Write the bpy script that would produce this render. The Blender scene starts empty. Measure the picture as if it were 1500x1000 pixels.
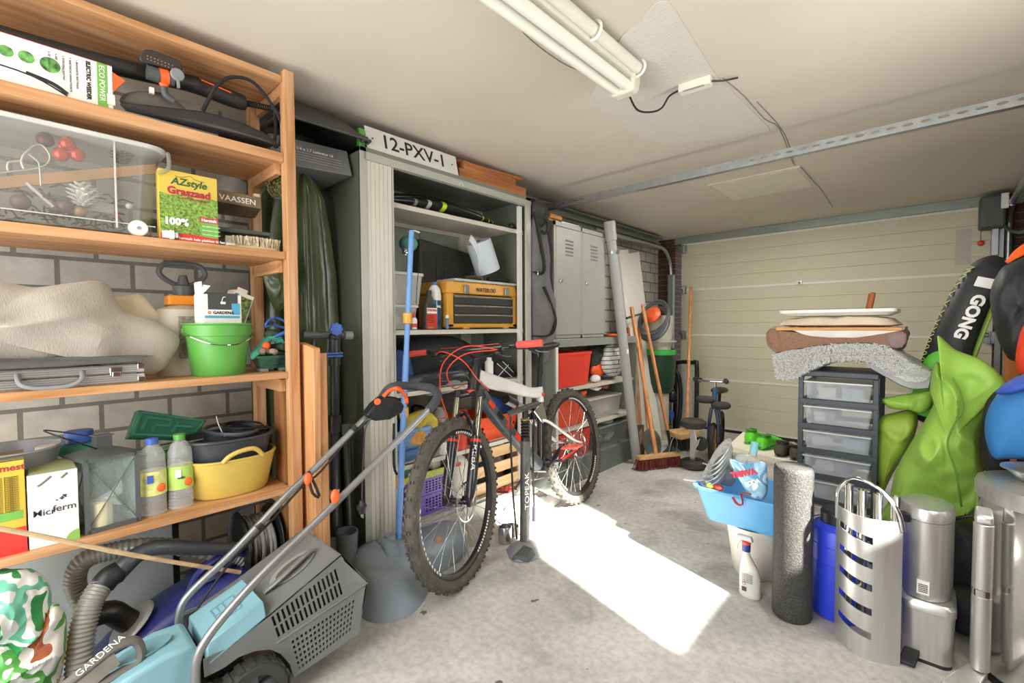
import bpy, bmesh, math, random
from mathutils import Vector, Matrix, noise, Quaternion
S = bpy.context.scene
COL = S.collection
PI = math.pi
R = math.radians
V = Vector
# ------------------------------------------------------------------ camera
F, EYE = 673.0, V((0, 0, 1.15))
def _rc(px, py): return V(((px - 750) / F, -(py - 500) / F, -1.0))
_y = _rc(1372, 474).normalized()
_x = (-_rc(20, 481)).normalized()
_z = _x.cross(_y).normalized()
_x = _y.cross(_z)
CM = Matrix((_x, _y, _z))
cd = bpy.data.cameras.new('camera'); cam = bpy.data.objects.new('camera', cd); COL.objects.link(cam)
cam.matrix_world = Matrix.Translation(EYE) @ CM.to_4x4()
cd.sensor_width = 36; cd.lens = F / 1500 * 36; cd.clip_start = .02
S.camera = cam
# ------------------------------------------------------------------ world, sun, daylight, exposure
wd = bpy.data.worlds.new('sky'); S.world = wd; wd.use_nodes = True
bg = wd.node_tree.nodes['Background']; bg.inputs[0].default_value = (.86, .93, 1, 1); bg.inputs[1].default_value = 1.0
def light(name, kind, energy, loc, rot=None, size=None, col=(1, 1, 1), aim=None):
    d = bpy.data.lights.new(name, kind); d.energy = energy; d.color = col
    o = bpy.data.objects.new(name, d); COL.objects.link(o); o.location = loc
    if aim is not None: o.rotation_euler = (V(aim) - V(loc)).to_track_quat('-Z', 'Y').to_euler()
    elif rot: o.rotation_euler = rot
    if kind == 'AREA':
        d.shape = 'RECTANGLE'; d.size, d.size_y = size
    return o
sun = light('sun', 'SUN', 42, (3, -1, 4), aim=(3 - .95, -1 + .27, 4 - .72), col=(1, .95, .86))
sun.data.angle = R(2.2)
light('daylight_doorway', 'AREA', 47, (-.95, -.86, 1.25), aim=(-.75, 2, 1.15), size=(1.8, 1.7), col=(1, .98, .95))
light('daylight_window', 'AREA', 16, (.62, 1.45, 1.45), aim=(-2.0, 1.9, 1.1), size=(.7, 1.0), col=(1, .98, .94))
S.view_settings.view_transform = 'Standard'; S.view_settings.look = 'None'
S.view_settings.exposure = 0.26; S.view_settings.gamma = 1; S.view_settings.use_curve_mapping = False
S.cycles.max_bounces = 10; S.cycles.diffuse_bounces = 6; S.cycles.transparent_max_bounces = 16
S.cycles.sample_clamp_indirect = 40
S.cycles.use_denoising = True
# ------------------------------------------------------------------ helpers
def pt(px, py, X=None, Y=None, Z=None):
    d = CM @ _rc(px, py)
    i, v = (0, X) if X is not None else (1, Y) if Y is not None else (2, Z)
    return EYE + d * ((v - EYE[i]) / d[i])
def lin(h):
    h = h.lstrip('#'); c = [int(h[i:i + 2], 16) / 255 for i in (0, 2, 4)]
    return tuple(x / 12.92 if x < .04045 else ((x + .055) / 1.055) ** 2.4 for x in c) + (1,)
MATS = {}
def pm(key, col, rough=.55, metal=0, var=.12, vs=9, bump=0, bs=60, trans=0, alpha=1, coat=0, stretch=None, spec=None, sheen=0):
    """procedural material: base colour with soft noise wear, optional noise bump"""
    if key in MATS: return MATS[key]
    m = bpy.data.materials.new(key); m.use_nodes = True; nt = m.node_tree; N = nt.nodes; L = nt.links
    b = N['Principled BSDF']; c = lin(col)
    tc = N.new('ShaderNodeTexCoord'); mp = N.new('ShaderNodeMapping'); L.new(tc.outputs['Object'], mp.inputs[0])
    if stretch: mp.inputs['Scale'].default_value = stretch
    n = N.new('ShaderNodeTexNoise'); n.inputs['Scale'].default_value = vs; n.inputs['Detail'].default_value = 5
    L.new(mp.outputs[0], n.inputs[0])
    r = N.new('ShaderNodeValToRGB'); L.new(n.outputs[0], r.inputs[0])
    e = r.color_ramp.elements; e[0].position = .3; e[1].position = .7
    e[0].color = tuple(max(0, x * (1 - var)) for x in c[:3]) + (1,)
    e[1].color = tuple(min(1, x * (1 + var * .7)) for x in c[:3]) + (1,)
    L.new(r.outputs[0], b.inputs['Base Color'])
    b.inputs['Roughness'].default_value = rough; b.inputs['Metallic'].default_value = metal
    if trans: b.inputs['Transmission Weight'].default_value = trans; b.inputs['IOR'].default_value = 1.3
    if alpha < 1: b.inputs['Alpha'].default_value = alpha
    if coat: b.inputs['Coat Weight'].default_value = coat
    if sheen: b.inputs['Sheen Weight'].default_value = sheen
    if spec is not None: b.inputs['Specular IOR Level'].default_value = spec
    if bump:
        n2 = N.new('ShaderNodeTexNoise'); n2.inputs['Scale'].default_value = bs; n2.inputs['Detail'].default_value = 4
        L.new(mp.outputs[0], n2.inputs[0])
        bp = N.new('ShaderNodeBump'); bp.inputs['Strength'].default_value = bump; bp.inputs['Distance'].default_value = .01
        L.new(n2.outputs[0], bp.inputs['Height']); L.new(bp.outputs[0], b.inputs['Normal'])
    MATS[key] = m; return m
def wood(key, c1, c2, axis=1, rough=.55, sc=1.0):
    """long grain along one axis, knots from a low noise"""
    if key in MATS: return MATS[key]
    m = bpy.data.materials.new(key); m.use_nodes = True; nt = m.node_tree; N = nt.nodes; L = nt.links; b = N['Principled BSDF']
    tc = N.new('ShaderNodeTexCoord'); mp = N.new('ShaderNodeMapping'); L.new(tc.outputs['Object'], mp.inputs[0])
    s = [26 * sc] * 3; s[axis] = 1.6 * sc; mp.inputs['Scale'].default_value = s
    n = N.new('ShaderNodeTexNoise'); n.inputs['Scale'].default_value = 1.4; n.inputs['Detail'].default_value = 6; n.inputs['Distortion'].default_value = .6
    L.new(mp.outputs[0], n.inputs[0])
    r = N.new('ShaderNodeValToRGB'); L.new(n.outputs[0], r.inputs[0]); e = r.color_ramp.elements
    e[0].position = .3; e[1].position = .68; e[0].color = lin(c1); e[1].color = lin(c2)
    L.new(r.outputs[0], b.inputs['Base Color']); b.inputs['Roughness'].default_value = rough
    bp = N.new('ShaderNodeBump'); bp.inputs['Strength'].default_value = .12; bp.inputs['Distance'].default_value = .004
    L.new(n.outputs[0], bp.inputs['Height']); L.new(bp.outputs[0], b.inputs['Normal'])
    MATS[key] = m; return m
def catmull(P, k=6, closed=False):
    P = [V(p) for p in P]; n = len(P); out = []
    if n < 3 and not closed: return P
    for i in range(n if closed else n - 1):
        if closed: a, b, c, d = P[(i - 1) % n], P[i], P[(i + 1) % n], P[(i + 2) % n]
        else: a, b, c, d = P[max(i - 1, 0)], P[i], P[i + 1], P[min(i + 2, n - 1)]
        for j in range(k):
            t = j / k
            out.append(.5 * ((2 * b) + (c - a) * t + (2 * a - 5 * b + 4 * c - d) * t * t + (3 * b - a - 3 * c + d) * t ** 3))
    if not closed: out.append(P[-1])
    return out
def frame(d):
    d = d.normalized(); u = d.cross(V((0, 0, 1)))
    if u.length < 1e-3: u = d.cross(V((0, 1, 0)))
    u.normalize(); return u, d.cross(u).normalized()
RM = {}          # world matrix of every thing root
class MB:
    def __init__(s, M=None): s.b = bmesh.new(); s.mi = 0; s.M = M
    def _v(s, p): return s.b.verts.new(s.M @ V(p) if s.M else V(p))
    def _f(s, vs):
        try: f = s.b.faces.new(vs); f.material_index = s.mi; return f
        except ValueError: return None
    def hexa(s, P):
        v = [s._v(p) for p in P]
        for q in ((3, 2, 1, 0), (4, 5, 6, 7), (0, 1, 5, 4), (1, 2, 6, 5), (2, 3, 7, 6), (3, 0, 4, 7)): s._f([v[i] for i in q])
        return s
    def box(s, c, d, rz=0, rx=0, ry=0, taper=1):
        c = V(c); h = V(d) / 2; m = Matrix.Rotation(rz, 3, 'Z') @ Matrix.Rotation(ry, 3, 'Y') @ Matrix.Rotation(rx, 3, 'X')
        P = []
        for k in (-1, 1):
            t = 1 if k < 0 else taper
            for i, j in ((-1, -1), (1, -1), (1, 1), (-1, 1)): P.append(c + m @ V((i * h.x * t, j * h.y * t, k * h.z)))
        return s.hexa(P)
    def b2(s, a, b):
        a, b = V(a), V(b); return s.box((a + b) / 2, [abs(x) for x in (b - a)])
    def bar(s, p0, p1, w, h, up=None):
        p0, p1 = V(p0), V(p1); d = (p1 - p0).normalized()
        if up is None: u, v = frame(d)
        else: v = (V(up) - d * d.dot(V(up))).normalized(); u = d.cross(v)
        P = []
        for p in (p0, p1):
            for i, j in ((-1, -1), (1, -1), (1, 1), (-1, 1)): P.append(p + u * i * w / 2 + v * j * h / 2)
        return s.hexa(P)
    def loft(s, rings, caps=True, closed=True, wrap=False):
        vr = [[s._v(p) for p in r] for r in rings]; n = len(vr[0])
        for i in range(len(vr) if wrap else len(vr) - 1):
            a, b = vr[i], vr[(i + 1) % len(vr)]
            for j in range(n if closed else n - 1): s._f([a[j], a[(j + 1) % n], b[(j + 1) % n], b[j]])
        if caps and not wrap:
            s._f(vr[0][::-1]); s._f(vr[-1])
        return s
    def cyl(s, p0, p1, r0, r1=None, seg=16, caps=True):
        p0, p1 = V(p0), V(p1); r1 = r0 if r1 is None else r1; u, v = frame(p1 - p0)
        return s.loft([[p + (u * math.cos(2 * PI * k / seg) + v * math.sin(2 * PI * k / seg)) * r for k in range(seg)] for p, r in ((p0, r0), (p1, r1))], caps)
    def tube(s, P, r, seg=8, k=5, closed=False, flat=1):
        P = catmull(P, k, closed) if k > 1 else [V(p) for p in P]
        n = len(P); rings = []; u = None
        for i, p in enumerate(P):
            a = P[(i - 1) % n] if (closed or i) else p; b = P[(i + 1) % n] if (closed or i < n - 1) else p
            d = (b - a).normalized()
            if u is None: u, _ = frame(d)
            u = (u - d * u.dot(d))
            if u.length < 1e-6: u, _ = frame(d)
            u.normalize(); w = d.cross(u)
            rr = r if not callable(r) else r(i / (n - 1))
            rings.append([p + (u * math.cos(2 * PI * q / seg) + w * flat * math.sin(2 * PI * q / seg)) * rr for q in range(seg)])
        return s.loft(rings, not closed, True, closed)
    def lathe(s, prof, c=(0, 0, 0), axis=(0, 0, 1), seg=28, sx=1, sy=1, caps=False, rz=0, u=None):
        c = V(c); a = V(axis).normalized()
        if u is None:
            if abs(a.z) > .99: u, v = V((math.cos(rz), math.sin(rz), 0)), V((-math.sin(rz), math.cos(rz), 0))
            else: u, v = frame(a)
        else: u = V(u).normalized(); v = a.cross(u)
        return s.loft([[c + a * z + (u * sx * math.cos(2 * PI * k / seg) + v * sy * math.sin(2 * PI * k / seg)) * max(r, 1e-5) for k in range(seg)] for r, z in prof], caps)
    def ell(s, c, rad, seg=16, rings=10, rot=None):
        c = V(c); R_ = []; m = rot or Matrix.Identity(3)
        for i in range(rings + 1):
            t = PI * i / rings
            R_.append([c + m @ V((rad[0] * max(math.sin(t), 1e-4) * math.cos(2 * PI * k / seg), rad[1] * max(math.sin(t), 1e-4) * math.sin(2 * PI * k / seg), rad[2] * math.cos(t))) for k in range(seg)])
        return s.loft(R_, False)
    def ring(s, c, axis, Rr, r, seg=40, rs=8, a0=0, a1=2 * PI, sx=1, sy=1):
        c = V(c); u, v = frame(V(axis)); full = abs(a1 - a0 - 2 * PI) < 1e-6; n = seg if full else seg + 1
        P = [c + (u * sx * math.cos(a0 + (a1 - a0) * i / seg) + v * sy * math.sin(a0 + (a1 - a0) * i / seg)) * Rr for i in range(n)]
        return s.tube(P, r, rs, 1, full)
    def prism(s, P, ex):
        P = [V(p) for p in P]; ex = V(ex); a = [s._v(p) for p in P]; b = [s._v(p + ex) for p in P]; n = len(P)
        s._f(a[::-1]); s._f(b)
        for i in range(n): s._f([a[i], a[(i + 1) % n], b[(i + 1) % n], b[i]])
        return s
    def sheet(s, nu, nv, f, th=0):
        g = [[V(f(i / nu, j / nv)) for j in range(nv + 1)] for i in range(nu + 1)]
        v = [[s._v(p) for p in r] for r in g]
        for i in range(nu):
            for j in range(nv): s._f([v[i][j], v[i + 1][j], v[i + 1][j + 1], v[i][j + 1]])
        return s
    def plate(s, P, ex, holes):
        """thin slab: polygon P (3D) pushed by ex, pierced by quads/polygons in holes"""
        P = [V(p) for p in P]; ex = V(ex); n = (P[1] - P[0]).cross(P[2] - P[1]).normalized()
        from mathutils.geometry import tessellate_polygon
        polys = [P] + [[V(q) for q in h] for h in holes]; tri = tessellate_polygon(polys); flat = [q for p in polys for q in p]
        a = [s._v(p) for p in flat]; b = [s._v(p + ex) for p in flat]
        for t in tri: s._f([a[i] for i in t]); s._f([b[i] for i in t[::-1]])
        k = 0
        for p in polys:
            m = len(p)
            for i in range(m): s._f([a[k + i], a[k + (i + 1) % m], b[k + (i + 1) % m], b[k + i]])
            k += m
        return s
    def puff(s, P, nrm, t1, t2=0, wr=.004, ws=12, rings=9, c=None, k=4, pw=.5, seed=0):
        """pillow body: outline P (3D, star shaped about c), bulging t1 along nrm and t2 the other way, wrinkled"""
        P = catmull(P, k, True) if k > 1 else [V(p) for p in P]
        nrm = V(nrm).normalized(); c = V(c) if c else sum(P, V()) / len(P); R_ = []; so = V((seed * 3.7, seed * 1.3, 0))
        def W(p, t): q = p + so; return (noise.noise(q * ws) + .5 * (1 - abs(noise.noise(q * ws * 1.9))) + .9 * max(0, 1 - 3.2 * abs(noise.noise(V((q.x * 1.3, q.y, q.z * .8)) * ws * .8 + V((9, 3, 1))))) ** 2 - .4) * wr * min(1, 3 * (1 - t) + .25)
        for i in range(rings):
            t = .04 + .96 * i / (rings - 1)
            R_.append([c + (p - c) * t + nrm * (t1 * (1 - t ** 2) ** pw + W(c + (p - c) * t, t)) for p in P])
        for i in range(rings - 2, -1, -1):
            t = .04 + .96 * i / (rings - 1)
            R_.append([c + (p - c) * t - nrm * (t2 * (1 - t ** 2) ** pw + W(c + (p - c) * t + nrm, t)) for p in P])
        return s.loft(R_, True)
    def build(s, name, mat, parent=None, bev=0, ang=38, solid=0, sub=0, seg=2, flat=False, loc=None):
        me = bpy.data.meshes.new(name)
        bmesh.ops.remove_doubles(s.b, verts=s.b.verts, dist=1e-6)
        bmesh.ops.recalc_face_normals(s.b, faces=s.b.faces)
        if loc is not None: bmesh.ops.transform(s.b, matrix=Matrix.Translation(-V(loc)), verts=s.b.verts)
        if parent is not None:
            m = RM.get(parent.name)
            if m is not None: bmesh.ops.transform(s.b, matrix=m, verts=s.b.verts)
        s.b.to_mesh(me); s.b.free()
        for x in (mat if isinstance(mat, (list, tuple)) else [mat]): me.materials.append(x)
        if not flat:
            me.polygons.foreach_set('use_smooth', [True] * len(me.polygons)); me.set_sharp_from_angle(angle=R(ang))
        o = bpy.data.objects.new(name, me); COL.objects.link(o)
        if loc is not None: o.location = loc
        if parent is not None:
            o.parent = parent; RM[o.name] = RM.get(parent.name)
        if solid: q = o.modifiers.new('s', 'SOLIDIFY'); q.thickness = solid; q.offset = 0
        if bev: q = o.modifiers.new('b', 'BEVEL'); q.width = bev; q.segments = seg; q.limit_method = 'ANGLE'; q.angle_limit = R(40)
        if sub: q = o.modifiers.new('u', 'SUBSURF'); q.levels = q.render_levels = sub
        return o
def tag(o, label, cat, group=None, kind=None):
    o['label'] = label; o['category'] = cat
    if group: o['group'] = group
    if kind: o['kind'] = kind
    return o
def thing(name, label, cat, loc=(0, 0, 0), rot=(0, 0, 0), group=None, local=False):
    """Empty at the base. local=False: parts are modelled in world coordinates and moved into its frame."""
    o = bpy.data.objects.new(name, None); COL.objects.link(o); o.empty_display_size = .05
    o.location = loc; o.rotation_euler = rot; tag(o, label, cat, group)
    from mathutils import Euler
    RM[o.name] = None if local else (Matrix.Translation(V(loc)) @ Euler(rot).to_matrix().to_4x4()).inverted()
    return o
def dup(root, loc, rot=None, label=None):
    r = root.copy(); COL.objects.link(r); r.location = loc
    if rot is not None: r.rotation_euler = rot
    if label: r['label'] = label
    for ch in list(root.children):
        c = ch.copy(); COL.objects.link(c); c.parent = r
        for g in list(ch.children): d = g.copy(); COL.objects.link(d); d.parent = c
    return r
def struct(name, mb, mat, **k):
    o = mb.build(name, mat, **k); o['kind'] = 'structure'; return o
def text(parent, s, o, u, v, size, mat, ext=.0006, name='lettering', align='LEFT', sx=1, shear=0, bold=0):
    """raised lettering; o origin (world), u reading direction, v letter up, in the parent's frame"""
    cu = bpy.data.curves.new(name, 'FONT'); cu.body = s; cu.size = size; cu.extrude = ext; cu.align_x = align; cu.shear = shear; cu.offset = bold; cu.resolution_u = 3
    cu.materials.append(mat)
    tmp = bpy.data.objects.new('tmp', cu); me = bpy.data.meshes.new_from_object(tmp); me.name = name
    bpy.data.objects.remove(tmp); bpy.data.curves.remove(cu)
    ob = bpy.data.objects.new(name, me); COL.objects.link(ob)
    u = V(u).normalized(); v = V(v); v = (v - u * u.dot(v)).normalized(); n = u.cross(v)
    m = Matrix((u * sx, v, n)).transposed().to_4x4(); m.translation = V(o)
    if parent is not None:
        ob.parent = parent; w = RM.get(parent.name)
        if w is not None: m = w @ m
    ob.matrix_local = m
    return ob
rnd = random.Random(7)
# ------------------------------------------------------------------ common materials
M_pine = wood('pine', '#a4703f', '#cda074', 1); M_pinez = wood('pine upright', '#a5713f', '#cfa37a', 2); M_pinex = wood('pine across', '#a4703f', '#cda074', 0)
M_black = pm('black plastic', '#202224', .45, var=.25); M_blackm = pm('black rubber', '#1c1c1d', .8, bump=.2)
M_dgrey = pm('dark grey plastic', '#4c5052', .5, var=.1); M_grey = pm('grey plastic', '#85888a', .5)
M_white = pm('white plastic', '#e4e4de', .4, var=.04); M_steel = pm('brushed steel', '#c4c6c6', .28, 1, var=.06, stretch=(1, 1, .05), vs=60)
M_chrome = pm('chrome', '#d8dadc', .08, 1, var=.03); M_zinc = pm('zinc', '#a9aeb0', .35, .9, var=.15, vs=20)
M_print = pm('black print', '#1e1e1e', .6); M_wprint = pm('white print', '#f0f0ee', .6, var=.02)
M_green = pm('lime green plastic', '#5aa046', .4, var=.06); M_red = pm('red plastic', '#d2432e', .42, var=.08); M_orange = pm('orange plastic', '#f0622a', .42, var=.08)
M_paper = pm('white paper', '#e9e7e0', .8, var=.04); M_blue = pm('blue plastic', '#4266b8', .4, var=.08); M_yellow = pm('yellow plastic', '#e8ba3c', .42, var=.06)
def clear(key, col='#dfe6e6', alpha=.35, rough=.15): return pm(key, col, rough, var=.03, alpha=alpha, spec=.6)
M_clear = clear('clear plastic')
# ================================================================== SETTING
LX, RX, DY, CZ, BY = -2.42, .52, 5.16, 2.135, -1.0
def blockmat(key, c1, c2, mort, bw, bh, ms, axis, rough=.85, off=(0, 0)):
    m = bpy.data.materials.new(key); m.use_nodes = True; N = m.node_tree.nodes; L = m.node_tree.links; b = N['Principled BSDF']
    tc = N.new('ShaderNodeTexCoord'); sp = N.new('ShaderNodeSeparateXYZ'); cb = N.new('ShaderNodeCombineXYZ'); L.new(tc.outputs['Object'], sp.inputs[0])
    L.new(sp.outputs[axis], cb.inputs[0]); L.new(sp.outputs[2], cb.inputs[1])
    mp = N.new('ShaderNodeMapping'); mp.inputs['Location'].default_value = (off[0], off[1], 0); L.new(cb.outputs[0], mp.inputs[0])
    br = N.new('ShaderNodeTexBrick'); L.new(mp.outputs[0], br.inputs[0]); br.inputs['Scale'].default_value = 1
    br.inputs['Brick Width'].default_value = bw; br.inputs['Row Height'].default_value = bh; br.inputs['Mortar Size'].default_value = ms; br.inputs['Mortar Smooth'].default_value = .15
    br.inputs['Color1'].default_value = lin(c1); br.inputs['Color2'].default_value = lin(c2); br.inputs['Mortar'].default_value = lin(mort); br.offset = .5
    n = N.new('ShaderNodeTexNoise'); n.inputs['Scale'].default_value = 14; n.inputs['Detail'].default_value = 8; L.new(tc.outputs['Object'], n.inputs[0])
    mx = N.new('ShaderNodeMix'); mx.data_type = 'RGBA'; mx.blend_type = 'MULTIPLY'; mx.inputs[0].default_value = .45
    L.new(br.outputs[0], mx.inputs[6]); L.new(n.outputs[0], mx.inputs[7]); L.new(mx.outputs[2], b.inputs['Base Color'])
    inv = N.new('ShaderNodeMath'); inv.operation = 'MULTIPLY_ADD'; L.new(br.outputs['Fac'], inv.inputs[0]); inv.inputs[1].default_value = -1; L.new(n.outputs[0], inv.inputs[2])
    bp = N.new('ShaderNodeBump'); bp.inputs['Strength'].default_value = .5; bp.inputs['Distance'].default_value = .01; L.new(inv.outputs[0], bp.inputs['Height']); L.new(bp.outputs[0], b.inputs['Normal'])
    b.inputs['Roughness'].default_value = rough; return m
M_block = blockmat('sand lime blocks', '#e0ddd2', '#d2cfc4', '#8f8e86', .22, .112, .008, 1, off=(-.005, .042))
M_brick = blockmat('dark red brick', '#6e4238', '#5a3630', '#8a827a', .21, .062, .006, 1)
M_brickx = blockmat('shaded red brick pier', '#5c3d33', '#4d332b', '#6f6a62', .21, .062, .004, 0)  # darker copy of the brick, the piers' shade is put into its colour
def concrete():
    m = bpy.data.materials.new('concrete floor'); m.use_nodes = True; N = m.node_tree.nodes; L = m.node_tree.links; b = N['Principled BSDF']
    tc = N.new('ShaderNodeTexCoord')
    def nz(s, d=6, dist=0): n = N.new('ShaderNodeTexNoise'); n.inputs['Scale'].default_value = s; n.inputs['Detail'].default_value = d; n.inputs['Distortion'].default_value = dist; L.new(tc.outputs['Object'], n.inputs[0]); return n
    def ramp(src, a, ca, b_, cb_):
        r = N.new('ShaderNodeValToRGB'); L.new(src.outputs[0], r.inputs[0]); e = r.color_ramp.elements; e[0].position = a; e[0].color = lin(ca); e[1].position = b_; e[1].color = lin(cb_); return r
    def mul(a, b_, f): x = N.new('ShaderNodeMix'); x.data_type = 'RGBA'; x.blend_type = 'MULTIPLY'; x.inputs[0].default_value = f; L.new(a, x.inputs[6]); L.new(b_, x.inputs[7]); return x.outputs[2]
    a = ramp(nz(2.2, 8, .4), .35, '#b4b3af', .65, '#d3d1cc'); f = ramp(nz(38, 8), .35, '#b4b4b2', .6, '#ffffff'); st = ramp(nz(3.4, 7, .8), .28, '#75716a', .45, '#ffffff')
    sp = ramp(nz(17, 2), .25, '#504c46', .29, '#ffffff')
    c = mul(mul(mul(a.outputs[0], f.outputs[0], .35), st.outputs[0], .42), sp.outputs[0], .8)
    L.new(c, b.inputs['Base Color']); b.inputs['Roughness'].default_value = .82
    bp = N.new('ShaderNodeBump'); bp.inputs['Strength'].default_value = .25; bp.inputs['Distance'].default_value = .006; L.new(nz(55, 8).outputs[0], bp.inputs['Height']); L.new(bp.outputs[0], b.inputs['Normal'])
    return m
M_floor = concrete()
M_ceil = pm('painted ceiling', '#cfc8b9', .85, var=.06, vs=1.5, bump=.12, bs=14)
M_bare = pm('bare plaster', '#d0ccc2', .85, var=.04, vs=60, bump=.35, bs=40, stretch=(1, 5, 1))
struct('floor', MB().b2((LX - .2, BY - .5, -.1), (RX + .2, DY + .3, 0)), M_floor)
struct('ceiling', MB().b2((LX - .2, BY - .1, CZ), (RX + .2, DY + .3, CZ + .12)), M_ceil)
struct('wall_left', MB().b2((LX - .15, BY, 0), (LX, DY + .2, CZ)), M_block)
# right wall with the window the sun comes through
WY0, WY1, WZ0, WZ1 = 1.16, 1.84, .88, 2.03
w = MB(); w.b2((RX, BY, 0), (RX + .12, WY0, CZ)); w.b2((RX, WY1, 0), (RX + .12, DY + .2, CZ)); w.b2((RX, WY0, 0), (RX + .12, WY1, WZ0)); w.b2((RX, WY0, WZ1), (RX + .12, WY1, CZ))
struct('wall_right', w, M_brick)
w = MB(); w.b2((RX + .03, WY0, WZ0), (RX + .08, WY0 + .04, WZ1)); w.b2((RX + .03, WY1 - .04, WZ0), (RX + .08, WY1, WZ1)); w.b2((RX + .03, WY0, WZ0), (RX + .08, WY1, WZ0 + .04)); w.b2((RX + .03, WY0, WZ1 - .04), (RX + .08, WY1, WZ1))
struct('window_1', w, M_white)
# rear wall with the open doorway daylight comes in by
w = MB(); w.b2((LX, BY - .12, 0), (-2.15, BY, CZ)); w.b2((-.05, BY - .12, 0), (RX, BY, CZ)); w.b2((-2.15, BY - .12, 2.1), (-.05, BY, CZ))
struct('wall_back', w, M_block)
# front wall: brick piers either side of the garage door
w = MB(); w.b2((LX, DY, 0), (-2.215, DY + .2, CZ)); w.b2((.322, DY, 0), (RX, DY + .2, CZ)); w.b2((-2.214, DY + .02, 2.06), (.321, DY + .2, CZ))
struct('wall_front', w, M_brickx)
# garage door: sections with fine ribs, seams between
M_door = pm('cream door skin', '#c6c2a8', .6, var=.04, vs=60, bump=.12, bs=180); M_seam = pm('door edge profile', '#d9d7cc', .5, var=.03)
gd = bpy.data.objects.new('door_1', None); COL.objects.link(gd); gd.location = (-.92, DY, 0); gd['kind'] = 'structure'; RM['door_1'] = Matrix.Translation((.92, -DY, 0))
DX0, DX1 = -2.14, .32
zs = [.012, .555, 1.04, 1.545, 2.055]
for i in range(4):
    z0, z1 = zs[i] + .006, zs[i + 1] - .006; b = MB(); n = 4
    prof = [(0, z0)]
    for k in range(1, n):
        zz = z0 + (z1 - z0) * k / n; prof += [(0, zz - .004), (.004, zz), (0, zz + .004)]
    prof.append((0, z1))
    P = [V((DX0, DY + d, z)) for d, z in prof]; ex = V((DX1 - DX0, 0, 0))
    vs = [(b._v(p), b._v(p + ex)) for p in P]
    for k in range(len(vs) - 1): b._f([vs[k][0], vs[k][1], vs[k + 1][1], vs[k + 1][0]])
    b.b2((DX0, DY + .006, z0), (DX1, DY + .04, z1))
    b.build('door_section', M_door, gd)
    s_ = MB(); s_.b2((DX0, DY - .006, zs[i + 1] - .012), (DX1, DY + .01, zs[i + 1] + .01)); s_.build('section_seam', M_seam, gd)
b = MB(); b.b2((DX0, DY - .004, 0), (DX1, DY + .02, .028)); b.build('rubber_seal', M_blackm, gd)
b = MB(); b.b2((DX0, DY - .008, .03), (DX1, DY + .01, .05)); b.build('bottom_profile', M_seam, gd)
for z in (.555, 1.04, 1.545, 2.0):
    for x in (DX0 + .02, DX1 - .03):
        b = MB(); b.b2((x - .02, DY - .02, z - .045), (x + .045, DY - .006, z + .045)); b.cyl((x - .035, DY - .03, z + .02), (x + .01, DY - .03, z + .02), .018); b.box((x + .01, DY - .028, z), (.02, .02, .1)); b.build('hinge_bracket', M_zinc, gd, bev=.003)
for z in (1.57,):
    b = MB(); b.b2((-1.0, DY - .03, z - .035), (-.955, DY - .006, z)); b.cyl((-.98, DY - .045, z - .02), (-.975, DY - .03, z - .02), .01); b.build('door_catch', M_zinc, gd)
b = MB(); b.b2((.1, DY - .003, 1.62), (.19, DY - .001, 1.9)); pp = b.build('paper_notice', pm('thin notice paper', '#b8b2a4', .8, var=.08, vs=80), gd)
M_steelg = pm('grey green steel', '#8e958c', .4, .35, var=.08, vs=5)
struct('trim_1', MB().b2((-2.2, DY - .05, 2.062), (.33, DY - .008, CZ - .002)), M_steelg)
# door tracks
tl = thing('door_track', 'grey steel garage door track along the left wall, curving down beside the door', 'door track', (LX + .1, DY - .06, 0))
b = MB(); X = LX + .17
b.b2((X - .005, DY - .1, 0), (X + .05, DY - .04, 1.72)); b.build('upright_channel', M_steelg, tl)
tk = [(X + .02, DY - .07, 1.7), (X + .02, DY - .1, 1.84), (X + .02, DY - .19, 1.95), (X + .02, DY - .32, 2.0), (X + .02, DY - .5, 2.0)]
MB().tube([(x, y, z) for x, y, z in tk] + [(X + .02, 3.5, 2.0)] , .018, 8, 6).build('curved_rail', M_zinc, tl)
b = MB(); b.b2((LX + .1, 2.5, 1.985), (LX + .13, DY - .3, 2.105)); b.b2((LX + .1, 2.5, 2.095), (LX + .2, DY - .3, 2.105)); b.b2((LX + .1, 2.5, 1.985), (LX + .2, DY - .3, 1.993)); b.b2((LX + .1, 2.5, 2.04), (LX + .17, DY - .3, 2.055)); b.build('upper_channel', M_steelg, tl, bev=.002)
tr = thing('door_track', 'zinc garage door track on the right wall, running up and back under the ceiling', 'door track', (.37, DY - .06, 0))
b = MB(); b.b2((.33, DY - .09, 0), (.36, DY - .03, 1.95)); b.cyl((.385, DY - .08, 0), (.385, DY - .08, 1.9), .02); b.build('upright_channel', M_zinc, tr)
MB().tube([(.385, DY - .08, 1.9), (.385, DY - .12, 1.98), (.385, DY - .22, 2.02), (.385, DY - .4, 2.03), (.385, 2.7, 2.03)], .02, 8, 5).build('curved_rail', M_zinc, tr)
MB().b2((.40, 2.6, 2.0), (.43, DY - .3, 2.07)).build('upper_channel', M_steelg, tr)
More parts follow.
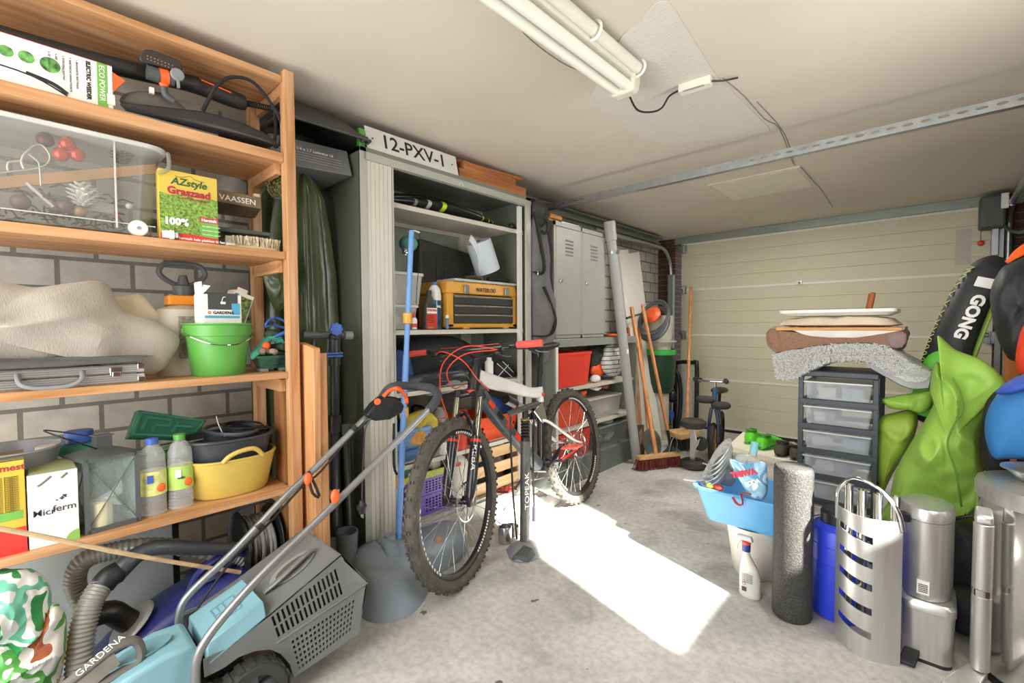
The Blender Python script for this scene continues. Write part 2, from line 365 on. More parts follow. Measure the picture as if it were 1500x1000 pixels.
# slotted cross rail under the ceiling
cr = thing('cross_rail', 'slotted zinc cross rail hanging across below the ceiling', 'ceiling rail', (-1, 2.6, 1.99))
ry, rz = 2.60, 1.995
hol = []
x = -2.25
while x < .45:
    if x < -1.75 or x > -.75: hol.append([(x + .012 * math.cos(a) * 1.5, ry, rz + .006 * math.sin(a)) for a in [2 * PI * k / 8 for k in range(8)]])
    x += .055
MB().plate([(LX + .1, ry, rz - .02), (.45, ry, rz - .02), (.45, ry, rz + .02), (LX + .1, ry, rz + .02)], (0, .003, 0), hol).build('slotted_face', M_zinc, cr)
b = MB(); b.b2((LX + .1, ry + .001, rz - .022), (.45, ry + .035, rz - .019)); b.build('lower_flange', M_zinc, cr)
for x in (LX + .14, .42):
    MB().b2((x - .02, ry - .012, rz - .03), (x + .05, ry - .001, CZ)).build('end_bracket', M_zinc, cr, bev=.003)
# ceiling patch of bare plaster, cracks (skim coats with an edge of their own)
pk = [(905, 62), (940, 25), (965, 2), (985, 8), (1005, 40), (1050, 110), (1075, 135), (1105, 165), (1128, 190), (1100, 196), (1010, 207), (960, 207), (920, 190), (880, 160), (862, 148), (885, 118), (935, 122), (915, 90)]
P = [pt(a, c, Z=CZ) for a, c in pk]
b = MB(); b.prism([V((p.x, p.y, CZ - .0035)) for p in catmull(P, 4, True)], (0, 0, .003)); o = b.build('trim_2', M_bare); o['kind'] = 'structure'
ck = MB()
for L_ in ([(720, 4), (745, 25), (770, 52), (800, 75), (830, 95), (865, 112), (905, 138)], [(1060, 115), (1090, 140), (1120, 175), (1140, 190), (1160, 240)], [(1110, 150), (1150, 195), (1165, 242)], [(1198, 272), (1220, 305)]):
    q = [pt(a + rnd.uniform(-2, 2), c + rnd.uniform(-1.5, 1.5), Z=CZ - .003) for a, c in L_]
    ck.tube(q, .0012, 5, 3)
ck.build('trim_3', pm('dark crack', '#6a6459', .9))['kind'] = 'structure'
b = MB()
for (a0, b0, a1, b1) in ((797, 60, 831, 85), (848, 99, 882, 120)): b.bar(pt(a0, b0, Z=CZ - .003), pt(a1, b1, Z=CZ - .003), .012, .004, up=(0, 0, 1))
b.build('trim_4', pm('old mounting slot', '#4a4132', .9))['kind'] = 'structure'
# flat ceiling panel
tp = thing('ceiling_panel', 'flat white ceiling panel with slim frame near the garage door', 'panel', (-.92, 3.6, CZ))
MB().b2((-1.2, 3.33, CZ - .012), (-.64, 3.87, CZ - .001)).build('frame', pm('panel frame', '#c5bfae', .5), tp)
MB().b2((-1.18, 3.35, CZ - .014), (-.66, 3.85, CZ - .004)).build('diffuser', pm('panel face', '#d8d3c4', .5, var=.02), tp)
# fluorescent fixture
fa, fb = V((-.93, 1.82, CZ)), V((-.93, .55, CZ))
lf = thing('fluorescent_light', 'long white double tube ceiling light with a black cable from its end', 'ceiling light', fa)
M_tube = pm('unlit tube', '#eef0e4', .2, var=.02, coat=.5); M_fix = pm('fixture enamel', '#dfdfd0', .35, var=.05)
b = MB(); b.b2((-.94, .55, CZ - .06), (-.845, 1.63, CZ - .001)); b.build('housing', M_fix, lf, bev=.006)
for x in (-.92, -.872): MB().cyl((x, .56, CZ - .085), (x, 1.58, CZ - .085), .02, seg=16).build('tube', M_tube, lf)
MB().prism([(-.94, 1.58, CZ - .11), (-.845, 1.58, CZ - .11), (-.838, 1.58, CZ - .06), (-.845, 1.58, CZ - .005), (-.94, 1.58, CZ - .005), (-.948, 1.58, CZ - .06)], (0, .055, 0)).build('end_cap', pm('cream end cap', '#d8d6c4', .3), lf, bev=.012, seg=3)
MB().cyl((-.835, .55, CZ - .03), (-.835, 1.6, CZ - .03), 0.02, seg=16).build('reflector_rail', M_fix, lf)
for y in (.75, 1.0, 1.3, 1.6): MB().ring((-.835, y, CZ - .03), (0, 1, 0), .03, .005, 16, 6).build('clip', M_white, lf)
tag(MB().tube([(-.89, 1.63, CZ - .09), (-.9, 1.72, CZ - .12), (-.89, 1.82, CZ - .1), (-.88, 1.9, CZ - .06), (-.84, 1.885, CZ - .03), (-.8, 1.885, CZ - .02)], .004, 8, 6).build('ceiling_cable', M_black, loc=(-.9, 1.86, CZ)), 'thin black cable looping from ceiling light to junction box', 'cable')
jb = thing('junction_box', 'small white electrical driver box on the bare plaster patch of the ceiling', 'junction box', (-.74, 1.9, CZ))
MB().box((-.735, 1.895, CZ - .018), (.125, .042, .034), rz=.1).build('housing', M_fix, jb, bev=.003)
MB().box((-.735, 1.877, CZ - .0355), (.08, .012, .002), rz=.1).build('rating_label', pm('grey print label', '#9aa39c', .6), jb)
MB().tube([(-.675, 1.9, CZ - .02), (-.64, 1.93, CZ - .02), (-.6, 1.98, CZ - .004)], .0035, 6, 4).build('cable', M_black, jb)
light('far_end_fill', 'AREA', 22, (-.92, 3.6, CZ - .02), aim=(-.92, 3.6, 0), size=(.5, .5), col=(1, .97, .92))  # added fill below the unlit panel, lifts the dark far end
# door opener on the right
op = thing('door_opener', 'dark grey garage door opener box at the top right corner of the door', 'motor', (.3, 5.05, 1.85))
MB().b2((.22, 4.93, 1.86), (.36, 5.1, 2.1)).build('motor_housing', pm('opener grey', '#4d514e', .5), op, bev=.02, seg=3)
MB().b2((.33, 4.92, 1.99), (.37, 4.97, 2.1)).build('connector', M_white, op, bev=.004)
MB().tube([(.235, 4.97, 1.9), (.232, 4.965, 1.82), (.234, 4.965, 1.77)], .0025, 6, 3).build('pull_cord', M_black, op)
MB().ell((.234, 4.965, 1.755), (.022, .022, .022)).build('pull_knob', M_red, op)
MB().b2((.29, 5.0, 1.66), (.33, 5.06, 1.86)).build('drive_bracket', M_zinc, op, bev=.004)
MB().tube([(.35, 4.98, 1.88), (.38, 4.9, 1.82), (.43, 4.7, 1.78), (.47, 4.4, 1.84), (.48, 4.2, 1.95)], .012, 8, 6).build('cable', M_dgrey, op)
# ================================================================== PINE RACK AND WHAT STANDS ON IT
ZS = [2.082, 1.798, 1.432, .980, .540]; FX, BX = -1.80, -2.13; SY0, SY1 = -.55, .70
rk = thing('shelving_rack', 'open pine shelving rack against the block wall, loaded with boxes and buckets', 'shelf rack', (-1.96, .1, 0))
for i, z in enumerate(ZS):
    t = (.022, .034, .028, .024, .024)[i]
    MB().b2((BX, SY0, z - t), (FX, SY1, z)).build('shelf_board', M_pine, rk, bev=.002)
for x0, y0 in ((FX - .03, SY1), (BX - .0, SY1 - .02), (FX - .03, SY0 - .035), (BX, SY0 - .035)):
    MB().b2((x0, y0, 0), (x0 + .048, y0 + .036, 2.1)).build('post', M_pinez, rk, bev=.002)
for z in ZS[1:] + [.12]: MB().b2((BX + .03, SY1 - .02, z - .075), (FX - .03, SY1 - .001, z - .03)).build('end_rail', M_pinex, rk)
MB().b2((BX + .03, SY1 + .002, 2.02), (FX - .03, SY1 + .02, 2.08)).build('end_rail', M_pinex, rk)
MB().b2((-1.965, SY1 + .005, .0), (-1.87, SY1 + .02, .93)).build('end_panel', wood('pine panel', '#8a5a30', '#b07a48', 2), rk)
def Q(X): return lambda a, b: pt(a, b, X=X)
def carton(name, label, cat, a, b, ztop, z0, X, d, mat, group=None, top=None):
    """box with its face on plane X between pixel columns a and b"""
    y0, y1 = pt(a[0], a[1], X=X).y, pt(b[0], b[1], X=X).y
    t = thing(name, label, cat, (X - d / 2, (y0 + y1) / 2, z0), group=group)
    MB().b2((X - d, y0, z0), (X, y1, ztop)).build('box_body', mat, t, bev=.0015)
    return t, y0, y1
UY, UZ = V((0, 1, 0)), V((0, 0, 1))
def tx(par, s, X, y, z, size, mat=M_print, **k): return text(par, s, (X + .0006, y, z), k.pop('u', UY), k.pop('v', UZ), size, mat, ext=.0004, **k)
# --- shelf 2
Z = ZS[1]
t, y0, y1 = carton('weeder_box', 'long white cardboard box of an electric weeder on the upper shelf', 'box', (-60, 50), (165, 120), Z + .135, Z, -1.83, .12, M_paper)
X = -1.83
MB().b2((X, y1 - .035, Z + .01), (X + .0008, y1 - .012, Z + .134)).build('green_band', pm('box green', '#6fae4a', .6), t)
MB().prism([(X - .01, y1, Z + .12), (X - .01, y1 + .03, Z + .105), (X - .01, y1, Z + .06)], (.008, 0, 0)).build('orange_tab', M_orange, t)
MB().b2((X - .12, y0, Z + .1352), (X, y1, Z + .1358)).build('red_lid_print', M_red, t)
tx(t, 'ECO POWER', X + .001, y1 - .03, Z + .128, .018, M_wprint, u=(0, 0, -1), v=(0, 1, 0))
tx(t, 'ELECTRIC WEEDER', X, y1 - .058, Z + .128, .0128, u=(0, 0, -1), v=(0, 1, 0), bold=.0006)
for k, s in enumerate(('1. BRANDNETEL ELECTRIQUE', '2. ELEKTRISCHE UNKRAUTBURSTE', '3. ROMOVING ELECTRIC', '4. DESHERBEUR', '5. ONKRUIDBORSTEL')):
    tx(t, s, X, y1 - .08 - k * .014, Z + .122, .0062, u=(0, 0, -1), v=(0, 1, 0))
for cx, r in ((38, .017), (88, .022), (8, .016)):
    p = pt(cx if cx != 88 else 73, 63 if cx != 88 else 78, X=X); p.z = Z + .088 if cx != 88 else Z + .085
    b = MB(); b.cyl((X, p.y, p.z), (X + .0009, p.y, p.z), r, seg=24); b.build('round_print', pm('leaf print', '#5f9a4c', .6, var=.9, vs=60), t)
    MB().ring((X + .001, p.y, p.z), (1, 0, 0), r, .0012, 24, 5).build('print_ring', M_wprint, t)
MB().tube([(X, y0 + .05, Z + .085), (X, y1 - .28, Z + .055), (X, y1 - .17, Z + .042), (X, y1 - .1, Z + .012)], .0022, 6, 4).build('tool_print', M_print, t)
MB().tube([(X, y1 - .18, Z + .046), (X, y1 - .13, Z + .036), (X, y1 - .1, Z + .018)], .005, 6, 4).build('tool_print', M_print, t)
MB().b2((X, y1 - .014, Z + .02), (X + .002, y1 + .004, Z + .05)).build('tape_tab', M_white, t)
q = Q(-1.9)
t = thing('power_tool', 'black and orange electric garden tool with perforated motor cap lying on the upper shelf', 'garden tool', q(250, 200).xyz * 1)
b = MB(); b.tube([q(-40, 40), q(120, 85), q(225, 110), q(290, 125)], .027, 14, 3); b.build('shaft', M_black, t)
b = MB(); b.tube([q(270, 122), q(300, 130), q(330, 141), q(352, 149), q(362, 151)], lambda s: .022 + .008 * math.sin(s * PI) - (.012 if s > .93 else 0), 14, 4); b.build('grip', pm('soft grip', '#262322', .6, bump=.2), t, ang=60)
b = MB(); b.bar(q(292, 121) + V((.025, 0, 0)), q(335, 140) + V((.028, 0, 0)), .006, .004); b.build('orange_line', M_orange, t)
b = MB()
for k in range(14): b.ring(q(360, 151).lerp(q(402, 160), k / 14), q(402, 160) - q(360, 151), .009, .0028, 12, 5)
b.build('strain_relief', M_blackm, t)
q = Q(-1.84)
b = MB(); a, c = q(203, 82), q(258, 96); d = (c - a).normalized(); up = V((0, 0, 1)) - d * d.z; up.normalize(); n = d.cross(up)
M_cap = pm('brown black cap', '#35302c', .45)
MB().prism(catmull([pt(*p, X=-1.85) for p in ((201, 88), (206, 79), (220, 77), (258, 92), (264, 100), (262, 110), (250, 107), (228, 100), (206, 95))], 2, True), (.03, 0, -.002)).build('motor_cap', M_cap, t, bev=.005, seg=3)
b = MB()
for i in range(8):
    for j in (0, 1): p = pt(216 + i * 5.2, 82 + i * 2 + j * 4.5, X=-1.8195); b.cyl(p, p + V((.0012, 0, 0)), .0016, seg=6)
b.build('vent_hole', pm('vent dot', '#b98a6a', .6), t)
MB().box(q(252, 96) + V((.012, 0, .003)), (.006, .016, .01)).build('release_button', M_red, t)
b = MB(); b.cyl(q(215, 105), q(233, 111), .022, seg=20); b.cyl(q(246, 114), q(254, 116), .022, seg=20); b.build('collar', M_dgrey, t)
MB().cyl(q(233, 111), q(246, 114), .0235, seg=20).build('orange_ring', M_orange, t)
MB().cyl(q(257, 114) + V((.02, 0, 0)), q(257, 114) + V((.032, 0, 0)), .019, seg=20).build('turning_knob', M_grey, t, bev=.002)
MB().bar(q(257, 116) + V((.026, 0, 0)), q(259, 133) + V((.026, 0, 0)), .012, .006).build('lever', M_grey, t)
MB().ell(q(240, 124), (.01, .013, .01)).build('lower_joint', M_orange, t)
MB().tube([q(240, 128), q(243, 140), q(255, 148)], .01, 10, 3).build('lower_tube', M_dgrey, t)
tag(MB().tube([pt(297, 163, X=-1.86), pt(306, 145, X=-1.84), pt(318, 125, X=-1.82), pt(340, 113, X=-1.815), pt(370, 120, X=-1.815), pt(396, 150, X=-1.82), pt(412, 182, X=-1.83), pt(410, 208, X=-1.84), pt(402, 214, X=-1.85), pt(404, 190, X=-1.86), pt(402, 162, X=-1.88)], .006, 8, 5).build('looped_cord', M_blackm, loc=(-1.86, .66, Z)), 'thick black power cord looping over the upper shelf beside the post', 'cord')
t = thing('trimmer_guard', 'grey and black plastic grass trimmer guard lying flat on the upper shelf', 'tool guard', (-1.92, .3, Z))
MB().puff([pt(*p, X=-1.84) for p in ((176, 152), (200, 152), (250, 158), (300, 164), (350, 178), (392, 198), (407, 213), (380, 208), (320, 194), (250, 178), (195, 165))], (1, 0, .25), .012, .08, wr=.001, k=4).build('guard_disc', pm('guard black', '#2b2b2c', .35), t)
MB().puff([pt(*p, X=-1.87) for p in ((176, 150), (184, 137), (210, 133), (240, 137), (262, 150), (276, 168), (240, 166), (205, 160))], (1, 0, 0), .012, .05, wr=.001, k=5).build('grey_hood', pm('hood grey', '#5d5853', .5), t)
MB().box(pt(222, 133, X=-1.85), (.012, .012, .018)).build('white_tab', M_white, t)
MB().tube([(-1.84, .2, Z + .012), (-1.835, .36, Z + .012), (-1.85, .5, Z + .02)], .004, 6, 4, flat=1).build('blade', M_zinc, t)
MB().ring((-1.98, .5, Z + .012), (0, 0, 1), .055, .011, 24, 8).build('white_spool', M_white, t)
# --- shelf 3: clear box of Christmas things
Z = ZS[2]; X = -1.82
yb = pt(228, 330, X=X).y; yt = pt(240, 210, X=X).y; y0 = -.5; ht = .275
t = thing('storage_box', 'large clear plastic wheeled box filled with christmas decorations', 'storage box', (-1.95, -.1, Z))
M_frost = clear('frosted plastic', '#9b9d95', .34, .25)
def rrect(x0, x1, y0, y1, r, z, n=5):
    P = []
    for cx, cy, a in ((x1 - r, y0 + r, -90), (x1 - r, y1 - r, 0), (x0 + r, y1 - r, 90), (x0 + r, y0 + r, 180)):
        for k in range(n + 1): w = R(a + 90 * k / n); P.append(V((cx + r * math.cos(w), cy + r * math.sin(w), z)))
    return P
MB().loft([rrect(-2.08, X - .012, y0, yb, .05, Z + .012), rrect(-2.09, X, y0, yb + .012, .05, Z + ht * .85), rrect(-2.1, X + .006, y0, yt, .05, Z + ht)], caps=False).build('box_wall', M_frost, t, ang=60)
MB().loft([rrect(-2.08, X - .012, y0, yb, .05, Z + .008), rrect(-2.08, X - .012, y0, yb, .05, Z + .014)]).build('box_floor', M_frost, t)
MB().loft([rrect(-2.105, X + .014, y0, yt + .01, .05, Z + ht), rrect(-2.105, X + .014, y0, yt + .01, .05, Z + ht + .012), rrect(-2.09, X - .005, y0 + .01, yt - .01, .05, Z + ht + .02)]).build('lid', pm('lid plastic', '#d2d4d0', .35, alpha=.85), t)
b = MB(); yy = pt(170, 300, X=X).y
b.b2((X - .002, yy - .002, Z + .02), (X + .006, yy + .002, Z + ht)); b.b2((X - .006, y0, Z + .035), (X - .001, yb, Z + .038)); b.build('moulded_rib', pm('rib', '#cfd2ce', .4, alpha=.7), t)
MB().tube([(X + .006, yt - .02, Z + ht - .07), (X + .012, yt + .008, Z + ht - .05), (X + .008, yt + .008, Z + ht)], .006, 6, 3).build('lid_latch', M_frost, t)
p = pt(203, 326, X=X + .005)
w_ = MB().cyl((X - .02, p.y, Z + .026), (X + .006, p.y, Z + .026), .024, seg=28).build('wheel', M_white, t, bev=.003); MB().cyl((X + .006, p.y, Z + .026), (X + .009, p.y, Z + .026), .005).build('wheel_hub', M_grey, w_)
for i, (a, c) in enumerate(((98, 211), (89, 226), (113, 227))):
    p = pt(a, c, X=-1.87); m = MB(); m.ell(p, (.019, .019, .019)); m.cyl(p + V((0, 0, .017)), p + V((0, 0, .024)), .005, seg=8)
    tag(m.build('christmas_bauble', pm('red bauble', '#d0301e', .15, .3, coat=.6), loc=p), ('red glass bauble at the top of three in the clear box', 'red glass bauble at lower left of three in the clear box', 'red glass bauble at lower right of three in the clear box')[i], 'bauble', 'red baubles in the storage box')
for (a, c, r, col, nm) in ((66, 205, .02, '#5a2426', 'dark wine red glitter ball in the clear box'), (30, 296, .022, '#6b4540', 'brown shiny ball low in the clear box'), (95, 302, .02, '#6a4a66', 'purple glitter ball in the clear box'), (118, 310, .016, '#b08a60', 'tan wooden ball beside the pine cone'), (189, 302, .009, '#eeeeea', 'tiny white bauble at the box corner'), (172, 317, .008, '#e03a4a', 'tiny red bauble near the box wheel')):
    p = pt(a, c, X=-1.88); p.z = max(p.z, Z + .016 + r)
    tag(MB().ell(p, (r, r, r)).build('christmas_ball', pm('ball ' + col, col, .35, .1), loc=p), nm, 'bauble')
def cone(name, label, c, s, mat):
    m = MB(); c = V(c)
    for k in range(60):
        a = k * 2.4; t_ = k / 60; z = s * (t_ - .5) * 1.2; r = s * .62 * math.sin(PI * (.12 + .8 * t_))
        d = V((math.cos(a), math.sin(a), .35)); p = c + V((0, 0, z)) + V((math.cos(a), math.sin(a), 0)) * r * .55
        m.ell(p + d * r * .3, (s * .11, s * .11, s * .04), 6, 4, rot=d.to_track_quat('X', 'Z').to_matrix() @ Matrix.Diagonal((2, 1, 1)))
    m.ell(c, (s * .3, s * .3, s * .55), 8, 6)
    return tag(m.build(name, mat, loc=c), label, 'pine cone')
cone('pine_cone', 'white painted pine cone lying in the clear box', pt(122, 285, X=-1.86), .055, pm('white cone', '#dcdcd4', .7, var=.2, vs=80))
cone('pine_cone', 'dark brown pine cone standing behind the box rib', pt(178, 228, X=-1.92), .045, pm('brown cone', '#5e4a3a', .8, var=.2))
b = MB(); cc = Q(-1.87)
b.tube([cc(42, 220), cc(48, 214), cc(60, 212), cc(70, 222), cc(73, 232), cc(66, 242), cc(45, 248), cc(10, 252), cc(-20, 258)], .0022, 6, 4); b.tube([cc(42, 226), cc(55, 236), cc(58, 246), cc(60, 272)], .002, 6, 4)
for a in ([(36, 225), (31, 236), (35, 247)], [(31, 236), (12, 238), (12, 250)], [(36, 225), (42, 220)]): b.tube([cc(*x) for x in a], .0032, 6, 2)
tag(b.build('wire_star', pm('silver wire', '#c8c2b0', .4, .4), loc=cc(45, 235)), 'thin silver wire star ornament in the clear box', 'ornament')
tag(MB().bar(cc(38, 268), cc(78, 303), .012, .006).build('wooden_stick', pm('white stick', '#d6d0c2', .7), loc=cc(58, 285)), 'short whitewashed wooden stick in the clear box', 'stick')
b = MB(); rr = random.Random(3)
for k in range(160):
    p = V((-1.95 + rr.uniform(-.08, .08), rr.uniform(-.4, yb - .05), Z + .02 + abs(rr.gauss(0, .05)))); d = V((rr.uniform(-1, 1), rr.uniform(-1, 1), rr.uniform(-.6, .6))) * .05; b.tube([p, p + d * .5 + V((0, 0, .01)), p + d], .0025, 4, 1)
tag(b.build('dried_twigs', pm('dried twigs', '#4e4438', .9, var=.5, vs=30), loc=(-1.95, -.1, Z)), 'dark heap of dried twigs and garland inside the clear box', 'twigs', kind='stuff')
tag(MB().hexa([cc(-40, 262), cc(228, 240), cc(228, 254), cc(-40, 280)] + [p + V((-.01, 0, 0)) for p in (cc(-40, 262), cc(228, 240), cc(228, 254), cc(-40, 280))]).build('card_strip', pm('tan card', '#b98a62', .8), loc=cc(100, 255)), 'long tan cardboard strip inside the clear box', 'cardboard')
tag(MB().box(cc(150, 303) + V((-.02, 0, 0)), (.03, .05, .03), rz=.3).build('glass_ornament', clear('crinkled glass', '#d8dcd8', .5, .1), loc=cc(150, 303)), 'clear ribbed glass ornament beside the white cone', 'ornament')
# grass seed box
X = -1.815; y0, y1 = pt(235, 345, X=X).y, pt(320, 352, X=X).y; zt = pt(276, 254, X=X).z
t = thing('grass_seed_box', 'yellow and green grass seed box standing on the shelf edge', 'box', (X - .02, (y0 + y1) / 2, Z))
MB().b2((X - .045, y0, Z), (X, y1, zt)).build('box_body', pm('box yellow', '#cfb54a', .6, var=.05), t, bev=.001)
H = zt - Z; Wd = y1 - y0
M_grass = pm('printed grass', '#7a9c40', .6, var=.75, vs=170)
P = [(X, y0, Z + .02)] + [(X, y1, Z + .02)] + [(X, y1 - Wd * k / 12, Z + H * (.66 + .015 * math.sin(k * 1.1))) for k in range(13)]
MB().prism(P, (.0006, 0, 0)).build('grass_print', M_grass, t)
MB().prism([(X, y0, Z), (X, y1, Z), (X, y1, Z + .02), (X, (y0 + y1) / 2, Z + .026), (X, y0, Z + .022)], (.0009, 0, 0)).build('red_band', pm('band red', '#cf3a30', .6), t)
MB().b2((X, y1 - Wd * .32, Z + .022), (X + .0008, y1, Z + H * .32)).build('green_panel', pm('panel green', '#6cab45', .6), t)
MB().b2((X, y1 - Wd * .33, Z + H * .31), (X + .001, y1, Z + H * .39)).build('red_tab', pm('tab red', '#b93a48', .6), t)
MB().tube([(X + .0006, y0 + Wd * .26, Z + H * .94), (X + .0006, y0 + Wd * .3, Z + H * .92), (X + .0006, y0 + Wd * .42, Z + H * .93), (X + .0006, y0 + Wd * .52, Z + H * .965), (X + .0006, y0 + Wd * .6, Z + H * .92), (X + .0006, y0 + Wd * .78, Z + H * .91)], .0006, 5, 2).build('skyline_print', pm('dark green print', '#2f5a2c', .6), t)
c = (y0 + y1) / 2
tx(t, 'AZstyle', X, c, Z + H * .81, .031, pm('dark green print', '#2f6a2c', .6), align='CENTER', bold=.0008, shear=.2)
tx(t, 'Graszaad', X + .0005, c, Z + H * .67, .032, pm('wine print', '#a8283c', .6), align='CENTER', bold=.0012)
tx(t, 'voor kale plekken', X + .0005, c + .01, Z + H * .61, .012, pm('wine print', '#a8283c', .6), align='CENTER')
tx(t, '100%', X + .0005, y0 + .01, Z + H * .23, .03, M_wprint, bold=.0015)
tx(t, 'Herstelt', X + .0008, y1 - Wd * .3, Z + H * .33, .013, M_wprint, bold=.0005)
for k in range(3): tx(t, 'kale plekken in gazon', X + .0006, y1 - Wd * .29, Z + H * (.25 - .06 * k), .006, M_wprint)
tx(t, 'herstelt kale plekken in het gazon', X + .0008, y0 + Wd * .3, Z + .006, .012, M_wprint, bold=.0003)
p = V((-1.797, pt(250, 343, X=-1.8).y, Z + .0))
b = MB(); b.lathe([(.001, 0), (.012, 0), (.013, .018), (.015, .02), (.015, .03), (.009, .031), (.009, .04), (.001, .04)], p + V((-.012, -.02, .0155)), axis=(.1, 1, 0), seg=20)
tag(b.build('bottle_cap', M_white, loc=p), 'small white plastic cap in front of the grass seed box', 'cap')
# cardboard box, trays, brushes
t = thing('cardboard_box', 'worn brown cardboard box with white capital letters behind the grass seed box', 'box', (-1.99, .5, Z + .085))
M_card = pm('printed brown card', '#7d6c4e', .8, var=.3, vs=12)
XB = -1.9; c0, c1 = pt(300, 266, X=XB), pt(383, 289, X=XB); c2 = pt(383, 306, X=XB); zl_ = c2.z
MB().hexa([(-2.12, c0.y, zl_), (XB, c0.y, zl_), (XB, c1.y, zl_), (-2.1, c1.y + .04, zl_), (-2.12, c0.y, c1.z), (XB, c0.y, c1.z), (XB, c1.y, c1.z), (-2.1, c1.y + .04, c1.z)]).build('box_body', M_card, t, bev=.003)
p_ = pt(321, 291, X=XB); text(t, 'VAASSEN', (XB + .0008, p_.y, (zl_ + c1.z) / 2 - .012), UY, UZ, .028, M_wprint, sx=1.05)
text(t, 'aas', (XB - .04, c1.y + .0085, (zl_ + c1.z) / 2 - .008), V((-.2, .04, 0)), UZ, .02, M_wprint)
MB().box((XB - .02, c1.y - .012, c1.z + .006), (.02, .02, .014)).build('torn_corner', pm('grey card', '#c8bfa8', .9), t)
tag(MB().hexa([(-2.08, .3, Z + .06), (-1.88, .3, Z + .055), (-1.84, .66, Z + .058), (-2.06, .68, Z + .06), (-2.1, .3, Z + .09), (-1.87, .3, Z + .072), (-1.83, .66, Z + .07), (-2.06, .68, Z + .085)]).build('seed_tray', pm('dark tray', '#4c544e', .4), bev=.003, loc=(-1.95, .5, Z + .04)), 'flat dark grey tray lying under the brown cardboard box', 'tray')
pg = [(-1.85, y) for y in ()]
ya, yb_ = pt(330, 345, X=-1.86).y, pt(385, 345, X=-1.86).y
hol = [[(-1.86, ya + .02 + i * .0075, Z + .006 + j * .006), (-1.86, ya + .0235 + i * .0075, Z + .006 + j * .006), (-1.86, ya + .0235 + i * .0075, Z + .009 + j * .006), (-1.86, ya + .02 + i * .0075, Z + .009 + j * .006)] for i in range(int((yb_ - ya - .03) / .0075)) for j in range(5)]
b = MB().plate([(-1.86, ya, Z), (-1.86, yb_, Z), (-1.86, yb_, Z + .045), (-1.86, ya, Z + .045)], (-.003, 0, 0), hol); b.b2((-1.98, ya, Z), (-1.864, yb_, Z + .04))
tag(b.build('perforated_block', pm('perforated grey', '#c0bbae', .6), loc=(-1.9, .45, Z)), 'light grey perforated plastic block beside the scrubbing brush', 'block')
def brush(name, label, loc, L_, W_, rot, bc, hc, hb=.022, bl=.025, n=260):
    t = thing(name, label, 'brush', loc, rot, local=True)
    MB().loft([[V((L_ / 2 * math.cos(a), W_ / 2 * math.sin(a), z)) * 1 for a in [2 * PI * k / 24 for k in range(24)]] for z in (0, hb)]).build('back', pm('brush wood ' + hc, hc, .6), t, bev=.004)
    b = MB(); r = random.Random(5)
    for k in range(n):
        a = r.uniform(0, 2 * PI); q_ = math.sqrt(r.random()) * .93; p = V((L_ / 2 * q_ * math.cos(a), W_ / 2 * q_ * math.sin(a), hb)); d = V((r.uniform(-.3, .3), r.uniform(-.3, .3), 1)) * bl
        b.bar(p, p + d, .0022, .0022)
    o = b.build('bristles', pm('bristle ' + bc, bc, .9, var=.3, vs=80), t, flat=True); o['kind'] = 'stuff'; return t
brush('scrubbing_brush', 'oval wooden scrubbing brush with pale bristles on the shelf end', (-1.86, .615, Z), .17, .06, (0, 0, 1.5), '#ddd2b4', '#c9b48c', hb=.014, bl=.034)
brush('hanging_brush', 'round brush with mossy yellow bristles hanging by the rack post', pt(411, 262, X=-1.97), .2, .1, (0, 1.3, -.7), '#8f8a50', '#4c4a3c', hb=.015, bl=.04, n=420)
# --- shelf 4
Z = ZS[3]
X = -1.83; y0, y1 = -.5, pt(212, 545, X=X).y
t = thing('aluminium_case', 'ribbed aluminium tool case lying under the beige blanket', 'case', (-1.95, -.15, Z))
M_alu = pm('ribbed aluminium', '#cfd0cd', .35, .7, var=.08, stretch=(1, .1, 6), vs=40)
b = MB(); b.b2((-2.1, y0, Z), (X, y1, Z + .028)); b.b2((-2.1, y0, Z + .031), (X, y1, Z + .058)); b.build('case_body', M_alu, t, bev=.003)
b = MB()
for k in range(9): b.b2((X, y0, Z + .004 + k * .006), (X + .0015, y1 - .02, Z + .006 + k * .006))
b.build('rib', M_zinc, t)
for dz in (0, .042): MB().b2((X - .03, y1 - .018, Z + dz), (X + .003, y1 + .002, Z + dz + .019)).build('corner_guard', M_chrome, t, bev=.002)
yh = pt(75, 560, X=X).y
MB().tube([(X, yh - .065, Z + .045), (X + .02, yh - .06, Z + .02), (X + .025, yh - .03, Z + .006), (X + .025, yh + .03, Z + .006), (X + .02, yh + .06, Z + .02), (X, yh + .065, Z + .045)], .006, 8, 5).build('handle', M_grey, t)
yl = pt(170, 543, X=X).y
b = MB(); b.box((X + .004, yl, Z + .038), (.006, .03, .026)); b.box((X + .008, yl, Z + .03), (.006, .02, .016)); b.build('latch', M_chrome, t, bev=.002)
b = MB().puff([(-1.8, -.5, Z + .066), (-1.795, -.2, Z + .064), (-1.8, yl, Z + .066), (-1.82, y1, Z + .078), (-1.95, y1 - .02, Z + .08), (-2.0, -.5, Z + .08)], (0, 0, 1), .012, .004, wr=.004, ws=30)
tag(b.build('plastic_bag', pm('dark grey bag', '#57585a', .35), loc=(-1.9, 0, Z + .07)), 'crumpled dark plastic bag pressed between case and blanket', 'bag')
M_bl = pm('beige woven cloth', '#a39c90', .95, var=.06, bump=.22, bs=300, stretch=(.35, 1, .3), sheen=.3)
q = Q(-1.80); ol = [(-150, 400), (-60, 404), (0, 405), (50, 416), (90, 412), (162, 406), (183, 436), (198, 456), (218, 463), (242, 470), (263, 482), (281, 498), (270, 524), (254, 545), (230, 553), (212, 542), (194, 530), (120, 534), (0, 538), (-150, 540)]
b = MB().puff([q(*p) for p in ol], (1, 0, 0), .0, .0, wr=0, k=3, rings=3)
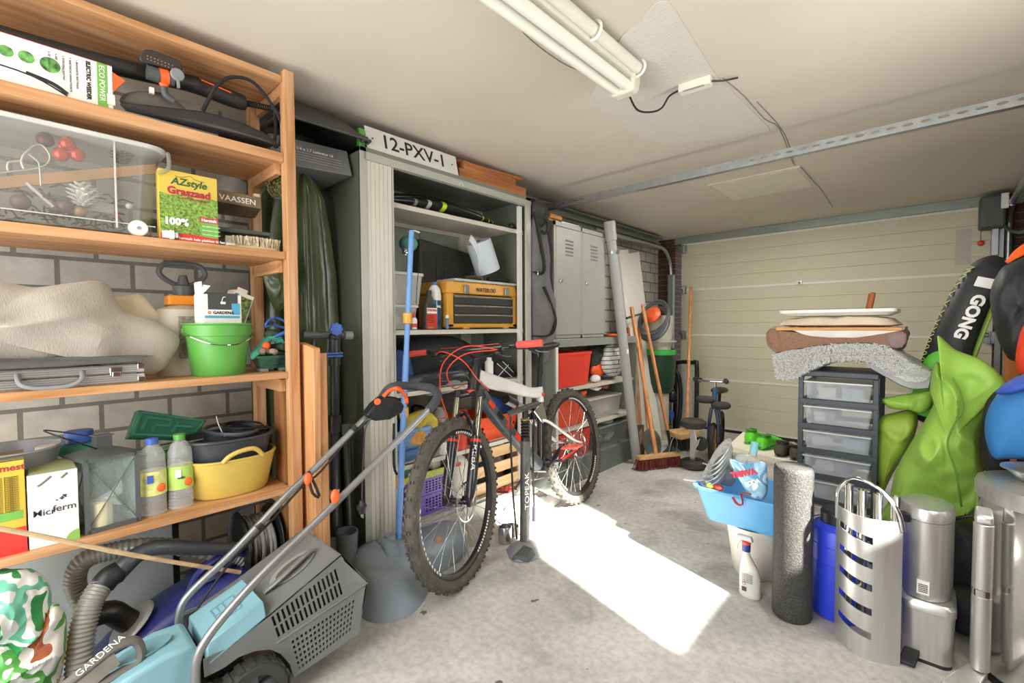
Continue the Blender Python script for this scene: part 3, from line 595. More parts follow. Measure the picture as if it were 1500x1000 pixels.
b = MB(); OL = catmull([V((-1.9, q(*p).y, q(*p).z)) for p in ol], 3, True)
b.puff(OL, (1, 0, 0), .08, .1, wr=.034, ws=5.5, k=1, c=V((-1.9, -.1, Z + .16)), rings=14, pw=.6)
tag(b.build('folded_blanket', M_bl, sub=1, loc=(-1.9, -.1, Z + .07)), 'rumpled beige woven blanket draped over the aluminium case', 'blanket')
tag(MB().puff([V((-2.0, pt(*p, X=-2.0).y, pt(*p, X=-2.0).z)) for p in ((150, 440), (180, 434), (205, 431), (222, 448), (236, 470), (200, 490), (150, 480))], (1, 0, 0), .02, .02, wr=.006, ws=20).build('folded_cloth', pm('cream cloth', '#cfc4a8', .95), loc=(-2.0, .1, Z + .15)), 'cream cloth corner sticking up behind the beige blanket', 'cloth')
# sprayer
c = V((-2.02, pt(270, 480, X=-2.02).y, Z))
t = thing('pressure_sprayer', 'garden pressure sprayer with orange collar and grey d-handle', 'sprayer', c)
M_tank = pm('milky tank', '#cfc8b8', .4, alpha=.92)
MB().lathe([(.01, 0), (.085, 0), (.09, .03), (.09, .2), (.08, .235), (.04, .25)], c, sx=.75).build('tank', M_tank, t)
MB().box(c + V((0, 0, .268)), (.07, .105, .035)).build('collar', pm('amber plastic', '#f0962e', .4), t, bev=.006)
MB().lathe([(.03, .28), (.032, .32), (.02, .325), (.012, .36)], c).build('pump_neck', M_dgrey, t)
MB().tube([c + V(p) for p in ((0, -.02, .325), (0, -.055, .345), (0, -.07, .37), (0, -.045, .4), (0, .045, .4), (0, .07, .37), (0, .055, .345), (0, .02, .325))], .009, 8, 4, True).build('handle', M_dgrey, t)
MB().b2(c + V((.066, -.03, .06)), c + V((.069, .07, .21))).build('instruction_print', pm('faint print', '#9a948a', .6, var=.5, vs=90), t)
# green bucket
c = V((-1.91, pt(321, 551, X=-1.91).y, Z)); hb = .185
rt, rb = .104, .078
t = thing('bucket', 'lime green plastic bucket with wire handle on the shelf', 'bucket', c)
MB().lathe([(rb - .003, .004), (rb, 0), (rb + .003, .004), (rt - .004, hb - .045), (rt, hb - .044), (rt + .001, hb - .038), (rt + .001, hb - .008), (rt + .006, hb - .004), (rt + .005, hb), (rt - .004, hb), (rt - .006, hb - .04), (rb - .004, .008), (.001, .006)], c, seg=40).build('shell', M_green, t)
MB().tube([c + V((.0, -rt - .004, hb - .03)), c + V((.055, -rt + .005, hb - .045)), c + V((rt * .9, -.05, hb - .07)), c + V((rt + .005, 0, hb - .076)), c + V((rt * .9, .05, hb - .07)), c + V((.055, rt - .005, hb - .045)), c + V((0, rt + .004, hb - .03))], .0022, 6, 6).build('wire_handle', M_chrome, t)
for s_ in (-1, 1): MB().box(c + V((0, s_ * rt, hb - .028)), (.022, .012, .02)).build('handle_lug', M_green, t, bev=.002)
def panelbox(name, label, loc, size, rot, mats, extra=None):
    t = thing(name, label, 'box', loc, rot, local=True); sx, sy, sz = size
    b = MB(); b.b2((-sx / 2, -sy / 2, 0), (sx / 2, sy / 2, sz)); b.build('carton', mats, t, bev=.001); return t
g1 = panelbox('hose_part_box', 'white and dark garden hose part box standing in the green bucket', c + V((.03, -.005, .125)), (.07, .125, .16), (0, 0, .1), M_paper)
MB().b2((.0355, -.045, .107), (.0362, .05, .165)).build('dark_print', pm('slate print', '#3d423f', .6), g1)
MB().b2((.0355, -.05, .088), (.0366, .05, .107)).build('white_band', M_wprint, g1); MB().b2((.0355, -.055, .078), (.0366, .056, .086)).build('blue_band', pm('teal band', '#4aa6c6', .6), g1)
MB().b2((.0355, .03, .09), (.0368, .057, .13)).build('blue_corner', pm('teal band', '#4aa6c6', .6), g1)
text(g1, 'GARDENA', (.0372, -.03, .092), UY, UZ, .014, M_print, bold=.0004)
b = MB()
for k in range(8): a = k * PI / 4; b.bar((.037, -.041 + .002 * math.cos(a), .0965 + .002 * math.sin(a)), (.037, -.041 + .0055 * math.cos(a), .0965 + .0055 * math.sin(a)), .0022, .001, up=(1, 0, 0))
b.build('flower_mark', pm('mark orange', '#d8552c', .6), g1)
b = MB(); b.tube([(.037, -.002, .135), (.037, .002, .15), (.037, .01, .152)], .0012, 5, 3); b.b2((.0365, -.006, .127), (.0372, .01, .135)); b.build('tap_print', M_wprint, g1)
MB().bar((-.03, -.05, .155), (-.03, -.05, .205), .06, .002, up=(0, 1, 0)).build('open_flap', M_paper, g1)
MB().hexa([(-.035, -.058, .155), (.03, -.058, .16), (.03, -.0575, .16), (-.035, -.057, .156), (-.04, -.06, .2), (.02, -.03, .19), (.02, -.029, .19), (-.04, -.059, .2)]).build('open_flap', M_paper, g1)
g2 = panelbox('hose_connector_pack', 'tilted blue and white connector pack leaning in the bucket behind the open box', c + V((-.04, .035, .13)), (.05, .075, .18), (-.35, 0, .2), M_paper)
MB().b2((.0255, -.012, .03), (.0262, .034, .165)).build('garden_photo_print', pm('garden photo', '#6f8a3a', .6, var=1, vs=90), g2); MB().b2((.0255, -.034, .0), (.0263, -.02, .17)).build('blue_stripe', pm('teal band', '#4aa6c6', .6), g2)
MB().box((0, -.0, .185), (.002, .04, .03)).build('hang_tab', M_paper, g2, bev=.0008)
# bonsai pot and its bits
c = V((-1.9, pt(397, 540, X=-1.9).y, Z))
t = thing('bonsai_pot', 'shallow teal glazed pot on little feet at the shelf end', 'pot', c)
def rr2(sx, sy, z, r=.012): return rrect(c.x - sx, c.x + sx, c.y - sy, c.y + sy, r, Z + z, 3)
MB().loft([rr2(.03, .045, .012), rr2(.045, .06, .05), rr2(.048, .064, .056), rr2(.048, .064, .062), rr2(.042, .058, .062), rr2(.038, .052, .03)]).build('bowl', pm('teal glaze', '#2a5c4e', .2, var=.4, vs=30, coat=.5), t, ang=30)
for s_ in (-1, 1): MB().b2(c + V((-.035, s_ * .035 - .014, 0)), c + V((.038, s_ * .035 + .014, .013))).build('foot', pm('bare clay foot', '#7d7a74', .8), t, bev=.003)
r = random.Random(11)
bits = [('cork', '#8a7a70', -.045, .078, 'grey round cork in the teal pot, far left'), ('cork', '#7a6a60', -.028, .08, 'brown round cork in the teal pot beside the string'), ('cork', '#9a8a7c', -.01, .076, 'pale small cork in the teal pot centre'), ('string_ball', '#d8cdb0', .008, .074, 'cream ball of string in the teal pot')]
for i, (nm, co, dy, dz, lb) in enumerate(bits):
    p = c + V((.03 - .01 * (i % 2), dy, dz)); m = MB(); m.ell(p, (.014, .012, .012), 12, 8) if 'ball' in nm else m.cyl(p - V((.02, 0, 0)), p + V((.018, 0, .004)), .01, seg=12)
    tag(m.build(nm, pm('bit ' + co, co, .8), bev=.001, loc=p), lb, 'cork' if nm == 'cork' else 'string')
tag(MB().ell(c + V((.03, -.027, .1)), (.015, .015, .015)).build('orange_ball', M_orange, loc=c + V((.03, -.027, .1))), 'small shiny orange ball on top of the teal pot', 'ball')
for (dy, dz, co, lb) in ((.03, .09, '#3d4b40', 'dark green corked tube lying in the teal pot'), (.052, .085, '#3a403c', 'dark round tube at the right end of the teal pot')):
    tag(MB().cyl(c + V((-.03, dy - .015, dz)), c + V((.045, dy + .008, dz + .004)), .013, seg=14).build('tube', pm('tube ' + co, co, .5), bev=.001, loc=c + V((0, dy, dz))), lb, 'tube')
t = thing('garden_glove', 'teal rubber garden glove hanging over the teal pot', 'glove', c + V((0, -.05, .06)))
MB().puff([c + V(p) for p in ((.03, -.075, .05), (.03, -.05, .07), (.035, -.035, .1), (.02, .005, .13), (.0, .03, .145), (-.01, .01, .15), (.0, -.03, .12), (.01, -.06, .09), (.02, -.08, .07))], (1, 0, 0), .008, .008, wr=.002, ws=40).build('palm', pm('teal rubber', '#3fa08c', .5), t)
for k in range(4): MB().tube([c + V((.02, -.01 + k * .008, .125 - k * .004)), c + V((.022, .015 + k * .006, .135 - k * .007)), c + V((.02, .03 + k * .004, .138 - k * .01))], .005, 6, 3).build('finger', pm('teal rubber', '#3fa08c', .5), t)
t = thing('spring_clamp', 'blue plastic spring clamp on top of the pile by the post', 'clamp', c + V((0, .04, .15)))
for a in ([(-.0, -.02, .175), (0, .0, .2), (0, .03, .205), (0, .065, .185)], [(-.0, -.02, .17), (0, .01, .18), (0, .04, .17), (0, .065, .165)]): MB().tube([c + V(p) for p in a], .008, 8, 4, flat=.6).build('jaw', M_blue, t)
MB().cyl(c + V((-.015, .0, .188)), c + V((.015, .0, .188)), .009).build('pivot', M_black, t)
for dy, dz, dr, co, lb in ((.01, .14, .022, '#4c5a4c', 'mossy green rounded stone behind the glove'), (.05, .13, .02, '#2c302e', 'black rubber plug beneath the blue clamp')):
    tag(MB().ell(c + V((-.015, dy, dz)), (dr, dr * 1.3, dr)).build('stone', pm('stone ' + co, co, .8), loc=c + V((0, dy, dz))), lb, 'stone')
tag(MB().cyl(c + V((.02, .01, .133)), c + V((.03, .045, .15)), .007).build('marker_pen', M_blue, bev=.001, loc=c + V((.02, .03, .14))), 'short blue stub lying beside the glove fingers', 'pen')
# --- shelf 5
Z = ZS[4]; X = -1.82
t, y0, y1 = carton('fertilizer_box', 'yellow and red garden fertilizer box at the left end of the low shelf', 'box', (-60, 750), (38, 740), pt(38, 672, X=X).z, Z, X, .14, pm('box yellow2', '#cdb23c', .6, var=.04))
zt = pt(38, 672, X=X).z; H = zt - Z
MB().b2((X, y0, Z), (X + .0007, y1, Z + H * .28)).build('red_band', pm('box red', '#d5372e', .6), t)
MB().b2((X, y0, Z + H * .37), (X + .0009, y1 - .006, Z + H * .46)).build('green_tab', pm('box green', '#6fae4a', .6), t)
tx(t, 'Tuinmest', X, y1 - .09, Z + H * .9, .024, pm('wine print', '#a8283c', .6), bold=.0005)
for k in range(16): tx(t, 'alle planten heggen', X, y1 - .085, Z + H * (.82 - k * .024), .0095, pm('brown print', '#7d6a22', .6))
MB().hexa([(X - .14, y0, zt), (X, y0, zt + .002), (X, y1, zt + .002), (X - .14, y1, zt), (X - .14, y0, zt + .002), (X - .002, y0, zt + .004), (X - .002, y1, zt + .004), (X - .14, y1, zt + .002)]).build('top_flap', pm('olive card', '#7a7050', .8), t)
t, y0, y1 = carton('white_cardboard_box', 'white cardboard box printed with a small scattered-dot logo on the low shelf', 'box', (41, 750), (115, 730), pt(60, 694, X=X).z, Z, X, .11, M_paper)
zt = pt(60, 694, X=X).z; H = zt - Z; W_ = y1 - y0
MB().hexa([(X - .11, y0, zt), (X, y0, zt), (X, y1, zt), (X - .11, y1, zt), (X - .11, y0 + .004, zt + .012), (X - .006, y0 + .004, zt + .004), (X - .006, y1 - .004, zt + .004), (X - .11, y1 - .004, zt + .012)]).build('olive_lid', pm('olive lid', '#8b9468', .6), t)
tx(t, 'Micr', X, y0 + W_ * .08, Z + H * .43, .025, pm('slate print2', '#3a3a48', .6), bold=.0002)
tx(t, 'ferm', X, y0 + W_ * .47, Z + H * .45, .026, pm('slate print2', '#3a3a48', .6), bold=.0002)
b = MB(); r = random.Random(2)
for k in range(9): b.ell((X + .0006, y0 + W_ * (.55 + r.uniform(0, .2)), Z + H * (.6 + r.uniform(0, .06))), (.0006, .003, .002), 6, 4)
b.build('dot_print', pm('slate print2', '#3a3a48', .6), t)
b = MB(); b.tube([(X + .0006, y0 + W_ * .2, Z + H * .84), (X + .0006, y0 + W_ * .33, Z + H * .89), (X + .0006, y0 + W_ * .46, Z + H * .95)], .0028, 6, 4); b.tube([(X + .0006, y0 + W_ * .66, Z + H * .9), (X + .0006, y0 + W_ * .78, Z + H * .96)], .0028, 6, 2); b.build('brush_mark', pm('grey olive print', '#6d705c', .6), t)
MB().prism([(X + .0001, y1, Z)] + [(X + .0001, y1 - .03 * math.sin(a), Z + .03 * math.cos(a)) for a in [k * PI / 12 for k in range(7)]], (.0008, 0, 0)).build('green_corner', pm('corner green', '#8ab857', .6), t)
p = V((-2.0, pt(70, 700, X=-2.0).y, Z))
b = MB().lathe([(.045, 0), (.05, .01), (.05, .17), (.04, .2), (.022, .215), (.022, .222)], p, seg=24); t = thing('white_bottle', 'white plastic bottle with white screw cap behind the white box', 'bottle', p)
b.build('bottle_body', M_white, t); MB().lathe([(.001, .25), (.025, .25), (.026, .222), (.022, .221)], p).build('cap', M_white, t)
p = V((-1.97, pt(15, 690, X=-1.97).y, Z + .1))
tag(MB().lathe([(.06, 0), (.085, .03), (.11, .13), (.114, .13), (.108, .134), (.08, .032), (.001, .01)], V((p.x, p.y, Z + .13)), seg=32).build('plastic_bowl', pm('bowl grey', '#8c9298', .35), loc=(p.x, p.y, Z + .13)), 'blue-grey plastic bowl nested over a white one at the shelf left end', 'bowl')
tag(MB().lathe([(.05, 0), (.08, .02), (.1, .16), (.104, .16), (.075, .02), (.001, .006)], V((p.x - .0, p.y + .04, Z)), seg=32).build('plastic_bowl', M_white, loc=(p.x, p.y + .04, Z)), 'white plastic bowl standing under the blue-grey bowl', 'bowl')
# lantern
t = thing('lantern', 'dark grey metal lantern with glass sides and crossed wires, candle inside', 'lantern', V((-1.9, 0, Z)))
A = V((-1.83, pt(129, 785, X=-1.83).y, Z)); B_ = V((-1.84, pt(203, 762, X=-1.84).y, Z)); dv = B_ - A; nv = V((-dv.y, dv.x, 0)).normalized(); nv = nv if nv.x < 0 else -nv
nv = (nv + V((0, -.25, 0))).normalized() ; L2 = dv.length; D_ = A + nv * L2 * .85; C_ = B_ + nv * L2 * .85; zt = pt(129, 672, X=-1.83).z; H = zt - Z
M_lan = pm('lantern grey', '#5f6466', .45, .3); cs = [A, B_, C_, D_]
fr = MB()
for p in cs: fr.bar(p, p + UZ * H, .012, .012, up=(dv))
for i in range(4):
    for z in (.006, H - .006): fr.bar(cs[i] + UZ * z, cs[(i + 1) % 4] + UZ * z, .012, .012)
fr.build('frame', M_lan, t)
b = MB()
for i in range(4):
    p, q_ = cs[i], cs[(i + 1) % 4]; b.bar(p + UZ * .01, q_ + UZ * (H - .01), .0022, .0022); b.bar(q_ + UZ * .01, p + UZ * (H - .01), .0022, .0022)
b.build('cross_wire', M_lan, t)
for i in range(4): p, q_ = cs[i], cs[(i + 1) % 4]; c_ = sum(cs, V()) / 4; o_ = ((c_ - (p + q_) / 2).normalized()) * .006; MB().hexa([p + o_, q_ + o_, q_ + o_ * 1.3, p + o_ * 1.3, p + o_ + UZ * H, q_ + o_ + UZ * H, q_ + o_ * 1.3 + UZ * H, p + o_ * 1.3 + UZ * H]).build('glass_pane', clear('lantern glass', '#cfe0dc', .16, .03), t)
c_ = sum(cs, V()) / 4
ro = [c_ + (p - c_) * 1.2 + UZ * H for p in cs]; rt_ = [c_ + (p - c_) * .3 + UZ * (H + .02) for p in cs]
MB().hexa([*ro, *rt_]).build('roof', M_lan, t, bev=.001); MB().loft([[c_ + (p - c_) * .3 + UZ * (H + .02) for p in cs], [c_ + (p - c_) * .3 + UZ * (H + .055) for p in cs]]).build('chimney', pm('lantern dark', '#434545', .5), t)
MB().loft([[c_ + (p - c_) * .36 + UZ * (H + .055) for p in cs], [c_ + (p - c_) * .36 + UZ * (H + .058) for p in cs]]).build('chimney_lid', M_lan, t)
MB().hexa([*[c_ + (p - c_) * .98 + UZ * .001 for p in cs], *[c_ + (p - c_) * .98 + UZ * .006 for p in cs]]).build('base_plate', M_lan, t)
MB().tube([c_ + (A - c_) * .35 + UZ * (H + .02), c_ + (A - c_) * 1.5 + UZ * (H + .08) + V((0, -.03, 0)), c_ + (D_ - c_) * .9 + UZ * (H + .085) + V((0, -.05, 0)), c_ + (C_ - c_) * .3 + UZ * (H + .04)], .0022, 6, 6).build('wire_handle', M_black, t)
cp = c_ + (A - c_) * .3
tag(MB().lathe([(.001, 0), (.03, 0), (.031, .075), (.02, .08), (.001, .072)], cp + UZ * .007).build('candle', pm('cream wax', '#e6dfba', .5), loc=cp), 'cream pillar candle standing inside the grey lantern', 'candle')
b = MB().puff([cp + V((.01, dy, dz)) for dy, dz in ((-.02, .08), (0, .1), (.03, .115), (.05, .14), (.055, .1), (.04, .085), (.05, .06), (.02, .07))], (1, 0, 0), .012, .012, wr=.006, ws=50)
tag(b.build('cellophane_wrap', clear('cellophane', '#e6ece8', .35, .1), loc=cp), 'crinkled clear cellophane beside the candle in the lantern', 'wrap')
# teal bottle behind with blue cap
p = V((-2.06, pt(118, 700, X=-2.06).y, Z)); t = thing('detergent_bottle', 'big teal bottle with blue cap standing behind the lantern', 'bottle', p)
MB().lathe([(.07, 0), (.078, .01), (.078, .18), (.06, .225), (.035, .24)], p, sx=.6).build('bottle_body', pm('teal plastic', '#3f9a8c', .3, alpha=.9), t); MB().lathe([(.036, .24), (.036, .275), (.001, .277)], p).build('cap', M_blue, t)
MB().b2(p + V((.047, -.05, .04)), p + V((.049, .05, .15))).build('label_print', pm('bottle label', '#cfe0e4', .6, var=.3, vs=50), t)
def bottle(label, p, cap, lab, txt, H=.25, r=.036):
    t = thing('plastic_bottle', label, 'bottle', p, group='clear plastic bottles on the low shelf')
    pr = [(.001, .002), (r - .004, 0), (r, .006)]
    for k in range(5): pr += [(r - .0025, .012 + k * .012), (r, .018 + k * .012)]
    pr += [(r, H * .62), (r - .001, H * .7), (r * .95, H * .78), (r * .7, H * .87), (.014, H * .92), (.014, H * .93)]
    MB().lathe(pr, p, seg=24, sx=.8).build('bottle_body', clear('bottle clear', '#f0f4f4', .26, .06), t)
    MB().lathe([(.017, H * .925), (.0175, H), (.001, H + .002)], p, seg=20).build('screw_cap', cap, t)
    la = MB(); la.lathe([(r + .0006, H * .27), (r + .0006, H * .58)], p, seg=32, sx=.8); la.build('paper_label', lab, t)
    b = MB(); b.b2(p + V((r * .8, -.02, H * .44)), p + V((r * .8 + .003, -.004, H * .54))); b.build('label_patch', M_blue if cap is M_blue else M_wprint, t)
    b = MB(); b.ell(p + V((r * .74, .016, H * .36)), (.006, .013, .014)); b.build('fruit_print', M_orange, t)
    if txt: text(t, txt, p + V((r * .8 + .002, -.014, H * .42)), UY, UZ, .012, M_print)
bottle('clear ribbed plastic bottle with a blue cap on the low shelf', V((-1.875, pt(226, 760, X=-1.875).y, Z)), M_blue, pm('label yellow green', '#d8dc8a', .6, var=.3, vs=40), '')
bottle('clear plastic bottle with a green cap on the low shelf', V((-1.88, pt(266, 752, X=-1.88).y, Z)), M_green, pm('label green', '#b3d86a', .6, var=.1), 'azijn')
p = V((-1.93, pt(286, 725, X=-1.93).y, Z + .03)); tag(MB().puff([p + V((0, .03 * math.cos(a) * (1 + .2 * math.sin(3 * a)), .03 * math.sin(a))) for a in [k * PI / 5 for k in range(10)]], (1, 0, 0), .02, .02, wr=.008, ws=60).build('crumpled_wrap', clear('wrap', '#d8dcd6', .5, .15), loc=p), 'crumpled clear wrapper between the bottles and yellow tub', 'wrap')
# seed trays behind
t = thing('propagator_tray', 'dark green moulded seed tray leaning against the block wall', 'tray', (-2.09, .3, Z + .12))
q = Q(-2.1); M_tray = pm('tray green', '#2c6a54', .4)
c4 = [q(181, 644), q(196, 603), q(298, 618), q(276, 646)]
b = MB(); ex = V((.02, .01, .01)); b.hexa([c4[0], c4[1], c4[2], c4[3], *[p + ex for p in c4]])
b.build('tray_base', M_tray, t, bev=.004)
b = MB()
def bl(u, v): a = c4[0].lerp(c4[3], u); d = c4[1].lerp(c4[2], u); return a.lerp(d, v) + ex
for (u0, v0, u1, v1) in ((.05, .1, .95, .1), (.05, .9, .95, .9), (.05, .1, .05, .9), (.95, .1, .95, .9), (.15, .3, .15, .75), (.15, .75, .5, .75), (.5, .75, .5, .5), (.5, .5, .3, .5), (.3, .5, .3, .25), (.6, .3, .6, .75), (.6, .55, .85, .55)): b.bar(bl(u0, v0), bl(u1, v1), .008, .01, up=ex)
b.build('raised_rib', pm('tray green light', '#3f8a70', .4), t)
tag(MB().hexa([(-2.1, .17, Z + .148), (-1.95, .17, Z + .15), (-1.93, .42, Z + .16), (-2.1, .46, Z + .16), (-2.1, .17, Z + .175), (-1.95, .17, Z + .175), (-1.93, .42, Z + .185), (-2.1, .46, Z + .185)]).build('flat_cover', pm('lid green', '#3f7e4a', .5), bev=.004, loc=(-2, .3, Z + .15)), 'flat mid green plastic lid lying behind the two bottles', 'lid')
tag(MB().b2((-2.1, .2, Z), (-1.97, .45, Z + .146)).build('dark_crate', pm('crate dark', '#3b3a36', .7), bev=.004, loc=(-2.03, .32, Z)), 'dark plastic crate standing under the green lid', 'crate')
b = MB()
for k in range(3): b.tube([(-1.95, .1 + k * .01, Z + .19), (-1.93, .25, Z + .188 + k * .006), (-1.92, .36, Z + .2 + k * .005), (-1.93, .45, Z + .21)], .0016, 5, 5)
tag(b.build('wire_bundle', M_zinc, loc=(-1.93, .3, Z + .19)), 'thin grey wires lying across the green lid', 'wire')
# yellow tub with dark tub
def oval(c, sx, sy, z, n=36, sq=.0): return [V((c.x + sx * math.copysign(abs(math.cos(a)) ** .8, math.cos(a)), c.y + sy * math.copysign(abs(math.sin(a)) ** .8, math.sin(a)), z)) for a in [2 * PI * k / n for k in range(n)]]
c = V((-1.945, (pt(288, 660, X=-1.9).y + pt(428, 660, X=-1.9).y) / 2 - .012, Z)); sy = (pt(428, 660, X=-1.9).y - pt(288, 660, X=-1.9).y) / 2 - .012
c.y = min(c.y, .69 - sy - .005)
t = thing('yellow_tub', 'flexible yellow oval tub with cut-out handle on the low shelf', 'tub', c)
M_tub = pm('tub yellow', '#cfb558', .45, var=.06)
MB().loft([oval(c, .095, sy * .78, Z + .002), oval(c, .1, sy * .82, Z + .01), oval(c, .128, sy, Z + .135), oval(c, .132, sy + .004, Z + .137), oval(c, .132, sy + .004, Z + .142), oval(c, .124, sy - .006, Z + .142), oval(c, .094, sy * .77, Z + .012)]).build('tub_wall', M_tub, t, ang=50)
MB().tube([(c.x + .128, c.y - .055, Z + .138), (c.x + .133, c.y - .035, Z + .158), (c.x + .135, c.y, Z + .17), (c.x + .133, c.y + .045, Z + .17), (c.x + .126, c.y + .075, Z + .14)], .008, 8, 5).build('handle', M_tub, t)
c2 = V((c.x, c.y, Z + .05))
t = thing('dark_tub', 'black oval tub stacked inside the yellow tub', 'tub', c2)
M_dt = pm('tub black', '#3c4046', .4, var=.1)
MB().loft([oval(c, .085, sy * .7, Z + .05), oval(c, .112, sy * .93, Z + .2), oval(c, .125, sy + .002, Z + .205), oval(c, .125, sy + .002, Z + .212), oval(c, .11, sy * .92, Z + .212), oval(c, .082, sy * .68, Z + .06)]).build('tub_wall', M_dt, t, ang=50)
MB().ring((c.x, c.y + .01, Z + .228), (0, .05, 1), sy * .82, .007, 40, 6, sx=1, sy=.66).build('inner_rim', M_dt, t)
b = MB()
for k in range(12): b.ring((c.x + rnd.uniform(-.006, .006), c.y + .05 + rnd.uniform(-.008, .008), Z + .208 + k * .0028), (rnd.uniform(-.08, .08), .1, 1), .085 - .002 * (k % 4), .0026, 30, 5, sx=1, sy=.8)
tag(b.build('cable_coil', M_black, loc=(c.x, c.y, Z + .2)), 'coil of thin black cable lying in the black tub', 'cable')
tag(MB().tube([(c.x + .06, c.y - .03, Z + .215), (c.x + .05, c.y - .045, Z + .26), (c.x + .045, c.y - .05, Z + .29)], .0012, 5, 3).build('white_string', M_white, loc=(c.x + .05, c.y - .04, Z + .22)), 'short white string poking out of the black tub', 'string')
# ================================================================== FLOOR BELOW THE RACK: MOWER, VACUUM, BAGS, REEL
t = thing('leaning_panel', 'pale blue-white flat cabinet side panel standing under the low shelf', 'panel', (-2.12, -.1, 0))
ye = pt(253, 800, X=-2.1).y
MB().b2((-2.13, -.6, .002), (-2.1, ye, .50)).build('board', pm('pale panel', '#cdd8da', .35, var=.04), t, bev=.002)
MB().b2((-2.132, ye, .002), (-2.098, ye + .02, .50)).build('dark_edge', M_black, t)
b = MB()
for k in range(2): b.b2((-2.1, ye - .09, .455 + k * .014), (-2.0992, ye - .04, .457 + k * .014))
b.build('print_lines', M_print, t)
# cable reel
c = V((-1.97, .625, .3)); t = thing('cable_reel', 'black extension cable reel wound with grey cable under the low shelf', 'cable reel', V((-1.97, .625, .13)))
for dy in (-.062, .058): MB().cyl(c + V((0, dy, 0)), c + V((0, dy + .006, 0)), .135, seg=36).build('flange', M_black, t, bev=.002)
MB().cyl(c + V((0, -.05, 0)), c + V((0, .05, 0)), .07, seg=24).build('drum', M_black, t)
b = MB(); pts = []
for k in range(240): a = k * .36; pts.append(c + V((math.cos(a), 0, math.sin(a))) * (.088 + .008 * (k // 80) + .003 * math.sin(k * .7)) + V((0, -.045 + .09 * abs(((k * .018) % 2) - 1), 0)))
b.tube(pts, .006, 6, 1); b.build('wound_cable', pm('cable grey', '#8d8f8c', .6), t)
MB().tube([c + V(p) for p in ((0, -.085, -.29), (.0, -.085, -.1), (0, -.085, .1), (0, -.07, .145), (0, 0, .155), (0, .07, .145), (0, .085, .1), (0, .085, -.1), (0, .085, -.29))], .009, 8, 3).build('carry_frame', pm('frame slate', '#4d555c', .4), t)
MB().tube([c + V(p) for p in ((-.1, -.08, -.29), (.1, -.08, -.29), (.1, .08, -.29), (-.1, .08, -.29))], .009, 8, 1, True).build('foot_frame', pm('frame slate', '#4d555c', .4), t)
MB().cyl(c + V((0, .064, 0)), c + V((0, .1, 0)), .008).build('axle', M_zinc, t)
# vacuum cleaner
t = thing('vacuum_cleaner', 'dusty dark blue canister vacuum cleaner with grey ribbed hose', 'vacuum cleaner', (-1.95, .3, 0))
M_vac = pm('vacuum blue', '#34387e', .35, var=.3, vs=14, coat=.2)
R_ = []
for y, w_, h, z0 in ((.10, .02, .05, .09), (.12, .07, .09, .07), (.18, .105, .15, .05), (.28, .12, .21, .045), (.4, .12, .25, .045), (.52, .115, .265, .05), (.6, .1, .24, .06), (.64, .06, .18, .09)):
    R_.append([V((-1.93 + w_ * math.copysign(abs(math.cos(a)) ** .7, math.cos(a)), y, z0 + (h - z0) * (.5 + .5 * math.copysign(abs(math.sin(a)) ** .75, math.sin(a))))) for a in [2 * PI * k / 28 for k in range(28)]])
MB().loft(R_).build('canister', M_vac, t, ang=60, sub=1)
MB().loft([[V((-1.93 + (p.x + 1.93) * 1.02, p.y, .04 + (p.z - .04) * .35)) for p in r] for r in R_]).build('grey_base', pm('vacuum base', '#6e7278', .5), t, ang=60)
for y in (.2, .55):
    for s_ in (-1, 1): MB().cyl((-1.93 + s_ * .09, y, .045), (-1.93 + s_ * .125, y, .045), .045, seg=20).build('wheel', M_black, t, bev=.004)
d = V((0, -.62, .75)).normalized(); c = V((-1.91, .235, .185))
MB().cyl(c, c + d * .012, .075, .068, seg=32).build('silver_disc', pm('silver plastic', '#b9bab6', .35, .3), t, bev=.004)
MB().tube([c + d * .01, c + d * .045, c + V((-.0, -.055, .065)), c + V((.0, -.1, .07))], .034, 14, 4).build('elbow', pm('elbow black', '#2d2b29', .35), t)
b = MB(); b.puff([(-1.93 + .075 * math.cos(a), .45 + .08 * math.sin(a), .262 + .012 * math.sin(a)) for a in [k * PI / 6 for k in range(12)]], (0, 0, 1), .025, .02, wr=.002); b.build('rear_lid', pm('lid navy', '#2a2c58', .4, var=.4, vs=30), t)
MB().tube([(-1.86, .38, .25), (-1.87, .42, .305), (-1.9, .52, .32), (-1.92, .58, .27)], .012, 8, 4).build('carry_handle', M_vac, t)
def corr(P, r, n): return MB().tube(P, lambda s: r * (1 + .07 * math.sin(s * n * 2 * PI)), 16, max(8, int(n * 6 / (len(P) - 1))))
M_hose = pm('hose grey', '#9c9b94', .35, .2, var=.06)
corr([pt(*p, X=x) for p, x in (((120, 1030), -1.74), ((116, 985), -1.75), ((120, 930), -1.77), ((132, 885), -1.79), ((150, 855), -1.82))], .03, 30).build('ribbed_hose', M_hose, t, ang=80)
MB().tube([pt(150, 857, X=-1.82), pt(160, 845, X=-1.82), pt(172, 838, X=-1.83)], .033, 16, 3).build('hose_coupling', M_black, t)
MB().tube([pt(168, 842, X=-1.83), pt(185, 826, X=-1.83), pt(205, 810, X=-1.84), pt(235, 801, X=-1.84), pt(290, 803, X=-1.85), pt(345, 803, X=-1.86)], lambda s: .022 + .008 * (1 - s) ** 2, 14, 5).build('bent_wand', pm('wand slate', '#43484c', .35, var=.2), t)
corr([pt(*p, X=x) for p, x in (((150, 905), -1.95), ((120, 880), -1.96), ((110, 850), -1.96), ((122, 822), -1.95), ((160, 808), -1.94), ((210, 800), -1.93), ((270, 802), -1.93), ((330, 812), -1.93), ((360, 822), -1.93), ((375, 845), -1.95))], .027, 52).build('ribbed_hose', M_hose, t, ang=80)
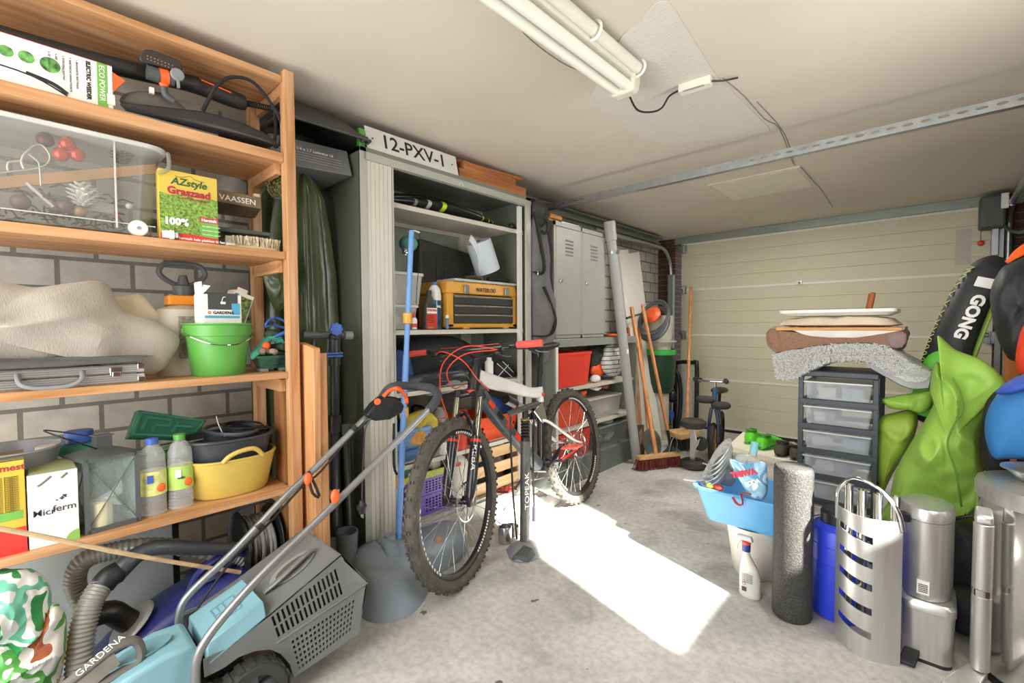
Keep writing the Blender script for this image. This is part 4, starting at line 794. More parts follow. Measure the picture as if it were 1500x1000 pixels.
tag(MB().tube([pt(-60, 763, X=-1.70), pt(60, 785, X=-1.70), pt(160, 806, X=-1.70), pt(260, 824, X=-1.71), pt(352, 838, X=-1.72)], .0065, 8, 3).build('bamboo_stick', wood('bamboo', '#a88c68', '#d0b48c', 1), loc=pt(160, 806, X=-1.70)), 'long thin bamboo stick lying across in front of the shelf', 'stick')
# potting soil bags
def bagmat(key, cols, sc, seed=0):
    m = bpy.data.materials.new(key); m.use_nodes = True; N = m.node_tree.nodes; L = m.node_tree.links; b = N['Principled BSDF']
    tc = N.new('ShaderNodeTexCoord'); mp = N.new('ShaderNodeMapping'); mp.inputs['Location'].default_value = (seed, seed, seed); L.new(tc.outputs['Object'], mp.inputs[0])
    n = N.new('ShaderNodeTexNoise'); n.inputs['Scale'].default_value = sc; n.inputs['Detail'].default_value = 2; n.inputs['Distortion'].default_value = .5; L.new(mp.outputs[0], n.inputs[0])
    r = N.new('ShaderNodeValToRGB'); r.color_ramp.interpolation = 'CONSTANT'; L.new(n.outputs[0], r.inputs[0]); e = r.color_ramp.elements
    while len(e) < len(cols): e.new(.5)
    for i, c in enumerate(cols): e[i].position = 0 if i == 0 else .3 + .4 * i / len(cols); e[i].color = lin(c)
    L.new(r.outputs[0], b.inputs['Base Color']); b.inputs['Roughness'].default_value = .3; return m
def P_(X, ps): return [pt(*p, X=X) for p in ps]
t = thing('potting_soil_bag', 'crumpled white and green plastic potting soil bag, the upper of two', 'bag', (-1.8, -.1, .22))
MB().puff(P_(-1.8, [(-90, 900), (-60, 850), (0, 838), (40, 836), (70, 850), (76, 880), (70, 915), (62, 945), (30, 968), (-20, 970), (-80, 960)]), (1, 0, 0), .09, .09, wr=.035, ws=17, rings=30, k=9).build('bag_body', bagmat('bag green white', ['#e8ece6', '#2f8a4e', '#e9ece8', '#6fc0a4', '#eef0ec', '#2f9a52'], 8), t, ang=25)
t = thing('potting_soil_bag', 'yellow and white flowered plastic potting soil bag, the lower of two', 'bag', (-1.8, 0, 0))
MB().puff(P_(-1.76, [(-100, 960), (-20, 930), (50, 915), (80, 885), (96, 900), (98, 940), (90, 985), (70, 1040), (20, 1120), (-60, 1130), (-110, 1080)]), (1, 0, 0), .08, .1, wr=.028, ws=16, rings=30, k=9).build('bag_body', bagmat('bag yellow', ['#e6c83a', '#eeeae0', '#5aa84e', '#efeae2', '#a85a3a', '#e8e4dc'], 7, 4), t, ang=25)
# ---- lawn mower
t = thing('lawn_mower', 'electric lawn mower in turquoise and grey with slotted grass box and tube handle', 'lawn mower', (-1.6, .4, 0))
XR, XL = -1.43, -1.72
M_mg = pm('mower grey', '#757879', .5, var=.1, vs=6); M_mt = pm('mower turquoise', '#7fadb9', .4, var=.06); M_md = pm('mower dark', '#3f4243', .5)
side = [(431, 992), (424, 972), (412, 958), (396, 951), (375, 953), (350, 962), (328, 978), (300, 992), (298, 966), (331, 950), (395, 900), (500, 812), (538, 851), (526, 928)]
SP = [pt(*p, X=XR) for p in side]
def quadholes(cn, nu, nv, fu, fv, skew=0, X=XR, clip=None):
    c = [pt(*p, X=X) for p in cn]; H = []
    for i in range(nu):
        for j in range(nv):
            u0, u1 = (i + (1 - fu) / 2) / nu, (i + (1 + fu) / 2) / nu; v0, v1 = (j + (1 - fv) / 2) / nv, (j + (1 + fv) / 2) / nv
            f = lambda u, v: c[0].lerp(c[1], u).lerp(c[3].lerp(c[2], u), v)
            H.append([f(u0, v0), f(u1, v0), f(u1, v1), f(u0, v1)])
    return H
Hs = quadholes([(395, 904), (493, 830), (504, 870), (406, 936)], 15, 2, .5, .86) + quadholes([(425, 938), (521, 875), (514, 924), (437, 984)], 16, 6, .55, .55)
gb = MB().plate(SP, (-.004, 0, 0), Hs)
# rest of the shell: left side, back, top
SL = [V((XL, p.y, p.z)) for p in SP]; tw = .0
n = len(SP)
for i in (9, 10, 11, 12): gb.prism([SP[i], SP[(i + 1) % n], SL[(i + 1) % n], SL[i]], (0, 0, -.004) if i < 11 else (0, -.004, 0))
gb.prism([V((XL, p.y, p.z)) for p in SP], (.004, 0, 0))
gbo = gb.build('grass_box', M_mg, t, bev=.003)
inn = [p + (sum(SP, V()) / n - p) * .06 for p in SP]
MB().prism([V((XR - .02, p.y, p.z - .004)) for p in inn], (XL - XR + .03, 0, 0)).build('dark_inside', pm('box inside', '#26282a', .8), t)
rp = [(300, 960), (395, 893), (498, 806), (541, 846), (540, 858), (500, 822), (398, 908), (300, 972)]
MB().prism([pt(*p, X=XR) for p in ((500, 812), (538, 849), (539, 857), (502, 822))], (XL - XR, 0, 0)).build('rim', M_mg, t, bev=.004)
a0, a1 = pt(395, 900, X=XR), pt(500, 812, X=XR)
MB().bar(pt(404, 942, X=XR), pt(538, 853, X=XR), .01, .008).build('side_rim', M_mg, t, bev=.003)
def top(s, w): p = a0.lerp(a1, s); return V((XR + (XL - XR) * w, p.y, p.z + .002))
MB().prism(catmull([top(.2 + .62 * (.5 - .5 * math.cos(a)) , .42 + .17 * math.sin(a)) for a in [k * PI / 6 for k in range(12)]], 3, True), (0, 0, .004)).build('handle_rim', pm('rim grey', '#8f9292', .5), t, bev=.002)
MB().prism(catmull([top(.28 + .46 * (.5 - .5 * math.cos(a)), .42 + .1 * math.sin(a)) + V((0, 0, .003)) for a in [k * PI / 6 for k in range(12)]], 3, True), (0, 0, .003)).build('handle_recess', pm('recess', '#57544c', .8, var=.2), t)
MB().tube([top(.1, .36) + V((0, 0, .005)), top(.3, .3) + V((0, 0, .02)), top(.6, .33) + V((0, 0, .024)), top(.8, .4) + V((0, 0, .012))], .012, 8, 5, flat=.6).build('carry_bar', M_mg, t)
# turquoise flap and hood
e0, e1 = pt(305, 958, X=XR), pt(390, 893, X=XR)
def fl(s, w, h=.0): p = e0.lerp(e1, s); return V((XR + (XL - XR) * w, p.y, p.z + h))
MB().hexa([fl(0, -.01, -.03), fl(1, -.01, -.02), fl(1, .76, -.02), fl(0, .76, -.03), fl(0, .07, .018), fl(1, .07, .018), fl(1, .7, .018), fl(0, .7, .018)]).build('rear_flap', M_mt, t, bev=.004)
b = MB()
for k, (s, w, s2, w2) in enumerate(((.3, .3, .7, .3), (.3, .7, .7, .7), (.3, .3, .3, .7), (.7, .3, .7, .7), (.5, .3, .5, .7), (.3, .5, .7, .5), (.4, .5, .4, .7), (.6, .3, .6, .5))): b.bar(fl(s, w * .75, .018), fl(s2, w2 * .75, .018), .004, .004)
b.build('embossed_mark', pm('mower turquoise dark', '#6f9caa', .4), t)
hp = [(296, 962), (286, 944), (240, 962), (180, 1000), (100, 1060), (40, 1120), (40, 1150), (296, 1010)]
HP = [pt(*p, X=XR - .02) for p in hp]
MB().prism(HP, (-.15, 0, 0)).build('motor_hood', M_mt, t, bev=.012, seg=3)
lowd = [V((XR, e0.y + .0, .17)), V((XR, -.25, .14)), V((XR, -.28, .05)), V((XR, .3, .05)), V((XR, .33, .1))]
MB().prism(lowd, (XL - XR, 0, 0)).build('deck', M_md, t, bev=.008)
hc = HP[2]; c_ = V((XR - .095, HP[2].y - .03, HP[2].z - .002))
MB().prism(catmull([c_ + V((.035 * math.cos(a), .06 * math.sin(a), .06 * math.sin(a) * .12)) for a in [k * PI / 6 for k in range(12)]], 3, True), (0, 0, .003)).build('hood_recess', pm('mower turquoise dark', '#6f9caa', .4), t)
# front carry handle (dark grey loop with dusty slats)
FX0 = -1.50
MB().tube([pt(*p, X=FX0) for p in ((60, 1030), (120, 985), (165, 950), (195, 938), (206, 950), (200, 970), (150, 1000), (90, 1040))], .014, 10, 5, flat=.8).build('front_handle', pm('handle dust grey', '#66645f', .6, var=.2), t)
MB().hexa([pt(*p, X=FX0 - .02) for p in ((90, 1020), (165, 962), (172, 975), (110, 1030))] + [pt(*p, X=FX0 + .01) for p in ((90, 1010), (165, 952), (176, 972), (110, 1028))]).build('dusty_cover', pm('dusty cover', '#8b867a', .7, var=.25, vs=20), t)
text(t, 'GARDENA', pt(114, 992, X=FX0 + .013), pt(150, 960, X=FX0) - pt(112, 992, X=FX0), V((0, -.2, 1)), .022, M_wprint)
# wheels
def mwheel(x, y, r, s_):
    w_ = MB().lathe([(r * .66, -.025), (r * .9, -.026), (r, -.016), (r, .016), (r * .9, .026), (r * .66, .025)], (x, y, r), axis=(1, 0, 0), seg=40).build('wheel', pm('mower tyre', '#3a3b3a', .7, var=.2, bump=.2), t, ang=40)
    b = MB()
    for k in range(5): a = k * 2 * PI / 5 + .3; b.bar(V((x, y, r)), V((x, y + math.cos(a) * r * .72, r + math.sin(a) * r * .72)), .03, .022, up=(1, 0, 0))
    b.cyl((x - .02, y, r), (x + .018, y, r), .022, seg=20); b.ring((x, y, r), (1, 0, 0), r * .68, .008, 36, 8); b.build('spokes', M_dgrey, w_, bev=.002)
    b = MB()
    for k in range(20): a = k * 2 * PI / 20; b.box((x, y + math.cos(a) * r, r + math.sin(a) * r), (.045, .016, .005), rx=a + PI / 2)
    b.build('tread', pm('mower tyre', '#3a3b3a', .7), w_)
mwheel(XR + .012, .43, .098, 1); mwheel(XL - .012, .43, .098, -1); mwheel(XR + .012, -.12, .08, 1); mwheel(XL - .012, -.12, .08, -1)
# handle
M_tubeg = pm('mower tube', '#8d8f90', .35, .6, var=.1)
nr = [(287, 1010), (286, 985), (292, 955), (318, 915), (380, 845), (455, 772), (520, 708), (635, 592)]; fr_ = [(262, 915), (266, 888), (285, 862), (345, 805), (420, 725), (455, 692), (535, 612), (556, 594)]
NP = [pt(*p, X=-1.41) for p in nr]; FP = [pt(*p, X=-1.64) for p in fr_]
MB().tube(NP, .0115, 12, 5).build('handle_tube', M_tubeg, t, ang=60); MB().tube(FP, .0115, 12, 5).build('handle_tube', M_tubeg, t, ang=60)
d = (NP[-1] - NP[-2]).normalized()
g = [NP[-1] - d * .03, NP[-1] + d * .0, pt(641, 578, X=-1.43), pt(630, 568, X=-1.5), pt(600, 565, X=-1.6), pt(575, 566, X=-1.59), pt(562, 578, X=-1.635), pt(556, 592, X=-1.64)]
MB().tube(g, .0165, 12, 5).build('foam_grip', pm('foam grip', '#3d4044', .75), t, ang=60)
sp_ = pt(560, 592, X=-1.63)
MB().prism([pt(*p, X=-1.64) for p in ((528, 606), (540, 590), (553, 579), (572, 580), (583, 592), (580, 602), (562, 612), (542, 614))], (.05, 0, 0)).build('switch_box', M_black, t, bev=.007, seg=3)
MB().cyl(pt(553, 588, X=-1.592), pt(553, 588, X=-1.578), .013, seg=18).build('start_button', M_orange, t, bev=.003)
MB().tube([pt(562, 580, X=-1.58), pt(572, 571, X=-1.56), pt(584, 569, X=-1.53), pt(594, 580, X=-1.57), pt(596, 590, X=-1.56)], .011, 8, 5, flat=.7).build('trigger', M_orange, t)
for p, x in (((448, 700), -1.64), ((487, 725), -1.41)):
    c_ = pt(*p, X=x); MB().ell(c_ + V((.018, 0, 0)), (.012, .014, .024)).build('clamp_knob', M_orange, t)
MB().tube([pt(452, 690, X=-1.63), pt(468, 726, X=-1.61), pt(458, 722, X=-1.61), pt(452, 700, X=-1.62)], .005, 6, 3).build('cable_hook', M_black, t)
for p, x in (((518, 627), -1.64), ((380, 770), -1.64)): c_ = pt(*p, X=x); MB().cyl(c_ - V((0, .008, .006)), c_ + V((0, .008, .006)), .0145).build('cable_clip', M_black, t)
MB().tube([pt(*p, X=x) for p, x in (((545, 612), -1.62), ((512, 640), -1.635), ((470, 690), -1.64), ((440, 715), -1.64), ((395, 765), -1.66), ((345, 815), -1.66), ((310, 860), -1.66), ((290, 890), -1.66))], .004, 6, 4).build('motor_cable', M_black, t)
MB().tube([pt(*p, X=x) for p, x in (((545, 610), -1.6), ((535, 628), -1.61), ((533, 660), -1.63), ((531, 700), -1.635), ((530, 740), -1.635))], .0035, 6, 4).build('plug_lead', M_black, t)
c_ = pt(530, 743, X=-1.635); MB().lathe([(.001, .03), (.008, .03), (.01, .018), (.02, .008), (.02, -.004), (.014, -.006), (.014, -.022), (.001, -.024)], c_).build('plug', M_black, t)
b = MB(); b.cyl(c_ + V((-.006, 0, -.022)), c_ + V((-.006, 0, -.04)), .0024); b.cyl(c_ + V((.006, 0, -.022)), c_ + V((.006, 0, -.04)), .0024); b.build('plug_pin', M_zinc, t)
# ================================================================== BETWEEN RACK AND CABINET
# bike repair stand
t = thing('repair_stand', 'folded black bicycle repair stand with blue clamp levers beside the cabinet', 'bike stand', (-1.93, .95, 0))
q = Q(-1.93); M_st = pm('stand black', '#3a3d3f', .35, .3)
MB().cyl(q(490, 800) - V((0, 0, .16)), q(490, 520), .018, seg=18).build('lower_pole', M_st, t)
MB().cyl(q(490, 520), q(490, 492), .024, seg=18).build('upper_sleeve', M_st, t)
MB().cyl(pt(445, 491, X=-2.0), q(514, 491), .0165, seg=18).build('clamp_arm', pm('stand grey', '#6d7072', .4, .4), t)
MB().cyl(q(504, 491), q(515, 491), .0185, seg=18).build('arm_end', M_grey, t)
MB().ell(q(491, 494), (.028, .028, .026)).build('arm_joint', M_black, t)
b = MB(); c_ = pt(491, 482, X=-1.9)
for k in range(8): a = k * PI / 4; b.cyl(c_ + V((0, .019 * math.cos(a), .019 * math.sin(a))), c_ + V((.016, .019 * math.cos(a), .019 * math.sin(a))), .009, seg=10)
b.cyl(c_, c_ + V((.018, 0, 0)), .02); b.build('star_knob', M_blue, t)
for z_ in ((478, 500, 516), (478, 500, 521)): pass
for (px_, py_) in ((487, 517), (487, 521), (467, 618)):
    c_ = q(px_, py_)
    if py_ < 600: MB().box(c_ + V((.03, -.006, 0)), (.012, .075, .008)).build('quick_release', M_blue, t, bev=.003)
    else: MB().box(c_ + V((.02, 0, 0)), (.012, .02, .07)).build('quick_release', M_blue, t, bev=.004)
MB().cyl(q(490, 632), q(490, 608), .028, seg=18).build('leg_collar', M_st, t)
MB().cyl(q(490, 535), q(490, 512), .026, seg=18).build('height_collar', M_st, t)
for dx, dy in ((.03, -.035), (.02, .045), (-.05, .01)): MB().cyl((-1.93 + dx, .95 + dy, .0), (-1.93 + dx * .6, .95 + dy * .6, .68), .012, seg=12).build('leg', M_st, t)
MB().box(q(505, 627) + V((.01, 0, 0)), (.03, .05, .045)).build('leg_bracket', pm('bracket dark', '#55595b', .4, .4), t, bev=.004)
MB().cyl(q(490, 728), q(490, 716), .0205).build('white_band', M_white, t)
# long tubes standing behind
for (a, c, x, r, co, lb) in (((510, 640), (514, 800), -2.02, .013, '#3c4042', 'thin dark metal tube standing just left of the cabinet'), ((462, 600), (458, 800), -2.08, .02, '#2c2f31', 'black pipe standing behind the repair stand')):
    p0 = pt(*a, X=x); p1 = V((x, pt(*c, X=x).y, .002)); tag(MB().cyl(p1, p0, r, seg=12).build('metal_tube', pm('tube ' + co, co, .4, .3), loc=p1), lb, 'tube')
# boots
for i, (px_, py_, x) in enumerate(((508, 772, -1.86), (490, 775, -1.93))):
    p = pt(px_, py_, X=x); t = thing('rubber_boot', ('grey-blue rubber boot, the nearer and larger of two beside the mower', 'muddy grey rubber boot half hidden behind the mower')[i], 'boot', (p.x, p.y, 0))
    h = p.z - .015
    MB().loft([[V((p.x + (rr_ + fx) * math.cos(a) + fx * .8, p.y + rr_ * .85 * math.sin(a), z)) for a in [2 * PI * k / 20 for k in range(20)]] for z, rr_, fx in ((0.001, .042, .05), (.03, .044, .052), (.06, .04, .035), (.09, .042, .01), (.15, .046, 0), (h, .052, 0), (h, .048, 0), (h * .7, .043, 0))], caps=True).build('shaft', pm('boot grey blue', '#6f7a84', .5, var=.25, vs=12), t, ang=60)
    MB().loft([[V((p.x + (rr_ + fx) * math.cos(a) + fx * .8, p.y + rr_ * .85 * math.sin(a), z)) for a in [2 * PI * k / 20 for k in range(20)]] for z, rr_, fx in ((0.0, .044, .052), (.018, .046, .054))]).build('sole', pm('boot sole', '#3c3f42', .8), t)
# plank
p0 = V((-1.76, .765, 0)); pz = 1.07
t = thing('pine_board', 'upright pine board leaning just right of the rack post', 'board', p0)
b = MB(); b.hexa([(-1.86, .752, 0), (-1.72, .752, 0), (-1.72, .778, 0), (-1.86, .778, 0), (-1.83, .752, pz + .02), (-1.70, .752, pz), (-1.70, .778, pz), (-1.83, .778, pz + .02)]); b.build('plank', wood('pine light', '#b07a48', '#dca674', 2), t, bev=.002)
MB().b2((-1.735, .7785, .0), (-1.715, .81, pz - .02)).build('edge_batten', wood('pine light', '#b07a48', '#dca674', 2), t, bev=.002)
# green garment cover
def pleat(z, f, y0, y1, x0, x1, n=80, am=.02, ph=0):
    P = []
    for k in range(n):
        a = 2 * PI * k / n; cx, cy = (x0 + x1) / 2, (y0 + y1) / 2
        m = 1 + am / .1 * .5 * (math.sin(a * 13 + ph + .5 * noise.noise(V((a * 2, z * 2, 0)))) * (.4 + .6 * f))
        P.append(V((cx + (x1 - x0) / 2 * math.cos(a) * m, cy + (y1 - y0) / 2 * math.sin(a) * m, z)))
    return P
t = thing('green_tarpaulin', 'dark green shiny tarpaulin hanging in folds between rack and cabinet', 'tarpaulin', (-2.22, .9, 0))
MB().loft([pleat(z, f, .9 - w_, .9 + w_, -2.3, -2.1, ph=z * .8, am=.05) for z, f, w_ in ((.02, 1, .17), (.3, 1, .16), (.7, 1, .16), (1.1, .9, .165), (1.4, .7, .16), (1.6, .5, .14), (1.75, .3, .12), (1.82, .2, .08), (1.84, .1, .03))]).build('folds', pm('tarp green', '#4a5638', .28, var=.25, vs=5, bump=.25, bs=14), t, ang=80)
MB().cyl((-2.2, .9, 1.83), (-2.2, .9, 1.86), .006).build('hook', M_zinc, t)
MB().puff(P_(-2.0, [(385, 395), (400, 385), (425, 375), (428, 400), (424, 440), (405, 455), (392, 430)]), (1, 0, 0), .02, .02, wr=.02, ws=18).build('gathered_corner', pm('tarp green', '#4a5638', .28), t)
# tray and grey box on top
t = thing('black_tray', 'upturned dark grey plastic tray with angled walls, lying under the ceiling', 'tray', (-2.15, 1.0, 1.99))
q1 = lambda a, b, x: pt(a, b, X=x)
B0 = [V((-2.38, .74, 1.99)), V((-1.93, .74, 2.0)), V((-1.92, 1.13, 2.0)), V((-2.38, 1.2, 1.99))]
T0 = [V((-2.36, .78, 2.11)), V((-2.02, .8, 2.11)), V((-2.02, 1.0, 2.105)), V((-2.36, 1.06, 2.11))]
b = MB(); b.loft([B0, T0], caps=False); b._f([b._v(p) for p in T0]); b.build('tray_wall', pm('tray charcoal', '#4a4b48', .5, var=.2), t, solid=.004)
b = MB()
for i in range(4): b.bar(B0[i], B0[(i + 1) % 4], .014, .01)
b.build('rim', pm('tray charcoal', '#4a4b48', .5, var=.2), t, bev=.003)
MB().tube([V((-1.93, 1.09, 1.985)), V((-1.925, 1.1, 2.0)), V((-1.93, 1.12, 2.01))], .008, 6, 3).build('spout', M_black, t)
t = thing('grey_carton', 'flat grey carton with small white print wedged beside the cabinet top', 'box', (-2.2, .92, 1.85))
MB().hexa([(-2.42, .742, 1.84), (-2.02, .742, 1.83), (-1.98, 1.07, 1.84), (-2.42, 1.08, 1.84), (-2.42, .742, 1.97), (-2.06, .742, 1.96), (-2.04, 1.08, 1.97), (-2.42, 1.08, 1.975)]).build('box_body', pm('carton grey', '#77797a', .6, var=.15), t, bev=.004)
text(t, 'DW 1/4 x 1.7 Lateralus 16', (-2.024, .8, 1.91), V((.03, .33, .0)), V((-.02, 0, .13)), .018, M_wprint)
b = MB()
for k in range(4): b.bar((-2.03 + k * .004, .76, 1.9 - k * .012), (-2.0 + k * .004, 1.03, 1.9 - k * .012), .002, .002)
b.build('ridge', pm('carton light', '#9a9c9c', .6), t)
# ================================================================== TAMBOUR CABINET
t = thing('tambour_cabinet', 'tall grey-green steel cabinet with its slatted door pushed to the left', 'cabinet', (-2.18, 1.7, 0))
CXF, CXB, CY0, CY1, CH = -1.955, -2.40, 1.095, 2.305, 1.98
M_cab = pm('cabinet green grey', '#7f8678', .4, .25, var=.06, vs=3); M_cabi = pm('cabinet inside', '#c9c6b8', .55, var=.05); M_cabf = pm('cabinet frame', '#b3b5ab', .45, .1, var=.04)
MB().b2((CXB, CY0, 0), (CXF - .004, CY0 + .02, CH)).build('side_panel', M_cab, t); MB().b2((CXB, CY1 - .02, 0), (CXF - .004, CY1, CH)).build('side_panel', M_cab, t)
MB().b2((CXB, CY0, 0), (CXB + .01, CY1, CH)).build('back_panel', pm('cabinet back', '#8e9488', .5), t)
MB().b2((CXB, CY0, CH - .02), (CXF, CY1, CH)).build('top_panel', M_cab, t)
MB().b2((CXF - .03, CY0 + .02, CH - .055), (CXF, CY1 - .02, CH - .02)).build('header', M_cabf, t)
MB().b2((CXF - .012, CY0, 0), (CXF, CY0 + .035, CH)).build('front_frame', M_cabf, t, bev=.002); MB().b2((CXF - .012, CY1 - .05, 0), (CXF, CY1, CH)).build('front_frame', M_cabf, t, bev=.002)
MB().b2((CXF - .05, CY1 - .085, .12), (CXF - .03, CY1 - .055, CH - .06)).build('inner_rail', M_white, t)
MB().b2((CXF - .03, CY0 + .02, 0), (CXF - .005, CY1 - .02, .105)).build('plinth', M_cabf, t)
MB().b2((CXB + .01, CY0 + .02, .105), (CXF - .02, CY1 - .02, .125)).build('floor_shelf', M_cabf, t)
b = MB()
for k in range(6): b.b2((CXF - .022, CY0 + .036 + k * .0226, .11), (CXF - .007, CY0 + .0575 + k * .0226, CH - .055))
o = b.build('tambour_door', pm('tambour cream', '#d2cfc2', .45, var=.03), t, bev=.0015)
MB().b2((CXF - .03, CY0 + .172, .11), (CXF - .006, CY0 + .182, CH - .055)).build('door_edge', M_cabf, t)
SH = [1.775, 1.135, .815, .435]
for z in SH:
    s_ = MB(); s_.b2((CXB + .02, CY0 + .022, z - .004), (CXF - .05, CY1 - .022, z)); s_.b2((CXF - .055, CY0 + .022, z - .028), (CXF - .05, CY1 - .022, z)); s_.b2((CXB + .02, CY0 + .022, z - .028), (CXB + .025, CY1 - .022, z)); s_.build('shelf', M_cabi, t)
b = MB()
for k in range(52): b.box((CXF - .08, CY1 - .0205, .2 + k * .033), (.005, .002, .008)); b.box((CXB + .06, CY1 - .0205, .2 + k * .033), (.005, .002, .008))
b.build('peg_slots', pm('slot dark', '#3b3a35', .8), t)['kind'] = 'stuff'
MB().b2((CXB + .011, CY1 - .25, .125), (CXB + .03, CY1 - .16, CH - .03)).build('back_channel', M_cabi, t)
MB().ring((CXF + .004, pt(675, 262, X=CXF).y, CH - .05), (1, 0, 0), .014, .002, 16, 5, PI, 2 * PI).build('door_pull', M_white, t)
# --- on top
pl_ = thing('license_plate', 'white number plate reading 12-PXV-1 leaning on the cabinet top edge', 'number plate', (-1.96, 1.4, CH))
ya, yb = 1.135, 1.69
A = V((-1.957, ya, CH + .001)); U = V((0, 1, 0)); Vv = V((-.025, 0, .11))
MB().hexa([A, A + U * (yb - ya), A + U * (yb - ya) + Vv, A + Vv, *[p + V((-.002, 0, 0)) for p in (A, A + U * (yb - ya), A + U * (yb - ya) + Vv, A + Vv)]]).build('plate', pm('plate white', '#d9d9d2', .45, var=.03), pl_, bev=.0008)
text(pl_, '12-PXV-1', A + U * .278 + Vv * .24 + V((.0008, 0, 0)), U, Vv, .098, M_print, align='CENTER', bold=.001, sx=1.02)
b = MB()
for y in (.035, .52): p = A + U * y + Vv * .5; b.cyl(p, p + V((.002, 0, 0)), .004, seg=10)
b.build('screw_hole', M_print, pl_)
tag(MB().b2((-1.99, 1.10, CH + .001), (-1.965, 1.13, CH + .085)).build('green_bracket', M_green, bev=.003, loc=(-1.98, 1.11, CH)), 'small lime green plastic piece at the left end of the number plate', 'plastic piece')
M_plk = wood('reddish plank', '#9a5630', '#c4824e', 1)
tag(MB().hexa([(-2.06, 1.72, CH + .001), (-1.985, 1.72, CH + .001), (-1.975, 2.28, CH + .001), (-2.06, 2.28, CH + .001), (-2.06, 1.72, CH + .062), (-1.985, 1.72, CH + .062), (-1.975, 2.28, CH + .062), (-2.06, 2.28, CH + .062)]).build('wooden_plank', M_plk, bev=.003, loc=(-2.02, 2, CH)), 'reddish brown plank lying lowest on the cabinet top right', 'plank')
tag(MB().box((-2.03, 1.99, CH + .09), (.06, .46, .05), rz=.04).build('wooden_plank', M_plk, bev=.003, loc=(-2.03, 1.95, CH + .065)), 'reddish brown plank stacked on the lower one above the cabinet', 'plank')
tag(MB().cyl((-2.1, 1.3, CH + .125), (-2.02, 2.28, CH + .13), .0135, seg=12).build('wooden_stake', M_plk, loc=(-2.08, 1.8, CH + .1)), 'round orange-brown wooden stake lying along the back of the cabinet top', 'stake')
tag(MB().hexa([(-2.14, 1.25, CH + .001), (-2.02, 1.3, CH + .001), (-2.02, 1.7, CH + .001), (-2.14, 1.68, CH + .001), (-2.14, 1.25, CH + .1), (-2.04, 1.3, CH + .103), (-2.04, 1.72, CH + .098), (-2.14, 1.68, CH + .1)]).build('folded_board', pm('grey board', '#8f9084', .7), bev=.003, loc=(-2.08, 1.45, CH)), 'grey flat board standing behind the number plate', 'board')
tag(MB().puff([(-2.06, 1.14, CH + .002), (-2.02, 1.2, CH + .002), (-2.05, 1.3, CH + .002), (-2.2, 1.3, CH + .002), (-2.2, 1.15, CH + .002)], (0, 0, 1), .09, 0, wr=.02, ws=20).build('dark_cloth', pm('dark olive cloth', '#46463c', .9), loc=(-2.1, 1.2, CH)), 'dark crumpled cloth heap behind the green plastic piece', 'cloth')
# --- top shelf: kite board bag
Z = SH[0]
t = thing('kite_board', 'black board with yellow-green stripes lying on the top cabinet shelf', 'board', (-2.12, 1.75, Z))
b = MB(); R_ = []
for k in range(13):
    s_ = k / 12; y = 1.30 + .80 * s_; w_ = .03 + .1 * math.sin(PI * min(.97, .06 + s_ * .9)) ** .6; h = .035 + .045 * math.sin(PI * (s_ * .9 + .05))
    R_.append([V((-2.14 + w_ * math.cos(a), y, Z + .004 + h * .5 + h * .5 * math.sin(a))) for a in [2 * PI * q_ / 20 for q_ in range(20)]])
b.loft(R_).build('board_body', pm('kite black', '#1f2122', .3), t, ang=60)
for s_, co, w_ in ((.2, '#8c8e8f', .02), (.3, '#b9bbbc', .025), (.42, '#c6d82a', .03), (.82, '#c6d82a', .008), (.9, '#c6d82a', .008), (.96, '#c6d82a', .006)):
    i = s_ * 12; a, c = R_[int(i)], R_[min(12, int(i) + 1)]; f = i - int(i); r0 = [p.lerp(q_, f) for p, q_ in zip(a, c)]; cc = sum(r0, V()) / 20
    MB().loft([[cc + (p - cc) * 1.02 + V((0, -w_ / 2, 0)) for p in r0], [cc + (p - cc) * 1.02 + V((0, w_ / 2, 0)) for p in r0]], caps=False).build('stripe', pm('stripe ' + co, co, .5), t)
R2 = [[V((-2.24 + .13 * math.sin(PI * (.05 + k / 12 * .92)) ** .6 * math.cos(a), 1.3 + .8 * k / 12, Z + .03 + .05 * math.sin(PI * (.05 + .92 * k / 12)) + .03 * math.sin(a))) for a in [2 * PI * q_ / 20 for q_ in range(20)]] for k in range(13)]
tag(MB().loft([[p + V((-.005, 0, .02)) for p in r] for r in R2]).build('black_cover', pm('kite black2', '#26292a', .25), loc=(-2.24, 1.7, Z), ang=60), 'glossy black padded cover behind the striped board', 'cover')
tag(MB().ell((-2.05, 2.22, Z + .022), (.022, .022, .022)).build('black_ball', M_black, loc=(-2.05, 2.22, Z)), 'small round black knob at the right end of the top cabinet shelf', 'knob')
# --- toolbox shelf
Z = SH[1]; q = lambda a, c, X=-2.03: pt(a, c, X=X)
def cbox(name, label, cat, x0, x1, y0, y1, z0, z1, mat, bev=.004):
    return tag(MB().b2((x0, y0, z0), (x1, y1, z1)).build(name, mat, bev=bev, loc=((x0 + x1) / 2, (y0 + y1) / 2, z0)), label, cat)
TX = -2.03; ty0, ty1 = q(655, 472, TX).y, min(q(757, 470, TX).y, 2.268); th = q(655, 410, TX).z - Z
t = thing('tool_chest', 'yellow plastic tool chest with three black drawers on the cabinet shelf', 'tool box', (TX - .12, (ty0 + ty1) / 2, Z))
M_ty = pm('tool yellow', '#d99f3e', .4, var=.06)
b = MB(); b.b2((TX - .27, ty0, Z + .008), (TX - .02, ty1, Z + th * .74)); b.b2((TX - .02, ty0, Z + .008), (TX, ty0 + .05, Z + th * .74)); b.b2((TX - .02, ty1 - .04, Z + .008), (TX, ty1, Z + th * .74)); b.b2((TX - .02, ty0, Z + .008), (TX, ty1, Z + .03)); b.build('chest_body', M_ty, t, bev=.005)
